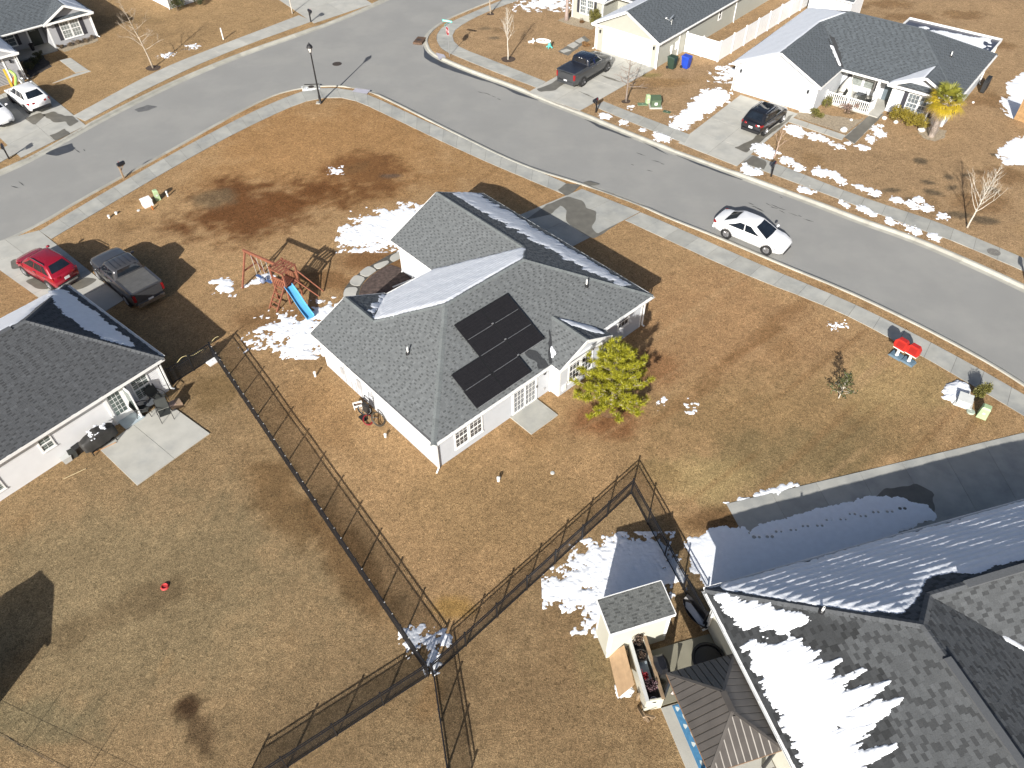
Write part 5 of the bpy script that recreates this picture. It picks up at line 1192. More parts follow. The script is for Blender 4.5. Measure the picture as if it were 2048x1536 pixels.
def car(name, label, cat, loc, head, L_, W, H_, body, prof, gh, wb0, wb1, wr, rim=None, group=None, kind='suv', rail_=False, spokes=5, lowtrim=True, plate_rear=True, roof=None, tail=None):
    """prof: [(x, z of bonnet/boot line)]; gh = (x base rear, x roof rear, x roof front, x base front, belt z, roof half width); x runs from tail 0 to nose L"""
    root = thing(name, label, cat, loc, head, group)
    ox = -L_ / 2; hw = W / 2; belt = gh[4]
    xs = sorted(set([0, .012, .035, .075, .12, .17] + [i / 22 for i in range(3, 20)] + [.84, .88, .925, .965, .988, 1.0]))
    vs = []; fs = []; sec = []
    for t_ in xs:
        x_ = t_ * L_
        wf = interp(t_, [(0, .86), (.03, .93), (.12, .985), (.3, 1), (.75, 1), (.88, .97), (.96, .88), (1, .74)])
        zt = interp(x_, prof); zb = interp(t_, [(0, .42), (.03, .30), (.1, .24), (.9, .22), (.97, .26), (1, .36)]) * (wr / .33)
        zs = zt - interp(t_, [(0, .10), (.1, .05), (.9, .06), (1, .12)])
        h2 = hw * wf
        ring = [(0, zb), (h2 * .82, zb), (h2 * .955, zb + .07), (h2 * .995, zb + (zs - zb) * .42), (h2, zb + (zs - zb) * .62), (h2 * .975, zb + (zs - zb) * .86), (h2 * .93, zs), (h2 * .84, zs + (zt - zs) * .72), (h2 * .45, zt), (0, zt + .012)]
        sec.append(ring)
    m = len(sec[0])
    for t_, ring in zip(xs, sec):
        for y_, z in ring: vs.append((ox + t_ * L_, y_, z))
        for y_, z in ring[-2:0:-1]: vs.append((ox + t_ * L_, -y_, z))
    k = 2 * m - 2
    for i in range(len(xs) - 1):
        for j in range(k): fs.append((i * k + j, (i + 1) * k + j, (i + 1) * k + (j + 1) % k, i * k + (j + 1) % k))
    fs.append(tuple(range(k))); fs.append(tuple((len(xs) - 1) * k + j for j in range(k - 1, -1, -1)))
    mb = MB(); mb.add(vs, [f[::-1] for f in fs])
    bo = mb.obj('body', body, root, smooth=True)
    # greenhouse
    xb0, xr0, xr1, xb1, bz, rw = gh; bw = hw * .90; rh = H_
    def ringpts(x0, x1, h0, z, n=5, crown=0):
        return [(ox + x0, -h0), (ox + x0, h0), (ox + x1, h0), (ox + x1, -h0)]
    cab = MB(); rows = []
    for s_ in (0, .35, .7, .92, 1.0):
        e = s_ if s_ < .92 else s_
        x0 = xb0 + (xr0 - xb0) * e; x1 = xb1 + (xr1 - xb1) * e; hh = bw + (hw * rw - bw) * (e ** 1.25); z = bz - .03 + (rh - bz + .03 - .0) * (s_ if s_ < 1 else .985)
        if s_ == 1.0: x0 += .06; x1 -= .10; hh -= .07; z = rh - .012
        r_ = .10; rows.append([(ox + x0, -hh + r_, z), (ox + x0 + r_ * .5, -hh, z), (ox + (x0 + x1) / 2, -hh - .012, z + (.012 if s_ > .9 else 0)), (ox + x1 - r_ * .9, -hh, z), (ox + x1, -hh + r_, z), (ox + x1 + .03, 0, z + .0),
                              (ox + x1, hh - r_, z), (ox + x1 - r_ * .9, hh, z), (ox + (x0 + x1) / 2, hh + .012, z + (.012 if s_ > .9 else 0)), (ox + x0 + r_ * .5, hh, z), (ox + x0, hh - r_, z), (ox + x0 - .02, 0, z)])
    vs = [p for r_ in rows for p in r_]; fs = []; n = 12
    for i in range(len(rows) - 1):
        for j in range(n): fs.append((i * n + j, i * n + (j + 1) % n, (i + 1) * n + (j + 1) % n, (i + 1) * n + j))
    c0 = len(vs); top = rows[-1]; vs.append((ox + (xr0 + xr1) / 2, 0, rh + .015)); fs += [((len(rows) - 1) * n + j, (len(rows) - 1) * n + (j + 1) % n, c0) for j in range(n)]
    cab.add(vs, fs); cab.obj('roof', roof or body, root, smooth=True)
    # glass: bilinear patches just proud of the greenhouse faces
    hr = hw * rw
    def pt(face, u, v):
        vv = v; x0 = xb0 + (xr0 - xb0) * vv; x1 = xb1 + (xr1 - xb1) * vv; hh = bw + (hr - bw) * (vv ** 1.25); z = bz - .03 + (rh - bz + .03) * vv
        if face == 'f': return Vector((ox + x1 + .012 + .03 * (1 - abs(2 * u - 1)), (2 * u - 1) * (hh - .07), z))
        if face == 'r': return Vector((ox + x0 - .012 - .02 * (1 - abs(2 * u - 1)), (2 * u - 1) * (hh - .07), z))
        sgn = 1 if face == 'L' else -1; return Vector((ox + x0 + (x1 - x0) * u, sgn * (hh + .018), z))
    def patch(face, pts, nm, m_=M_CGLASS, nn=4):
        """pts = four (u, v) corners"""
        a, b_, c, d = pts; g = MB(); vs = []
        for i in range(nn + 1):
            for j in range(3):
                s_, t_ = i / nn, j / 2
                u = (a[0] * (1 - s_) + b_[0] * s_) * (1 - t_) + (d[0] * (1 - s_) + c[0] * s_) * t_; v = (a[1] * (1 - s_) + b_[1] * s_) * (1 - t_) + (d[1] * (1 - s_) + c[1] * s_) * t_
                vs.append(pt(face, u, v))
        fs = [(i * 3 + j, (i + 1) * 3 + j, (i + 1) * 3 + j + 1, i * 3 + j + 1) for i in range(nn) for j in range(2)]
        g.add(vs, fs); return g.obj(nm, m_, root, smooth=True)
    patch('f', [(.03, .06), (.97, .06), (.94, .93), (.06, .93)], 'windscreen')
    rg = {'sedan': (.06, .95), 'suv': (.30, .92), 'pickup': (.34, .93)}[kind]
    patch('r', [(.06, rg[0]), (.94, rg[0]), (.90, rg[1]), (.10, rg[1])], 'rear_window')
    for sd_ in 'LR':
        vlo, vhi = (.12 if kind == 'sedan' else .14), .87
        if kind == 'pickup': segs = [(.10, .50), (.54, .90)]
        elif kind == 'sedan': segs = [(.20, .52), (.545, .86)]
        else: segs = [(.07, .27), (.29, .58), (.605, .90)]
        for i, (u0, u1) in enumerate(segs):
            sl0 = .05 if i else (.10 if kind == 'sedan' else .04); sl1 = .10 if i == len(segs) - 1 else 0
            patch(sd_, [(u0 - (.06 if (i == 0 and kind == 'sedan') else 0), vlo), (u1 + (.03 if sl1 else 0), vlo), (u1 - sl1 * .7, vhi), (u0 + (sl0 if i == 0 else 0), vhi)], 'side_window')
    # wheels in dark arches
    for x_ in (wb0, wb1):
        for s_ in (1, -1):
            M = Matrix.Translation((ox + x_, s_ * (hw * .975), wr)) @ Matrix.Rotation(R(-90 * s_), 4, 'X')
            ar = MB(); ar.lathe([(wr * 1.16, -.16), (wr * 1.16, .024), (wr * 1.08, .030), (wr * 1.0, .0), (0, -.02)], 22, M); ar.obj('wheel_arch', M_CTRIM, root)
            tb, rb = wheel(ox + x_, s_ * (hw - .085), wr, s_, rim or M_RIM, spokes)
            wo = tb.obj('wheel', M_TYRE, root, smooth=False); rb.obj('rim', rim or M_RIM, wo)
    # lights, mirrors, bumpers, plate, door seams, handles
    for s_ in (1, -1):
        zl = interp(L_ * .97, prof) - .17
        mb = MB(); mb.add([(ox + L_ * .985, s_ * hw * .50, zl + .02), (ox + L_ * .955, s_ * hw * .80, zl + .05), (ox + L_ * .885, s_ * hw * .975, zl + .10), (ox + L_ * .885, s_ * hw * .985, zl), (ox + L_ * .965, s_ * hw * .87, zl - .05), (ox + L_ * 1.002, s_ * hw * .55, zl - .06),
                           (ox + L_ * .93, s_ * hw * .5, zl), (ox + L_ * .9, s_ * hw * .6, zl)], [(0, 1, 4, 5), (1, 2, 3, 4), (0, 5, 6), (2, 7, 3), (0, 6, 7, 1), (1, 7, 2)]); mb.obj('headlight', M_HEADL, root)
        zt = interp(L_ * .02, prof) - .08
        mb = MB()
        if kind == 'pickup': mb.box(ox - .012, s_ * hw * .80 - .07, zt - .45, ox + .06, s_ * hw * .80 + .09, zt + .0); mb.box(ox + .0, s_ * hw * .90 - .02, zt - .44, ox + .10, s_ * hw * .90 + .02, zt - .01)
        else: mb.add([(ox - .015, s_ * hw * .40, zt), (ox - .015, s_ * hw * .40, zt - .14), (ox + .02, s_ * hw * .90, zt - .16), (ox + .02, s_ * hw * .90, zt + .02), (ox + .26, s_ * hw * .985, zt - .10), (ox + .26, s_ * hw * .985, zt + .0), (ox + .1, s_ * hw * .5, zt)], [(0, 1, 2, 3), (3, 2, 4, 5), (0, 3, 5, 6)])
        mb.obj('tail_light', M_TAILL, root)
        mx = xb1 - .12 if kind != 'pickup' else xb1 - .2
        mb = MB(); mb.box(ox + mx - .06, s_ * (hw + .02) - .02, bz - .0, ox + mx + .03, s_ * (hw + .02) + .02, bz + .05); mb.lathe([(0, -.09), (.075, -.07), (.09, 0), (.075, .07), (0, .09)], 8, Matrix.Translation((ox + mx, s_ * (hw + .11), bz + .08)) @ Matrix.Rotation(R(90), 4, 'X') @ Matrix.Diagonal((1, .8, 1.25, 1))); mb.obj('mirror', body, root, smooth=True)
        for xs_ in ((xb0 + xb1) / 2 + (xb1 - xb0) * (.02 if kind != 'pickup' else .04),) + ((xb1 - .15,) if kind != 'sedan' else (xb1 - .25,)):
            MB().box(ox + xs_ - .006, s_ * hw * .985 - .012, wr * 1.1, ox + xs_ + .006, s_ * hw * 1.0 + .004, bz - .07).obj('door_seam', M_CTRIM, root)
        for xs_ in ((xb0 + xb1) / 2 + .12, xb0 + (xb1 - xb0) * .20):
            MB().box(ox + xs_, s_ * hw * .975 - .01, bz - .16, ox + xs_ + .19, s_ * hw * .975 + .035, bz - .125).obj('door_handle', M_CHROME if kind != 'sedan' else body, root)
        if lowtrim: MB().box(ox + wb0 + wr * 1.1, s_ * hw * .955 - .03, wr * .66, ox + wb1 - wr * 1.1, s_ * hw * .955 + .03, wr * .92).obj('sill_trim', M_CTRIM, root)
        if rail_: MB().tube([(ox + xr0 + .1, s_ * (hr - .02), rh - .01), (ox + xr0 + .25, s_ * (hr - .02), rh + .045), (ox + xr1 - .35, s_ * (hr - .02), rh + .045), (ox + xr1 - .15, s_ * (hr - .02), rh - .02)], .022, 6).obj('roof_rail', M_CHROME, root)
    mb = MB(); zf = interp(L_, prof); mb.add([(ox + L_ * .997, -hw * .52, zf - .16), (ox + L_ * .997, hw * .52, zf - .16), (ox + L_ * 1.004, hw * .62, zf - .40), (ox + L_ * 1.004, -hw * .62, zf - .40), (ox + L_ * .95, -hw * .5, zf - .16), (ox + L_ * .95, hw * .5, zf - .16)], [(0, 1, 2, 3), (4, 5, 1, 0)]); mb.obj('grille', M_CTRIM, root)
    if plate_rear: MB().box(ox - .026, -.16, .66 if kind != 'pickup' else .58, ox - .01, .16, .82 if kind != 'pickup' else .74).obj('licence_plate', M_PLATE, root)
    mb = MB(); mb.box(ox - .03, -hw * .80, wr * .95, ox + .12, hw * .80, wr * 1.55); mb.obj('rear_bumper', tail or (M_CTRIM if kind != 'sedan' else body), root)
    return root, ox
def mid(a, b_, side, W):
    """centre and heading from the ground contacts of the rear and front wheel of one side; side=+1 when they are the left wheels"""
    a, b_ = np.array(a), np.array(b_); d = (b_ - a) / np.linalg.norm(b_ - a); n_ = np.array([-d[1], d[0]]); c = (a + b_) / 2 - n_ * side * (W / 2 - .1); return (c[0], c[1]), math.atan2(d[1], d[0])

M_WPAINT = paint('white_paint', (.80, .80, .80)); M_RED = paint('red_paint', (.28, .008, .022), .25, .15); M_GUN = paint('gunmetal_paint', (.085, .085, .09), .28, .45)
M_BLK = paint('black_paint', (.012, .013, .016), .22); M_DGREY = paint('dark_grey_paint', (.060, .063, .068), .3, .3)
# white saloon in the street
c, hd = mid((14.03, 40.94), (16.15, 39.15), -1, 1.84)
r_, ox = car('parked_car', 'white four door saloon parked at the kerb in the street', 'car', (*c, -.115), hd, 4.9, 1.86, 1.44, M_WPAINT, [(0, .98), (.35, 1.05), (.9, 1.03), (1.5, .96), (3.0, .94), (3.4, .96), (4.2, .88), (4.75, .74), (4.9, .62)], (.42, 1.42, 2.70, 3.72, .95, .72), 1.08, 3.90, .335, kind='sedan', lowtrim=False, spokes=7)
# red crossover on the left drive
c, hd = mid((-27.87, 36.06), (-29.97, 37.45), 1, 1.78)
r_, ox = car('parked_car', 'red crossover with silver roof rails in the left driveway', 'car', (*c, .03), hd, 4.28, 1.78, 1.66, M_RED, [(0, 1.10), (.3, 1.12), (1.2, 1.12), (2.95, 1.10), (3.6, 1.02), (4.1, .86), (4.28, .70)], (.10, .62, 2.30, 3.22, 1.08, .70), .78, 3.33, .34, rail_=True, kind='suv', tail=M_CTRIM)
MB().box(ox - .045, -.55, .34, ox - .0, .55, .46).obj('skid_plate', M_CHROME, r_)
# gunmetal pickup beside it
c, hd = mid((-22.12, 34.03), (-25.53, 37.27), 1, 2.08)
def pickup(label, loc, hd, body, L_, roof=None, rim=None, cover=None):
    W = 2.06; r_, ox = car('pickup_truck', label, 'pickup truck', loc, hd, L_, W, 1.93, body, [(0, 1.36), (.2, 1.38), (L_ * .6, 1.34), (L_ * .72, 1.30), (L_ * .9, 1.22), (L_ * .97, 1.10), (L_, .92)], (L_ * .335, L_ * .36, L_ * .575, L_ * .70, 1.30, .74), L_ * .205, L_ * .825, .40, rim=rim, kind='pickup', roof=roof, spokes=6, tail=M_CHROME if rim is None else body)
    bl = L_ * .315; x0 = ox + .12
    mb = MB()
    for s_ in (1, -1): mb.box(ox + .03, s_ * (W / 2 - .13) - .07, 1.345, ox + L_ * .33, s_ * (W / 2 - .13) + .07, 1.42)
    mb.box(ox + .0, -W / 2 + .1, 1.30, ox + .09, W / 2 - .1, 1.415); mb.obj('bed_rail', body, r_)
    nseg = 4
    for k in range(nseg): MB().box(x0 + bl * k / nseg + .008, -W / 2 + .21, 1.385, x0 + bl * (k + 1) / nseg - .008, W / 2 - .21, 1.432).obj('bed_cover_panel', cover or M_CTRIM, r_)
    MB().box(ox - .035, -W / 2 + .24, .78, ox + .01, W / 2 - .24, 1.30).obj('tailgate', body, r_)
    mb = MB()
    for k in range(5): mb.box(ox + L_ * .375, -.62 + k * .29, 1.945, ox + L_ * .56, -.60 + k * .29, 1.957)
    mb.obj('roof_rib', roof or body, r_)
    return r_, ox
pickup('gunmetal grey crew cab pickup with folding bed cover beside the red car', (*c, .01), hd, M_GUN, 5.85, cover=mat('bed_cover_grey', (.10, .098, .094), .6))
c, hd = mid((6.12, 62.67), (8.49, 65.57), -1, 2.05)
r_, ox = pickup('black crew cab pickup facing the sage house garage door', (*c, .03), hd, M_DGREY, 5.9, roof=paint('navy_black_paint', (.012, .016, .028), .15), rim=M_DRIM, cover=mat('bed_cover_black', (.020, .022, .030), .35))
for y_ in (-.12, .12): MB().box(ox + 2.06, y_ - .05, 1.84, ox + 2.10, y_ + .05, 1.88).obj('brake_lamp', M_PLATE, r_)
# black suv by the porch house
c, hd = mid((19.58, 54.06), (21.52, 56.22), -1, 1.82)
r_, ox = car('parked_car', 'black suv with glass roof parked before the porch house garage', 'car', (*c, .03), hd, 4.65, 1.84, 1.70, M_BLK, [(0, 1.12), (.3, 1.15), (1.2, 1.14), (3.2, 1.12), (3.95, 1.04), (4.45, .88), (4.65, .70)], (.12, .72, 2.55, 3.52, 1.10, .71), .90, 3.62, .36, rail_=True, kind='suv')
MB().box(ox + 1.45, -.42, 1.709, ox + 2.45, .42, 1.728).obj('sunroof', M_CGLASS, r_)
# white suv and white pickup in the upper left drive
c, hd = mid((-38.96, 58.65), (-41.50, 60.89), 1, 1.82)
r_, ox = car('parked_car', 'white suv with dark rear window in the upper left driveway', 'car', (*c, .03), hd, 4.75, 1.88, 1.66, M_WPAINT, [(0, 1.08), (.3, 1.12), (1.2, 1.14), (3.2, 1.12), (3.95, 1.04), (4.5, .88), (4.75, .70)], (.10, .85, 2.55, 3.55, 1.10, .70), .95, 3.75, .36, kind='suv', rim=M_DRIM)
c2 = (c[0] - 1.75, c[1] - 2.6)
r_, ox = car('parked_car', 'white hatchback cut off by the left edge beside the white suv', 'car', (*c2, .03), hd + math.pi, 4.6, 1.86, 1.62, M_WPAINT, [(0, 1.12), (.3, 1.14), (1.2, 1.12), (3.0, 1.10), (3.7, 1.02), (4.4, .88), (4.6, .70)], (.12, .7, 2.4, 3.35, 1.08, .71), .85, 3.55, .35, kind='suv')
MB().box(ox + 4.60, -.26, .40, ox + 4.64, .26, .54).obj('licence_plate', M_PLATE, r_)


# ------------------------------------------------------------------ street furniture
M_GREENBOX = mat('utility_green', (.075, .115, .065), .6, var=.12); M_MINT = mat('pale_green_plastic', (.36, .48, .27), .55, var=.08); M_GREYBOX = mat('pale_grey_box', (.55, .56, .54), .5, var=.05)
M_MAILBOX = mat('black_mailbox', (.018, .020, .026), .3, var=.1)
lp = thing('street_lamp', 'tall black street lamp with lantern head on the corner lawn', 'street lamp', (-15.64, 60.13))
mb = MB(); mb.lathe([(.16, 0), (.16, .08), (.11, .14), (.10, .5), (.075, .7), (.06, 2.5), (.048, 4.05), (.075, 4.08), (.075, 4.14), (.05, 4.16)], 14); mb.obj('pole', M_BLACK, lp, smooth=True)
mb = MB(); mb.lathe([(.09, 4.16), (.13, 4.2), (.20, 4.5), (.20, 4.52), (0, 4.53)], 12); mb.obj('lamp_glass', mat('lamp_glass', (.62, .62, .60), .25), lp, smooth=True)
mb = MB(); mb.lathe([(.24, 4.52), (.25, 4.55), (.19, 4.70), (.07, 4.82), (.03, 4.90), (0, 4.93)], 12); mb.obj('lamp_cap', M_BLACK, lp)
for k in range(4): a = R(45 + 90 * k); MB().bar((.12 * math.cos(a), .12 * math.sin(a), 4.16), (.215 * math.cos(a), .215 * math.sin(a), 4.54), .02).obj('lantern_bar', M_BLACK, lp)
mb = MB(); mb.box(-.35, -.2, 0, .0, .2, .05); mb.obj('pole_pad', M_CONC, lp)

st = thing('stop_sign', 'red stop sign with teal street name blades on a thin post', 'road sign', (-5.42, 69.03), R(205))
MB().tube([(0, 0, -.1), (0, 0, 3.1)], .028, 8).obj('post', mat('galvanised', (.33, .34, .34), .45, .5), st)
M_SRED = mat('sign_red', (.36, .02, .025), .45, var=.04); M_SWHITE = mat('sign_white', (.8, .8, .8), .45, var=.02); M_TEAL = mat('sign_teal', (.10, .42, .38), .45, var=.05)
def octa(r_, x_, t_): return [(x_, r_ * math.cos(R(22.5 + 45 * k)), 2.25 + r_ * math.sin(R(22.5 + 45 * k))) for k in range(8)]
def plate(r_, x0, x1, nm, m_):
    a, b_ = octa(r_, x0, 0), octa(r_, x1, 0); mb = MB(); mb.add(a + b_, [tuple(range(7, -1, -1)), tuple(range(8, 16))] + [(i, (i + 1) % 8, (i + 1) % 8 + 8, i + 8) for i in range(8)]); return mb.obj(nm, m_, st)
plate(.40, .03, .036, 'sign_border', M_SWHITE); sg = plate(.372, .0365, .042, 'sign_face', M_SRED)
fc = bpy.data.curves.new('lettering', 'FONT'); fc.body = 'STOP'; fc.size = .30; fc.align_x = 'CENTER'; fc.align_y = 'CENTER'; fc.extrude = .003; fc.materials.append(M_SWHITE)
_t = bpy.data.objects.new('lettering_curve', fc); C.objects.link(_t); _m = bpy.data.meshes.new_from_object(_t.evaluated_get(bpy.context.evaluated_depsgraph_get())); bpy.data.objects.remove(_t)
fo = bpy.data.objects.new('lettering', _m); C.objects.link(fo); fo.parent = st; fo.location = (.046, 0, 2.25); fo.rotation_euler = (R(90), 0, R(90))
for z, rz in ((2.82, 40), (3.02, -50)):
    mb = MB(); M = Matrix.Rotation(R(rz), 4, 'Z'); mb.box(-.5, -.008, z, .5, .008, z + .18, M=M); bl = mb.obj('street_name_blade', M_TEAL, st)
    mb = MB(); mb.box(-.40, -.011, z + .06, .40, .011, z + .12, M=M); mb.obj('blade_band', M_SWHITE, bl)

mp = thing('mailbox', 'black mailbox on wooden post beside the near left pavement', 'mailbox', (-27.89, 48.63), R(52), 'kerbside mailboxes')
def mailbox_parts(root, post_m):
    mb = MB(); mb.box(-.05, -.05, -.1, .05, .05, 1.15); mb.obj('post', post_m, root)
    mb = MB(); mb.bar((-.1, 0, .95), (.42, 0, .95), .06, .09); mb.bar((.03, 0, .62), (.30, 0, .92), .05, .05); mb.obj('arm', post_m, root)
    mb = MB(); n = 8; pr = [(-.10, 1.0), (.10, 1.0)] + [(.10 * math.cos(R(180 * k / n)), 1.14 + .09 * math.sin(R(180 * k / n))) for k in range(n + 1)]; k = len(pr)
    mb.add([(-.08, y_, z) for y_, z in pr] + [(.46, y_, z) for y_, z in pr], [tuple(range(k - 1, -1, -1)), tuple(range(k, 2 * k))] + [(i, (i + 1) % k, (i + 1) % k + k, i + k) for i in range(k)]); mb.obj('box', M_MAILBOX, root)
    MB().box(.462, -.085, 1.01, .475, .085, 1.21).obj('door', M_MAILBOX, root); MB().box(.1, .102, 1.1, .14, .112, 1.28).obj('flag', M_TEAL if 0 else M_SRED, root)
mailbox_parts(mp, M_WOOD)
mq = thing('mailbox', 'dark mailbox on black post at the end of the upper left driveway', 'mailbox', (-37.50, 51.54), R(-60), 'kerbside mailboxes'); mailbox_parts(mq, M_BLACK)
for p, rz, lb in (((-19.50, 77.39), -50, 'dark mailbox on black post by the top driveway and street'), ((6.99, 58.08), 230, 'dark mailbox beside the black pickup driveway and pavement'), ((18.72, 48.12), 235, 'black mailbox in the snow patches by the porch house pavement'), ((31.24, 36.09), 240, 'dark mailbox cut off by the right edge beside the far pavement')):
    copy_thing(mq, p, R(rz), lb)

ps = thing('marker_post', 'short white post on the lawn beside the upper pavement', 'post', (-27.07, 73.31)); mb = MB(); mb.lathe([(.06, 0), (.06, 1.0), (.05, 1.06), (0, 1.08)], 10); mb.obj('post', M_PVC, ps); MB().lathe([(.075, .82), (.075, .86), (.06, .87)], 10).obj('collar', M_PVC, ps)
def manhole(p, z, label, r_=.42, ring=None):
    t_ = thing('manhole_cover', label, 'manhole cover', (*p, z), .4)
    mb = MB(); mb.lathe([(r_, -.02), (r_, .006), (r_ - .05, .008), (r_ - .05, -.02)], 24); mb.obj('rim', ring or M_IRON, t_)
    mb = MB(); mb.lathe([(r_ - .055, -.02), (r_ - .055, .002), (0, .002)], 24); mb.obj('lid', ring or M_IRON, t_)
    mb = MB()
    for i in range(-3, 4):
        for j in range(-3, 4):
            if math.hypot(i, j) * .1 < r_ - .12: mb.box(i * .1 - .03, j * .1 - .03, .002, i * .1 + .03, j * .1 + .03, .009)
    mb.obj('lid_studs', ring or M_IRON, t_)
manhole((-15.50, 67.97), -.121, 'round iron manhole cover in the road near the lamp shadow')
manhole((30.55, 38.88), .036, 'round manhole cover set in the far right pavement', .40, mat('ringed_iron', (.19, .18, .16), .7, var=.3, vscale=8))
def inlet(p, rz, label, mm):
    t_ = thing('storm_drain', label, 'storm drain', (*p, 0), rz)
    mb = MB(); mb.box(-.62, -.1, -.12, .62, .05, .10); mb.obj('throat', mm, t_); mb = MB(); mb.box(-.7, .052, -.1, .7, .75, .085); mb.obj('lid', M_CONC2 if 'lamp' in label else mm, t_); MB().lathe([(.25, .085), (.25, .092), (0, .092)], 16).obj('hatch', M_IRON, t_, loc=(0, .4, 0))
inlet((-16.94, 63.38), R(184), 'dark storm drain mouth in the kerb beside the lamp post', mat('drain_dark', (.02, .017, .015), .9)); inlet((-8.09, 72.55), R(75), 'rusty brown storm drain box on the tip of the street corner', mat('rust_brown', (.11, .065, .04), .8, var=.3))

# ------------------------------------------------------------------ utility boxes, pipes, caps
def pedestal(p, rz, label, h=.75, w_=.32, m_=None):
    t_ = thing('utility_pedestal', label, 'utility box', p, R(rz))
    mb = MB(); a, b_ = w_ / 2, w_ * .42; mb.add([(-a, -a, 0), (a, -a, 0), (a, a, 0), (-a, a, 0), (-b_, -b_, h * .92), (b_, -b_, h * .92), (b_, b_, h * .92), (-b_, b_, h * .92)], [(0, 1, 5, 4), (1, 2, 6, 5), (2, 3, 7, 6), (3, 0, 4, 7), (4, 5, 6, 7)]); mb.obj('body', m_ or M_MINT, t_)
    mb = MB(); c_ = b_ + .02; mb.add([(-c_, -c_, h * .88), (c_, -c_, h * .88), (c_, c_, h * .88), (-c_, c_, h * .88), (-c_ * .7, -c_ * .7, h), (c_ * .7, -c_ * .7, h), (c_ * .7, c_ * .7, h), (-c_ * .7, c_ * .7, h)], [(0, 1, 5, 4), (1, 2, 6, 5), (2, 3, 7, 6), (3, 0, 4, 7), (4, 5, 6, 7)]); mb.obj('cap', m_ or M_MINT, t_)
    MB().box(-.07, -a * .98 - .006, h * .45, .07, -a * .9, h * .6).obj('label_plate', M_GREYBOX, t_)
pedestal((-24.54, 45.83), 35, 'mint green utility pedestal beside the white box on the left lawn', .75, .34); pedestal((23.81, 25.19), -35, 'mint green utility pedestal in the right corner beside the leafy shrub', .72, .46); pedestal((11.35, 59.61), 10, 'mint green utility pedestal behind the dark green transformer', .72, .34)
def ubox(p, rz, label, sx, sy, h, m_, padm=None):
    t_ = thing('utility_box', label, 'utility box', p, R(rz))
    if padm: MB().box(-sx / 2 - .12, -sy / 2 - .12, 0, sx / 2 + .12, sy / 2 + .12, .1).obj('pad', padm, t_)
    mb = MB(); z0 = .1 if padm else 0
    mb.add([(-sx / 2, -sy / 2, z0), (sx / 2, -sy / 2, z0), (sx / 2, sy / 2, z0), (-sx / 2, sy / 2, z0), (-sx / 2, -sy / 2, h * .82), (sx / 2, -sy / 2, h * .82), (sx / 2, sy / 2, h), (-sx / 2, sy / 2, h)], [(0, 1, 5, 4), (1, 2, 6, 5), (2, 3, 7, 6), (3, 0, 4, 7)]); mb.obj('cabinet', m_, t_)
    mb = MB(); e = .03; mb.add([(-sx / 2 - e, -sy / 2 - e, h * .80), (sx / 2 + e, -sy / 2 - e, h * .80), (sx / 2 + e, sy / 2 + e, h), (-sx / 2 - e, sy / 2 + e, h), (-sx / 2 - e, -sy / 2 - e, h * .86), (sx / 2 + e, -sy / 2 - e, h * .86), (sx / 2 + e, sy / 2 + e, h * 1.05), (-sx / 2 - e, sy / 2 + e, h * 1.05)], [(0, 1, 5, 4), (1, 2, 6, 5), (2, 3, 7, 6), (3, 0, 4, 7), (4, 5, 6, 7)]); mb.obj('lid', m_, t_)
    MB().box(-.12, -sy / 2 - .008, h * .35, .10, -sy / 2 - .001, h * .62).obj('warning_plate', M_SWHITE, t_)
ubox((-25.00, 45.09), 42, 'white utility box beside the left pavement lawn', .62, .5, .5, M_SWHITE); ubox((23.25, 26.09), -32, 'pale grey utility box behind the snow heap in the right corner', .62, .55, .42, M_GREYBOX, M_GREYBOX); ubox((11.89, 58.99), 0, 'dark green transformer cabinet on concrete pad by the bare tree', .78, .70, .78, M_GREENBOX, M_CONC)
def pipe(p, label, h=.3, r_=.06, cat='pipe'):
    t_ = thing('cleanout_pipe', label, cat, p); MB().lathe([(r_, -.05), (r_, h - .05)], 12).obj('pipe', M_PVC, t_); MB().lathe([(r_ * 1.25, h - .06), (r_ * 1.25, h), (r_ * .5, h), (r_ * .5, h + .03), (0, h + .03)], 12).obj('cap', M_PVC, t_)
pipe((-10.55, 28.42), 'white cleanout pipe on the lawn by the left wall of the panel house', .34); pipe((-6.32, 24.15), 'white cleanout pipe in front of the left wall near the bicycle wheel', .22); pipe((-0.68, 21.39), 'white cleanout pipe alone on the lawn below the patio', .26, .07); pipe((-23.96, 46.20), 'white pipe beside the mint pedestal on the left lawn', .42, .055); pipe((-27.12, 43.61), 'white capped pipe on the left lawn, left of the pair', .22, .07); pipe((-26.81, 44.08), 'white capped pipe on the left lawn, right of the pair', .15, .08); pipe((35.01, 52.93), 'white cap on the lawn right of the palm', .1, .08) if 0 else pipe((37.92, 59.11), 'white cap on the lawn right of the palm', .1, .08)
def lid(p, label, r_, h, m_, box=None, rz=0):
    t_ = thing('ground_lid', label, 'lid', p, R(rz)); mb = MB()
    if box: mb.box(-box[0] / 2, -box[1] / 2, -.05, box[0] / 2, box[1] / 2, h)
    else: mb.lathe([(r_, -.05), (r_, h * .7), (r_ * .9, h), (0, h)], 16)
    mb.obj('cover', m_, t_); MB().box(-.04, -.015, h, .04, .015, h + .012).obj('lift_handle', M_GREYBOX, t_)
lid((23.37, 25.46), 'round pale green lid beside the mint pedestal in the right corner', .2, .08, mat('grey_green_lid', (.38, .44, .36), .6)); lid((12.72, 58.02), 'flat green rectangular ground lid in front of the transformer', 0, .04, M_GREENBOX, (.62, .36), -30); lid((10.91, 59.36), 'flat green slab beside the mint pedestal and transformer', 0, .05, mat('mid_green_lid', (.12, .19, .11), .7), (.8, .45), 0); lid((1.89, 21.83), 'round grey ground lid in the lawn below the patio', .1, .03, M_GREYBOX); lid((-25.45, 44.48), 'small pale lid below the white utility box', .11, .04, M_GREYBOX)
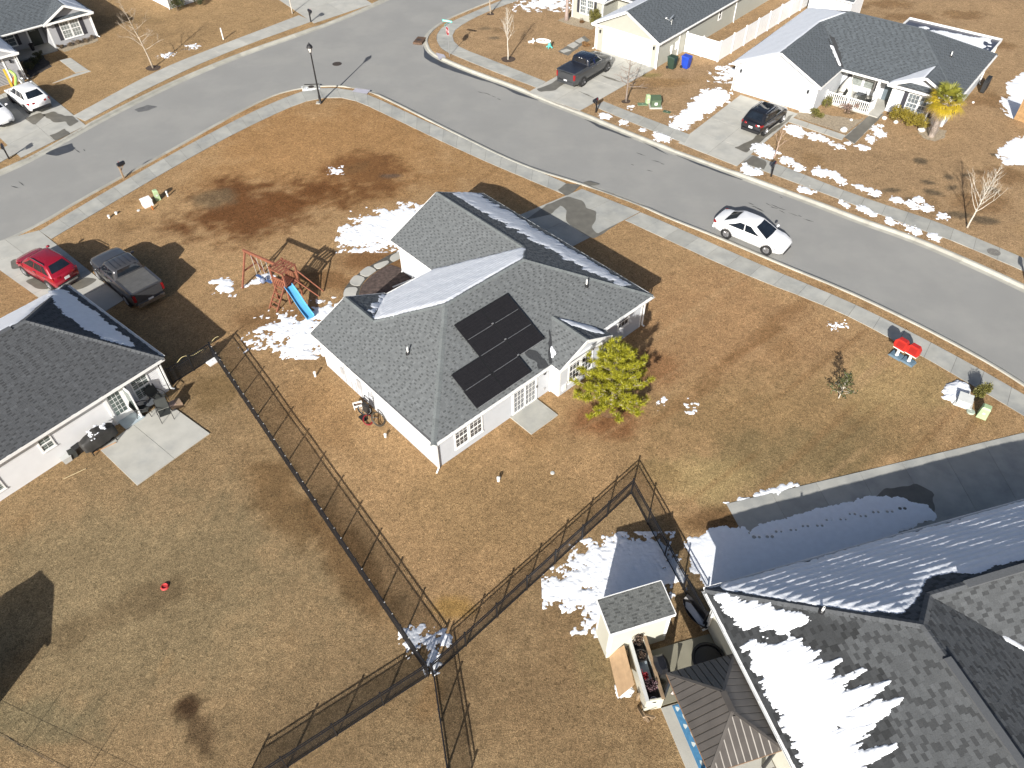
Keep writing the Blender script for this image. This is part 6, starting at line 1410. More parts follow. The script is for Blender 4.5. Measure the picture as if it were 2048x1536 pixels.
lid((-16.37, 29.60), 'white rectangular box lid at the top corner of the long fence', 0, .09, M_SWHITE, (.62, .42), 50)
mk = thing('marker_flag', 'orange marker peg in the grass by the white utility box', 'marker', (-24.49, 44.59)); MB().lathe([(.05, 0), (.04, .3), (0, .32)], 8).obj('peg', mat('marker_orange', (.45, .13, .02), .6), mk)

# ------------------------------------------------------------------ bins, dish, air conditioner
def bin_(p, rz, label, m_):
    t_ = thing('wheelie_bin', label, 'bin', p, R(rz), 'wheelie bins by the sage house')
    mb = MB(); mb.add([(-.25, -.28, .05), (.25, -.28, .05), (.25, .28, .05), (-.25, .28, .05), (-.32, -.34, 1.0), (.32, -.34, 1.0), (.32, .36, 1.0), (-.32, .36, 1.0)], [(3, 2, 1, 0), (0, 1, 5, 4), (1, 2, 6, 5), (2, 3, 7, 6), (3, 0, 4, 7), (4, 5, 6, 7)]); mb.obj('body', m_, t_)
    mb = MB(); mb.add([(-.34, -.37, 1.0), (.34, -.37, 1.0), (.34, .40, 1.02), (-.34, .40, 1.02), (-.30, -.30, 1.07), (.30, -.30, 1.07), (.30, .36, 1.10), (-.30, .36, 1.10)], [(0, 1, 5, 4), (1, 2, 6, 5), (2, 3, 7, 6), (3, 0, 4, 7), (4, 5, 6, 7)]); mb.obj('lid', m_, t_)
    MB().tube([(-.26, .44, .98), (.26, .44, .98)], .02, 6).obj('handle', m_, t_)
    for s_ in (-1, 1): MB().lathe([(.13, -.03), (.13, .03), (0, .03)], 12, Matrix.Translation((s_ * .28, .30, .13)) @ Matrix.Rotation(R(90), 4, 'Y')).obj('wheel', M_TYRE, t_)
bin_((14.32, 66.11), 50, 'dark green wheelie bin against the sage house side wall', mat('bin_green', (.025, .05, .035), .5)); bin_((15.57, 66.19), 50, 'bright blue wheelie bin beside the dark green bin', mat('bin_blue', (.015, .06, .42), .45))
q = E.w(-.55, 2.75, 2.85); ds = thing('satellite_dish', 'grey satellite dish on the sage house roof edge', 'satellite dish', tuple(q), R(150))
mb = MB(); M = Matrix.Translation((0, 0, .45)) @ Matrix.Rotation(R(60), 4, 'Y') @ Matrix.Diagonal((1, .85, 1, 1)); mb.lathe([(0, 0), (.15, .012), (.30, .05), (.40, .09), (.40, .105), (.28, .065), (0, .02)], 18, M); mb.obj('dish', mat('dish_grey', (.24, .27, .31), .5), ds, smooth=True)
mb = MB(); mb.tube([(0, 0, -.35), (-.02, 0, .4)], .025, 6); mb.tube([(.0, 0, .2), (.45, 0, .35), (.5, 0, .42)], .015, 5); mb.obj('mast', M_GREYBOX, ds); MB().box(.45, -.08, .38, .57, .08, .46).obj('feed_horn', M_SWHITE, ds)
q = A.w(11.55, -.62); ac = thing('air_conditioner', 'dark air conditioner with round fan top between pine and house wall', 'air conditioner', tuple(q), R(42.5))
M_AC = mat('ac_grey', (.20, .215, .23), .5, var=.1); MB().box(-.45, -.45, 0, .45, .45, .07).obj('pad', M_CONC, ac)
mb = MB()
for k in range(18): mb.box(-.37, -.37, .10 + k * .036, .37, .37, .122 + k * .036)
mb.obj('louvre', M_AC, ac, kind='stuff'); MB().box(-.34, -.34, .08, .34, .34, .76).obj('core', M_BLACK, ac); MB().lathe([(.40, .74), (.40, .80), (.33, .82), (.33, .78), (.30, .76), (0, .76)], 20).obj('fan_ring', M_AC, ac)
mb = MB()
for k in range(1, 6): r_ = .055 * k; mb.tube([(r_ * math.cos(R(20 * i)), r_ * math.sin(R(20 * i)), .80) for i in range(19)], .008, 4, cap=False)
for k in range(8): mb.bar((0, 0, .805), (.33 * math.cos(R(45 * k)), .33 * math.sin(R(45 * k)), .805), .012)
mb.obj('fan_grille', M_BLACK, ac); MB().lathe([(.11, .80), (.11, .83), (0, .84)], 12).obj('fan_hub', M_AC, ac)

# ------------------------------------------------------------------ swing set with a blue slide
M_RW = mat('redwood', (.235, .085, .048), .65, var=.22, vscale=5); M_SLIDE = mat('slide_blue', (.10, .36, .62), .3, var=.05)
g0, g1 = (-16.05, 36.13), (-12.78, 34.27)          # far foot of the frame, towards the slide
hd_ = (-15.69, 37.50); hx = (-13.69, 35.29)
ang = math.atan2((-14.15, 36.35)[1] - (-15.79, 37.40)[1], (-14.15, 36.35)[0] - (-15.79, 37.40)[0])
ss = thing('swing_set', 'red wooden swing set with climbing tower on the left lawn', 'swing set', (-15.77, 36.76), ang)
def rot(v_): return v_
for y_ in (-.95, .95): MB().bar((0, y_, 0), (.05, 0 + y_ * .06, 2.15), .09, .09).obj('leg', M_RW, ss)
MB().bar((.0, -.5, 1.0), (.0, .5, 1.0), .05, .09).obj('cross_brace', M_RW, ss); MB().bar((-.15, 0, 2.18), (2.7, 0, 2.18), .10, .17).obj('top_beam', M_RW, ss)
for k, (x0, z0) in enumerate(((.65, .55), (1.45, .5))):
    sw = MB(); sw.tube([(x0 - .22, 0, 2.12), (x0 - .22, .02, z0)], .012, 4); sw.tube([(x0 + .22, 0, 2.12), (x0 + .22, .02, z0)], .012, 4); so = sw.obj('swing', M_GREYBOX, ss); MB().box(x0 - .24, -.09, z0 - .02, x0 + .24, .11, z0 + .02).obj('swing_seat', mat('swing_blue', (.06, .11, .24), .5), so)
for x_ in (2.55, 3.55):
    for y_ in (-.5, .5): MB().box(x_ - .045, y_ - .045, 0, x_ + .045, y_ + .045, 2.35 if x_ < 3 else 2.2).obj('tower_post', M_RW, ss)
for k in range(7): MB().box(2.52 + k * .155, -.52, 1.08, 2.66 + k * .155, .52, 1.11).obj('deck_plank', M_RW, ss)
for y_ in (-.5, .5):
    for k in range(6): MB().box(2.62 + k * .16, y_ - .012, 1.12, 2.71 + k * .16, y_ + .012, 1.62).obj('rail_slat', M_RW, ss)
    MB().box(2.5, y_ - .03, 1.62, 3.6, y_ + .03, 1.70).obj('hand_rail', M_RW, ss)
for y_ in (-.5, .5): MB().bar((2.55, y_, 2.2), (3.55, y_, 2.2), .06, .1).obj('roof_beam', M_RW, ss)
for k in range(5): MB().box(2.48 + k * .24, -.58, 2.25, 2.62 + k * .24, .58, 2.28).obj('roof_slat', M_RW, ss)
for x_ in (2.75, 3.35): MB().bar((x_, -1.45, 0), (x_, -.52, 1.12), .05, .1).obj('ladder_rail', M_RW, ss)
for k in range(5): t_ = (k + .7) / 5.2; MB().bar((2.75, -1.45 + .93 * t_, 1.12 * t_), (3.35, -1.45 + .93 * t_, 1.12 * t_), .05, .05).obj('rung', M_RW, ss)
MB().bar((3.55, .5, 1.9), (4.4, 1.4, .05), .07, .07).obj('brace', M_RW, ss); MB().bar((3.6, .2, 1.4), (4.5, .9, .05), .07, .07).obj('brace', M_RW, ss)
sl = MB(); n = 14; vs = []
pr = [(-.26, .16), (-.24, .17), (-.21, .02), (0, 0), (.21, .02), (.24, .17), (.26, .16), (.23, -.02), (-.23, -.02)]
for i in range(n + 1):
    t_ = i / n; x_ = 3.58 + 1.95 * t_; z = 1.12 * (1 - t_) ** 1.0 + .10 + .06 * math.sin(t_ * math.pi * 2.2); y_ = -.35 - .55 * t_
    for a, b_ in pr: vs.append((x_ + a * .28, y_ + a, z + b_))
k = len(pr); sl.add(vs, [(i * k + j, i * k + (j + 1) % k, (i + 1) * k + (j + 1) % k, (i + 1) * k + j) for i in range(n) for j in range(k)] + [tuple(range(k)), tuple(n * k + j for j in range(k - 1, -1, -1))]); sl.obj('slide', M_SLIDE, ss)
bl = thing('play_ball', 'grey blue ball on the ground beside the swing set', 'ball', (*(-15.12, 36.46), .0)); MB().lathe([(0, 0), (.13, .05), (.2, .2), (.13, .35), (0, .4)], 14).obj('ball', mat('ball_grey', (.20, .23, .32), .5), bl, smooth=True)

# ------------------------------------------------------------------ pair of red boards on posts by the pavement
def board(p, label, rz):
    t_ = thing('toy_hoop_board', label, 'game board', p, rz, 'red boards on white posts')
    mb = MB(); mb.add([(-.36, -.26, 0), (.36, -.26, 0), (.36, .26, 0), (-.36, .26, 0), (-.30, -.20, .09), (.30, -.20, .09), (.30, .20, .14), (-.30, .20, .14)], [(0, 1, 5, 4), (1, 2, 6, 5), (2, 3, 7, 6), (3, 0, 4, 7), (4, 5, 6, 7)]); mb.obj('base', mat('slate_plastic', (.10, .155, .20), .5), t_)
    mb = MB(); mb.lathe([(.11, .09), (.085, .16), (.075, .62), (.10, .72)], 10); mb.obj('post', M_PVC, t_)
    o = [(-.30, .60), (.30, .60), (.38, .80), (.36, 1.04), (.22, 1.22), (-.22, 1.22), (-.36, 1.04), (-.38, .80)]
    mb = MB(); mb.add([(x_, -.13, z) for x_, z in o] + [(x_ * .93, .13, z) for x_, z in o], [tuple(range(8)), tuple(range(15, 7, -1))] + [((i + 1) % 8, i, i + 8, (i + 1) % 8 + 8) for i in range(8)]); mb.obj('board', mat('toy_red', (.42, .025, .02), .4, var=.08), t_)
    MB().box(-.31, -.145, .56, .31, .145, .605).obj('lower_edge', M_PVC, t_); MB().box(-.2, -.137, .72, .2, -.131, 1.08).obj('panel_mark', mat('toy_dark_red', (.32, .018, .016), .4), t_)
brz = math.atan2((21.72, 30.22)[1] - (21.35, 30.67)[1], (21.72, 30.22)[0] - (21.35, 30.67)[0])
board((21.05, 29.59), 'red octagonal board on white post, nearer the swing of the street', brz); board((21.53, 29.12), 'red octagonal board on white post, nearer the leafy shrub', brz)

# ------------------------------------------------------------------ things leaning on the left wall
q = A.w(-.35, 5.05); ht = thing('hand_truck', 'black hand truck leaning on the long left wall', 'hand truck', tuple(q), R(132.5))
for y_ in (-.22, .22): MB().tube([(y_, .35, .1), (y_, .12, 1.0), (y_, .02, 1.25)], .022, 6).obj('side_tube', M_BLACK, ht)
for z in (.45, .8, 1.1, 1.25): MB().tube([(-.22, .30 - z * .22, z), (.22, .30 - z * .22, z)], .018, 5).obj('cross_tube', M_BLACK, ht)
MB().box(-.24, .35, .03, .24, .62, .05).obj('toe_plate', M_BLACK, ht); MB().box(-.2, .1, .35, .2, .3, .85).obj('carried_case', mat('black_case', (.03, .028, .026), .6), ht)
q = A.w(-.55, 5.35); wh = thing('spoked_wheel', 'pale spoked wheel lying against the hand truck', 'wheel', (q.x, q.y, .12), R(100))
M = Matrix.Rotation(R(28), 4, 'X'); mb = MB(); mb.tube([M @ Vector((.36 * math.cos(R(20 * i)), .36 * math.sin(R(20 * i)), .1)) for i in range(19)], .03, 6, cap=False); mb.obj('tyre', M_TYRE, wh)
mb = MB(); mb.tube([M @ Vector((.32 * math.cos(R(20 * i)), .32 * math.sin(R(20 * i)), .1)) for i in range(19)], .018, 5, cap=False)
for k in range(10): mb.bar(M @ Vector((0, 0, .1)), M @ Vector((.32 * math.cos(R(36 * k)), .32 * math.sin(R(36 * k)), .1)), .014)
mb.lathe([(.07, .06), (.07, .14), (0, .15)], 10, M); mb.obj('rim', M_PVC, wh); mb = MB(); vs = [M @ Vector((.3 * math.cos(R(a)), .3 * math.sin(R(a)), .115)) for a in range(200, 331, 10)]; mb.add(vs, [tuple(range(len(vs)))]); mb.obj('cover', M_PVC, wh)
def coil(p, rz, label, m_, r0=.30, turns=5, tilt=20):
    t_ = thing('garden_hose', label, 'hose', p, rz); M = Matrix.Rotation(R(tilt), 4, 'X'); mb = MB(); pts = []
    for i in range(turns * 16 + 1):
        a = 2 * math.pi * i / 16; rr = r0 * (1 - .06 * math.sin(a * .37) - .025 * (i // 16)); pts.append(M @ Vector((rr * math.cos(a), rr * 1.25 * math.sin(a), .12 + .02 * math.sin(i * .31) + .018 * (i / 16))))
    mb.tube(pts, .017, 5); mb.obj('coil', m_, t_, smooth=True); MB().tube([pts[-1], pts[-1] + Vector((.12, .1, -.1)), pts[-1] + Vector((.3, .0, -.12))], .02, 5).obj('nozzle_end', M_CHROME, t_)
coil((*A.w(-.75, 4.75)[:2], 0), .4, 'coiled red garden hose on the ground by the spoked wheel', mat('hose_red', (.24, .015, .02), .5), .24, 4); coil((*A.w(-.42, 4.4)[:2], .12), .9, 'coiled brown garden hose propped against the left wall', mat('hose_brown', (.08, .065, .045), .5), .33, 6, 38)
q = A.w(-.62, 5.75); wf_ = thing('white_tray', 'small white tray frame standing above the spoked wheel', 'tray', tuple(q), R(20)); mb = MB()
for x0, y0, x1, y1 in ((-.24, -.16, .24, -.11), (-.24, .11, .24, .16), (-.24, -.11, -.19, .11), (.19, -.11, .24, .11)): mb.box(x0, y0, .30, x1, y1, .40)
mb.obj('rim', M_PVC, wf_); MB().box(-.19, -.11, .30, .19, .11, .33).obj('bottom', mat('tray_brown', (.16, .10, .07), .7), wf_)
for x_ in (-.2, .2): MB().box(x_ - .02, -.02, 0, x_ + .02, .02, .30).obj('leg', M_PVC, wf_)

# ------------------------------------------------------------------ left patio: chairs, table, covered grill
M_SLING = mat('dark_sling', (.035, .038, .035), .75, var=.1); M_PFR = mat('bronze_black_frame', (.02, .02, .02), .45)
def chair(p, rz, label):
    t_ = thing('patio_chair', label, 'chair', p, rz, 'dark patio chairs by the white house')
    mb = MB(); mb.add([(-.27, -.28, .42), (.27, -.28, .42), (.27, .25, .38), (-.27, .25, .38)] + [(-.27, -.28, .40), (.27, -.28, .40), (.27, .25, .36), (-.27, .25, .36)], [(0, 1, 2, 3), (7, 6, 5, 4), (0, 4, 5, 1), (2, 6, 7, 3), (1, 5, 6, 2), (3, 7, 4, 0)]); mb.obj('seat', M_SLING, t_)
    mb = MB(); mb.add([(-.27, .25, .40), (.27, .25, .40), (.27, .42, .98), (-.27, .42, .98), (-.27, .28, .39), (.27, .28, .39), (.27, .45, .97), (-.27, .45, .97)], [(0, 1, 2, 3), (7, 6, 5, 4), (3, 2, 6, 7), (1, 5, 6, 2), (0, 3, 7, 4), (0, 4, 5, 1)]); mb.obj('backrest', M_SLING, t_)
    for s_ in (-1, 1):
        MB().tube([(s_ * .30, -.32, .0), (s_ * .30, -.28, .40), (s_ * .30, -.24, .62)], .018, 6).obj('leg', M_PFR, t_); MB().tube([(s_ * .30, .38, .0), (s_ * .30, .26, .40)], .018, 6).obj('leg', M_PFR, t_)
        MB().tube([(s_ * .31, -.26, .62), (s_ * .32, .0, .65), (s_ * .30, .34, .62)], .022, 6).obj('armrest', M_PFR, t_)
        MB().tube([(s_ * .28, .25, .40), (s_ * .28, .44, 1.0)], .016, 6).obj('back_frame', M_PFR, t_)
    MB().tube([(-.28, .44, 1.0), (.28, .44, 1.0)], .016, 6).obj('top_rail', M_PFR, t_)
chair((*(-18.79, 25.79), .06), R(105), 'dark patio chair left of the small table, nearest the back door'); chair((*(-17.61, 25.54), .06), R(28), 'dark patio chair on the patio corner facing the camera'); chair((*(-18.27, 26.58), .06), R(62), 'dark patio chair against the white wall under the window')
tb = thing('side_table', 'small glass topped table between the dark patio chairs', 'table', (*(-18.53, 26.17), .06), R(51)); MB().box(-.24, -.24, .43, .24, .24, .45).obj('table_top', mat('grey_glass_top', (.12, .13, .14), .15), tb)
for x_ in (-.21, .21):
    for y_ in (-.21, .21): MB().box(x_ - .012, y_ - .012, 0, x_ + .012, y_ + .012, .43).obj('leg', M_PFR, tb)
bx = thing('cardboard_box', 'brown cardboard box behind the corner patio chair', 'box', (-17.40, 26.36), R(40)); MB().box(-.3, -.2, 0, .3, .2, .28).obj('carton', mat('cardboard', (.27, .19, .13), .85, var=.12), bx); MB().box(-.3, -.2, .282, .02, .2, .295).obj('flap', mat('pinkish_flap', (.36, .25, .20), .85), bx); MB().box(.04, -.19, .282, .3, .19, .290).obj('flap', MATS['cardboard'], bx)
gr = thing('covered_grill', 'long grill under black cover with snow scraps by the white wall', 'grill', (*(-20.18, 23.70), .06), R(51))
mb = MB(); n = 16; m_ = 10; vs = []; fs = []
for i in range(n + 1):
    t_ = i / n; x_ = -.85 + 1.7 * t_; top = 1.02 + .14 * math.exp(-((t_ - .52) / .2) ** 2) - .12 * (abs(2 * t_ - 1) ** 4); wd = .34 - .10 * abs(2 * t_ - 1) ** 3
    for j in range(m_ + 1):
        a = math.pi * j / m_; r2 = 1 if j not in (0, m_) else 1; y_ = -wd * math.cos(a) * (1 + .05 * math.sin(5 * t_ * 3 + j)); z = .42 + (top - .42) * min(1, 1.35 * math.sin(a)) - (.0 if 0 < j < m_ else .06 * random.random()); vs.append((x_, y_, z + .015 * math.sin(i * 1.7 + j * 2.1)))
k = m_ + 1; fs = [(i * k + j, (i + 1) * k + j, (i + 1) * k + j + 1, i * k + j + 1) for i in range(n) for j in range(m_)] + [tuple(range(k)), tuple(n * k + j for j in range(k - 1, -1, -1))]
mb.add(vs, [f[::-1] for f in fs]); mb.obj('cover', mat('grill_cover', (.030, .029, .027), .65, var=.25, vscale=5), gr, smooth=True)
for x_ in (-.62, .62):
    for y_ in (-.22, .22): MB().bar((x_, y_, 0), (x_, y_, .5), .05).obj('leg', M_PFR, gr)
MB().box(-.6, -.22, .18, .6, .22, .22).obj('shelf', M_PFR, gr)
o = snow([(-.15, -.16), (.35, -.12), (.4, .12), (-.1, .16)], 'snow_cover', gr, None, .035, .03, .42, .8, .2, base=1.10, sc=5); 
if o: o['kind'] = 'stuff'
def stick(a, b_, label, m_, z=.03, r_=.016):
    t_ = thing('broom_stick', label, 'stick', (*a, z)); v_ = Vector((b_[0] - a[0], b_[1] - a[1], 0)); MB().tube([(0, 0, 0), tuple(v_)], r_, 6).obj('shaft', m_, t_); MB().tube([tuple(v_), tuple(v_ * 1.04)], r_ * 1.3, 6).obj('grip', M_BLACK, t_)
stick((-20.46, 23.26), (-19.62, 23.89), 'orange broom handle lying on the edge of the left patio', mat('orange_wood', (.48, .22, .07), .6), .085); stick((-21.37, 21.70), (-20.53, 22.32), 'pale stick lying in the grass below the left house', mat('pale_stick', (.52, .42, .24), .7))
for p, s_, rz, lb, m_ in (((-21.60, 22.81), (.42, .3, .3), 50, 'grey storage crate at the end of the row by the white wall', M_GREYBOX), ((-21.40, 23.12), (.34, .34, .36), 40, 'dark bucket bundle between grey crate and grill', M_SLING), ((-21.23, 23.37), (.4, .32, .42), 55, 'black bag beside the grill against the white wall', mat('bag_black', (.022, .022, .023), .5, var=.3, vscale=8))):
    t_ = thing('storage_tub', lb, 'tub', p, R(rz)); mb = MB(); x_, y_, h_ = s_; mb.add([(-x_ * .42, -y_ * .42, 0), (x_ * .42, -y_ * .42, 0), (x_ * .42, y_ * .42, 0), (-x_ * .42, y_ * .42, 0), (-x_ * .5, -y_ * .5, h_), (x_ * .5, -y_ * .5, h_), (x_ * .5, y_ * .5, h_), (-x_ * .5, y_ * .5, h_)], [(0, 1, 5, 4), (1, 2, 6, 5), (2, 3, 7, 6), (3, 0, 4, 7), (4, 5, 6, 7)]); mb.obj('tub', m_, t_); MB().box(-x_ * .53, -y_ * .53, h_, x_ * .53, y_ * .53, h_ + .035).obj('lid', m_, t_)
dd = thing('dog_dish', 'small red dish alone on the grey lower left lawn', 'dish', (-14.77, 16.01)); M_DISH = mat('dish_red', (.50, .05, .05), .5); MB().lathe([(.15, 0), (.17, .02), (.14, .08), (.12, .08), (.10, .03), (0, .03)], 18).obj('bowl', M_DISH, dd); MB().lathe([(.172, .0), (.178, .012), (.172, .02)], 18).obj('foot_ring', M_DISH, dd)

# ------------------------------------------------------------------ shed, planter and gazebo by the ivory house
S0 = House('garden_shed', 'small ivory shed with dark shingle roof and long shadow on snow', (3.62, 12.77), 17, 'shed')
sp = [([(-.1, -.12, 2.32), (2.56, -.12, 2.32), (2.56, 1.24, 2.50), (-.1, 1.24, 2.50)], UP)]
S0.roof(sp, mat('mottled_shingle', (.13, .135, .128), .9, var=.25, vscale=20, tint=1, bump=.4, bscale=80), M_CAPB, [], singles=150, expo=.13, tabs=(.10, .22))
S0.walls([(0, 0), (2.46, 0), (2.46, 1.1), (0, 1.1)], 2.24, M_SIDC, expo=3.0)
for a, b_, z0, z1 in (((-.1, -.13), (2.56, -.13), 2.27, 2.27), ((-.11, -.12), (-.11, 1.24), 2.27, 2.45), ((2.57, -.12), (2.57, 1.24), 2.27, 2.45), ((-.1, 1.25), (2.56, 1.25), 2.45, 2.45)): MB().bar((*a, z0), (*b_, z1), .03, .14).obj('fascia', M_TRIM, S0.root)
MB().bar((0, 0, .06), (0, 0, .06 + .001), .1).obj('skid', M_WOOD, S0.root) if 0 else None
C0, CA = (KC[0], KC[1]), 15.6
def cl(a, b_): return fr(C0, CA, a, b_)
# raised planter (outdoor bar) with a plywood sheet leaning on it
pa, pb_ = (4.43, 13.15), (4.82, 10.70); pang = math.atan2(pb_[1] - pa[1], pb_[0] - pa[0]); pl_ = math.dist(pa, pb_)
pt_ = thing('planter_bench', 'long ivory planter bench crowded with pots beside the shed', 'planter', (*pa, 0), pang)
M_PW = mat('weathered_wood', (.27, .19, .115), .8, var=.25, vscale=5)
for (x0, y0, x1, y1) in ((0, 0, pl_, .05), (0, .62, pl_, .67), (0, .05, .05, .62), (pl_ - .05, .05, pl_, .62)): MB().box(x0, y0, .0, x1, y1, .92).obj('side_board', M_SIDC, pt_)
for y0 in (-.03, .57): MB().box(-.03, y0, .922, pl_ + .03, y0 + .13, .955).obj('top_board', M_PW if y0 > 0 else M_GREYBOX, pt_)
MB().box(.05, .1, .55, pl_ - .05, .57, .6).obj('tray', M_BLACK, pt_); MB().box(.9, .12, .6, 1.6, .5, .66).obj('tray_water', mat('dull_ice', (.28, .33, .36), .3), pt_)
for x_ in (.3, pl_ - .5): MB().box(x_, -.16, 0, x_ + .09, -.07, .5).obj('prop', M_PW, pt_)
py = thing('plywood_sheet', 'tan plywood sheet leaning against the planter bench', 'board', (*(4.09, 12.17), 0), pang)
MB().bar((-.62, .16, .12), (-.62, .16, .121), .1).obj('x', None, py) if 0 else None
mb = MB(); mb.add([(-.75, -.25, .05), (.95, -.30, .05), (.90, .22, .95), (-.65, .25, .92), (-.75, -.265, .04), (.95, -.315, .04), (.90, .205, .94), (-.65, .235, .91)], [(0, 1, 2, 3), (7, 6, 5, 4), (0, 4, 5, 1), (1, 5, 6, 2), (2, 6, 7, 3), (3, 7, 4, 0)]); mb.obj('sheet', mat('plywood', (.40, .27, .155), .75, var=.12, vscale=4), py)
for k in range(3): t_ = thing('timber_offcut', ('brown timber offcut upright below the plywood sheet', 'short brown timber lying at the planter foot', 'thin brown plank leaning beside the planter foot')[k], 'timber', [(4.63, 10.81), (4.74, 10.68), (4.86, 10.55)][k], pang + .2 * k); MB().bar((0, 0, .03), (.55 - .1 * k, .06 * k, .05 + .5 * (k == 0) + .35 * (k == 2)), .09, .05).obj('beam', M_PW, t_); MB().bar((.05, .05, .02), (.5 - .1 * k, .12, .03), .05, .03).obj('strip', M_PW, t_)
def pot(p, z, r_, h, label, m_, soil=True, plant=None):
    t_ = thing('plant_pot', label, 'pot', (*p, z)); MB().lathe([(r_ * .7, 0), (r_, h), (r_ * 1.06, h), (r_ * 1.06, h + .03), (r_ * .9, h + .03), (r_ * .85, h - .03), (0, h - .03)], 16).obj('pot', m_, t_)
    if plant:
        mb = MB()
        for k in range(plant[1]):
            a, rr, zz = random.uniform(0, 6.28), random.random() ** .5 * plant[2], random.random() * plant[3]; c_ = Vector((rr * math.cos(a), rr * math.sin(a), h + zz)); u_ = Vector((random.gauss(0, 1), random.gauss(0, 1), random.gauss(0, 1))).normalized() * .05; v_ = u_.cross(Vector((random.random(), 1, .3))).normalized() * .03
            mb.add([c_ - u_, c_ + v_, c_ + u_, c_ - v_], [(0, 1, 2, 3)], random.uniform(.6, 1.3))
        for k in range(8): mb.tube([(0, 0, h), (random.gauss(0, plant[2] * .5), random.gauss(0, plant[2] * .5), h + plant[3])], .008, 4)
        mb.obj('plant', plant[0], t_)
    return t_
M_DEAD = mat('dead_leaf', (.095, .062, .042), .9, var=.4, tint=1); M_REDL = mat('red_flower', (.26, .012, .02), .7, var=.3, tint=1)
pw_ = lambda x_, y_: fr(pa, math.degrees(pang), x_, y_)
pot(pw_(.15, .32), .6, .15, .2, 'pot of brown dead stems at the shed end of the planter', M_BLACK, plant=(M_DEAD, 260, .22, .55)); pot(pw_(.72, .33), .6, .24, .18, 'round dark bowl with pale rim in the middle of the planter', mat('bowl_dark', (.03, .028, .026), .4), plant=(M_DEAD, 40, .16, .05)); pot(pw_(1.55, .2), .6, .12, .16, 'pot of dark red flowers on the planter edge', M_BLACK, plant=(M_REDL, 160, .16, .14)); pot(pw_(1.95, .34), .6, .16, .18, 'pot of purple brown stems near the gazebo end of the planter', M_BLACK, plant=(mat('purple_leaf', (.13, .075, .085), .8, var=.4, tint=1), 220, .24, .28)); pot(pw_(2.42, .32), .6, .13, .12, 'white pot at the gazebo end of the planter', M_PVC, plant=(M_DEAD, 20, .08, .05))
# patio beside the ivory house
cp = struct_root('patio'); slab_grid((cl(-2.5, -.75), cl(.3, -.75), cl(.3, -2.86), cl(-2.75, -2.86)), 1, 1, mat('olive_concrete', (.235, .22, .165), .75, var=.15, vscale=1.2, bump=.2, tint=1), cp, .05); slab_grid((cl(-2.78, -2.92), cl(.3, -2.92), cl(.3, -9), cl(-2.78, -9)), 2, 1, M_CONC, cp, .05)
bg_ = thing('barbecue', 'black covered barbecue on the dark patio beside the planter', 'barbecue', (*(5.55, 12.02), .05), pang + .1)
mb = MB(); vs = []
for t_, sx, sy, z in ((0, .36, .26, .1), (.4, .40, .28, .75), (.8, .38, .26, 1.02), (1, .26, .14, 1.14)):
    for k in range(10): a = 2 * math.pi * k / 10; vs.append((sx * max(-1, min(1, 1.25 * math.cos(a))), sy * max(-1, min(1, 1.25 * math.sin(a))), z + .02 * math.sin(k * 2.3)))
mb.add(vs, [(i * 10 + j, i * 10 + (j + 1) % 10, (i + 1) * 10 + (j + 1) % 10, (i + 1) * 10 + j) for i in range(3) for j in range(10)] + [tuple(30 + k for k in range(10))]); mb.obj('cover', mat('glossy_black_cover', (.012, .012, .014), .3, var=.2), bg_)
for x_ in (-.3, .3): MB().bar((x_, 0, 0), (x_, 0, .2), .06).obj('leg', M_BLACK, bg_)
hb = thing('round_tub', 'round black tub half under the gazebo roof edge', 'tub', (*(7.48, 12.43), .05)); MB().lathe([(.58, 0), (.62, .5), (.66, .52), (.66, .56), (.57, .56), (.53, .3), (0, .3)], 26).obj('wall', mat('tub_black', (.012, .012, .013), .5), hb); MB().lathe([(.56, .5), (.5, .53), (0, .55)], 22).obj('cover', M_BLACK, hb)
sdg = thing('black_sled', 'black curved sled with pale inside leaning under the picket fence end', 'sled', (*(7.37, 14.48), 0), R(-62))
mb = MB(); vs = []
for i in range(9):
    t_ = i / 8; x_ = -.75 + 1.5 * t_; w_ = .34 * math.sin(math.pi * (.12 + .76 * t_)); 
    for j in range(5): a = math.pi * j / 4; vs.append((x_, -w_ * math.cos(a), .34 - .28 * math.sin(a) + .18 * (2 * t_ - 1) ** 2))
mb.add(vs, [(i * 5 + j, i * 5 + j + 1, (i + 1) * 5 + j + 1, (i + 1) * 5 + j) for i in range(8) for j in range(4)]); mb.obj('hull', M_BLACK, sdg); MB().box(-.6, -.14, .16, .6, .14, .19).obj('pad', mat('pale_blue_pad', (.55, .58, .62), .6), sdg)
dm = thing('door_mat', 'dark grey mat on the ground below the sled', 'mat', (*(6.47, 13.72), .0), R(20)) if 0 else None
# gazebo with a ribbed brown metal roof
M_GZ = mat('bronze_metal_roof', (.105, .094, .083), .42, .25, var=.12, vscale=2); M_GZT = mat('copper_trim', (.30, .19, .12), .5, .3)
gp = [(5.43, 11.21, 2.20), (8.04, 11.89, 2.20)]
gax, gbx = -1.9, .06
gz = thing('gazebo', 'brown ribbed metal gazebo roof tight against the ivory house', 'gazebo', (*cl(-2.68, -2.52), 0), R(15.6))
GWd, GLn, gz0, gz1 = 2.68, 3.45, 2.15, 2.95      # local: x across towards the house, y down
rx = GWd / 2; ra, rb = -1.38, -2.08
rp = {'w': [(0, 0, gz0), (rx, ra, gz1), (rx, rb, gz1), (0, -GLn, gz0)], 'n': [(0, 0, gz0), (GWd, 0, gz0), (rx, ra, gz1)], 's': [(0, -GLn, gz0), (GWd, -GLn, gz0), (rx, rb, gz1)], 'e': [(GWd, 0, gz0), (rx, ra, gz1), (rx, rb, gz1), (GWd, -GLn, gz0)]}
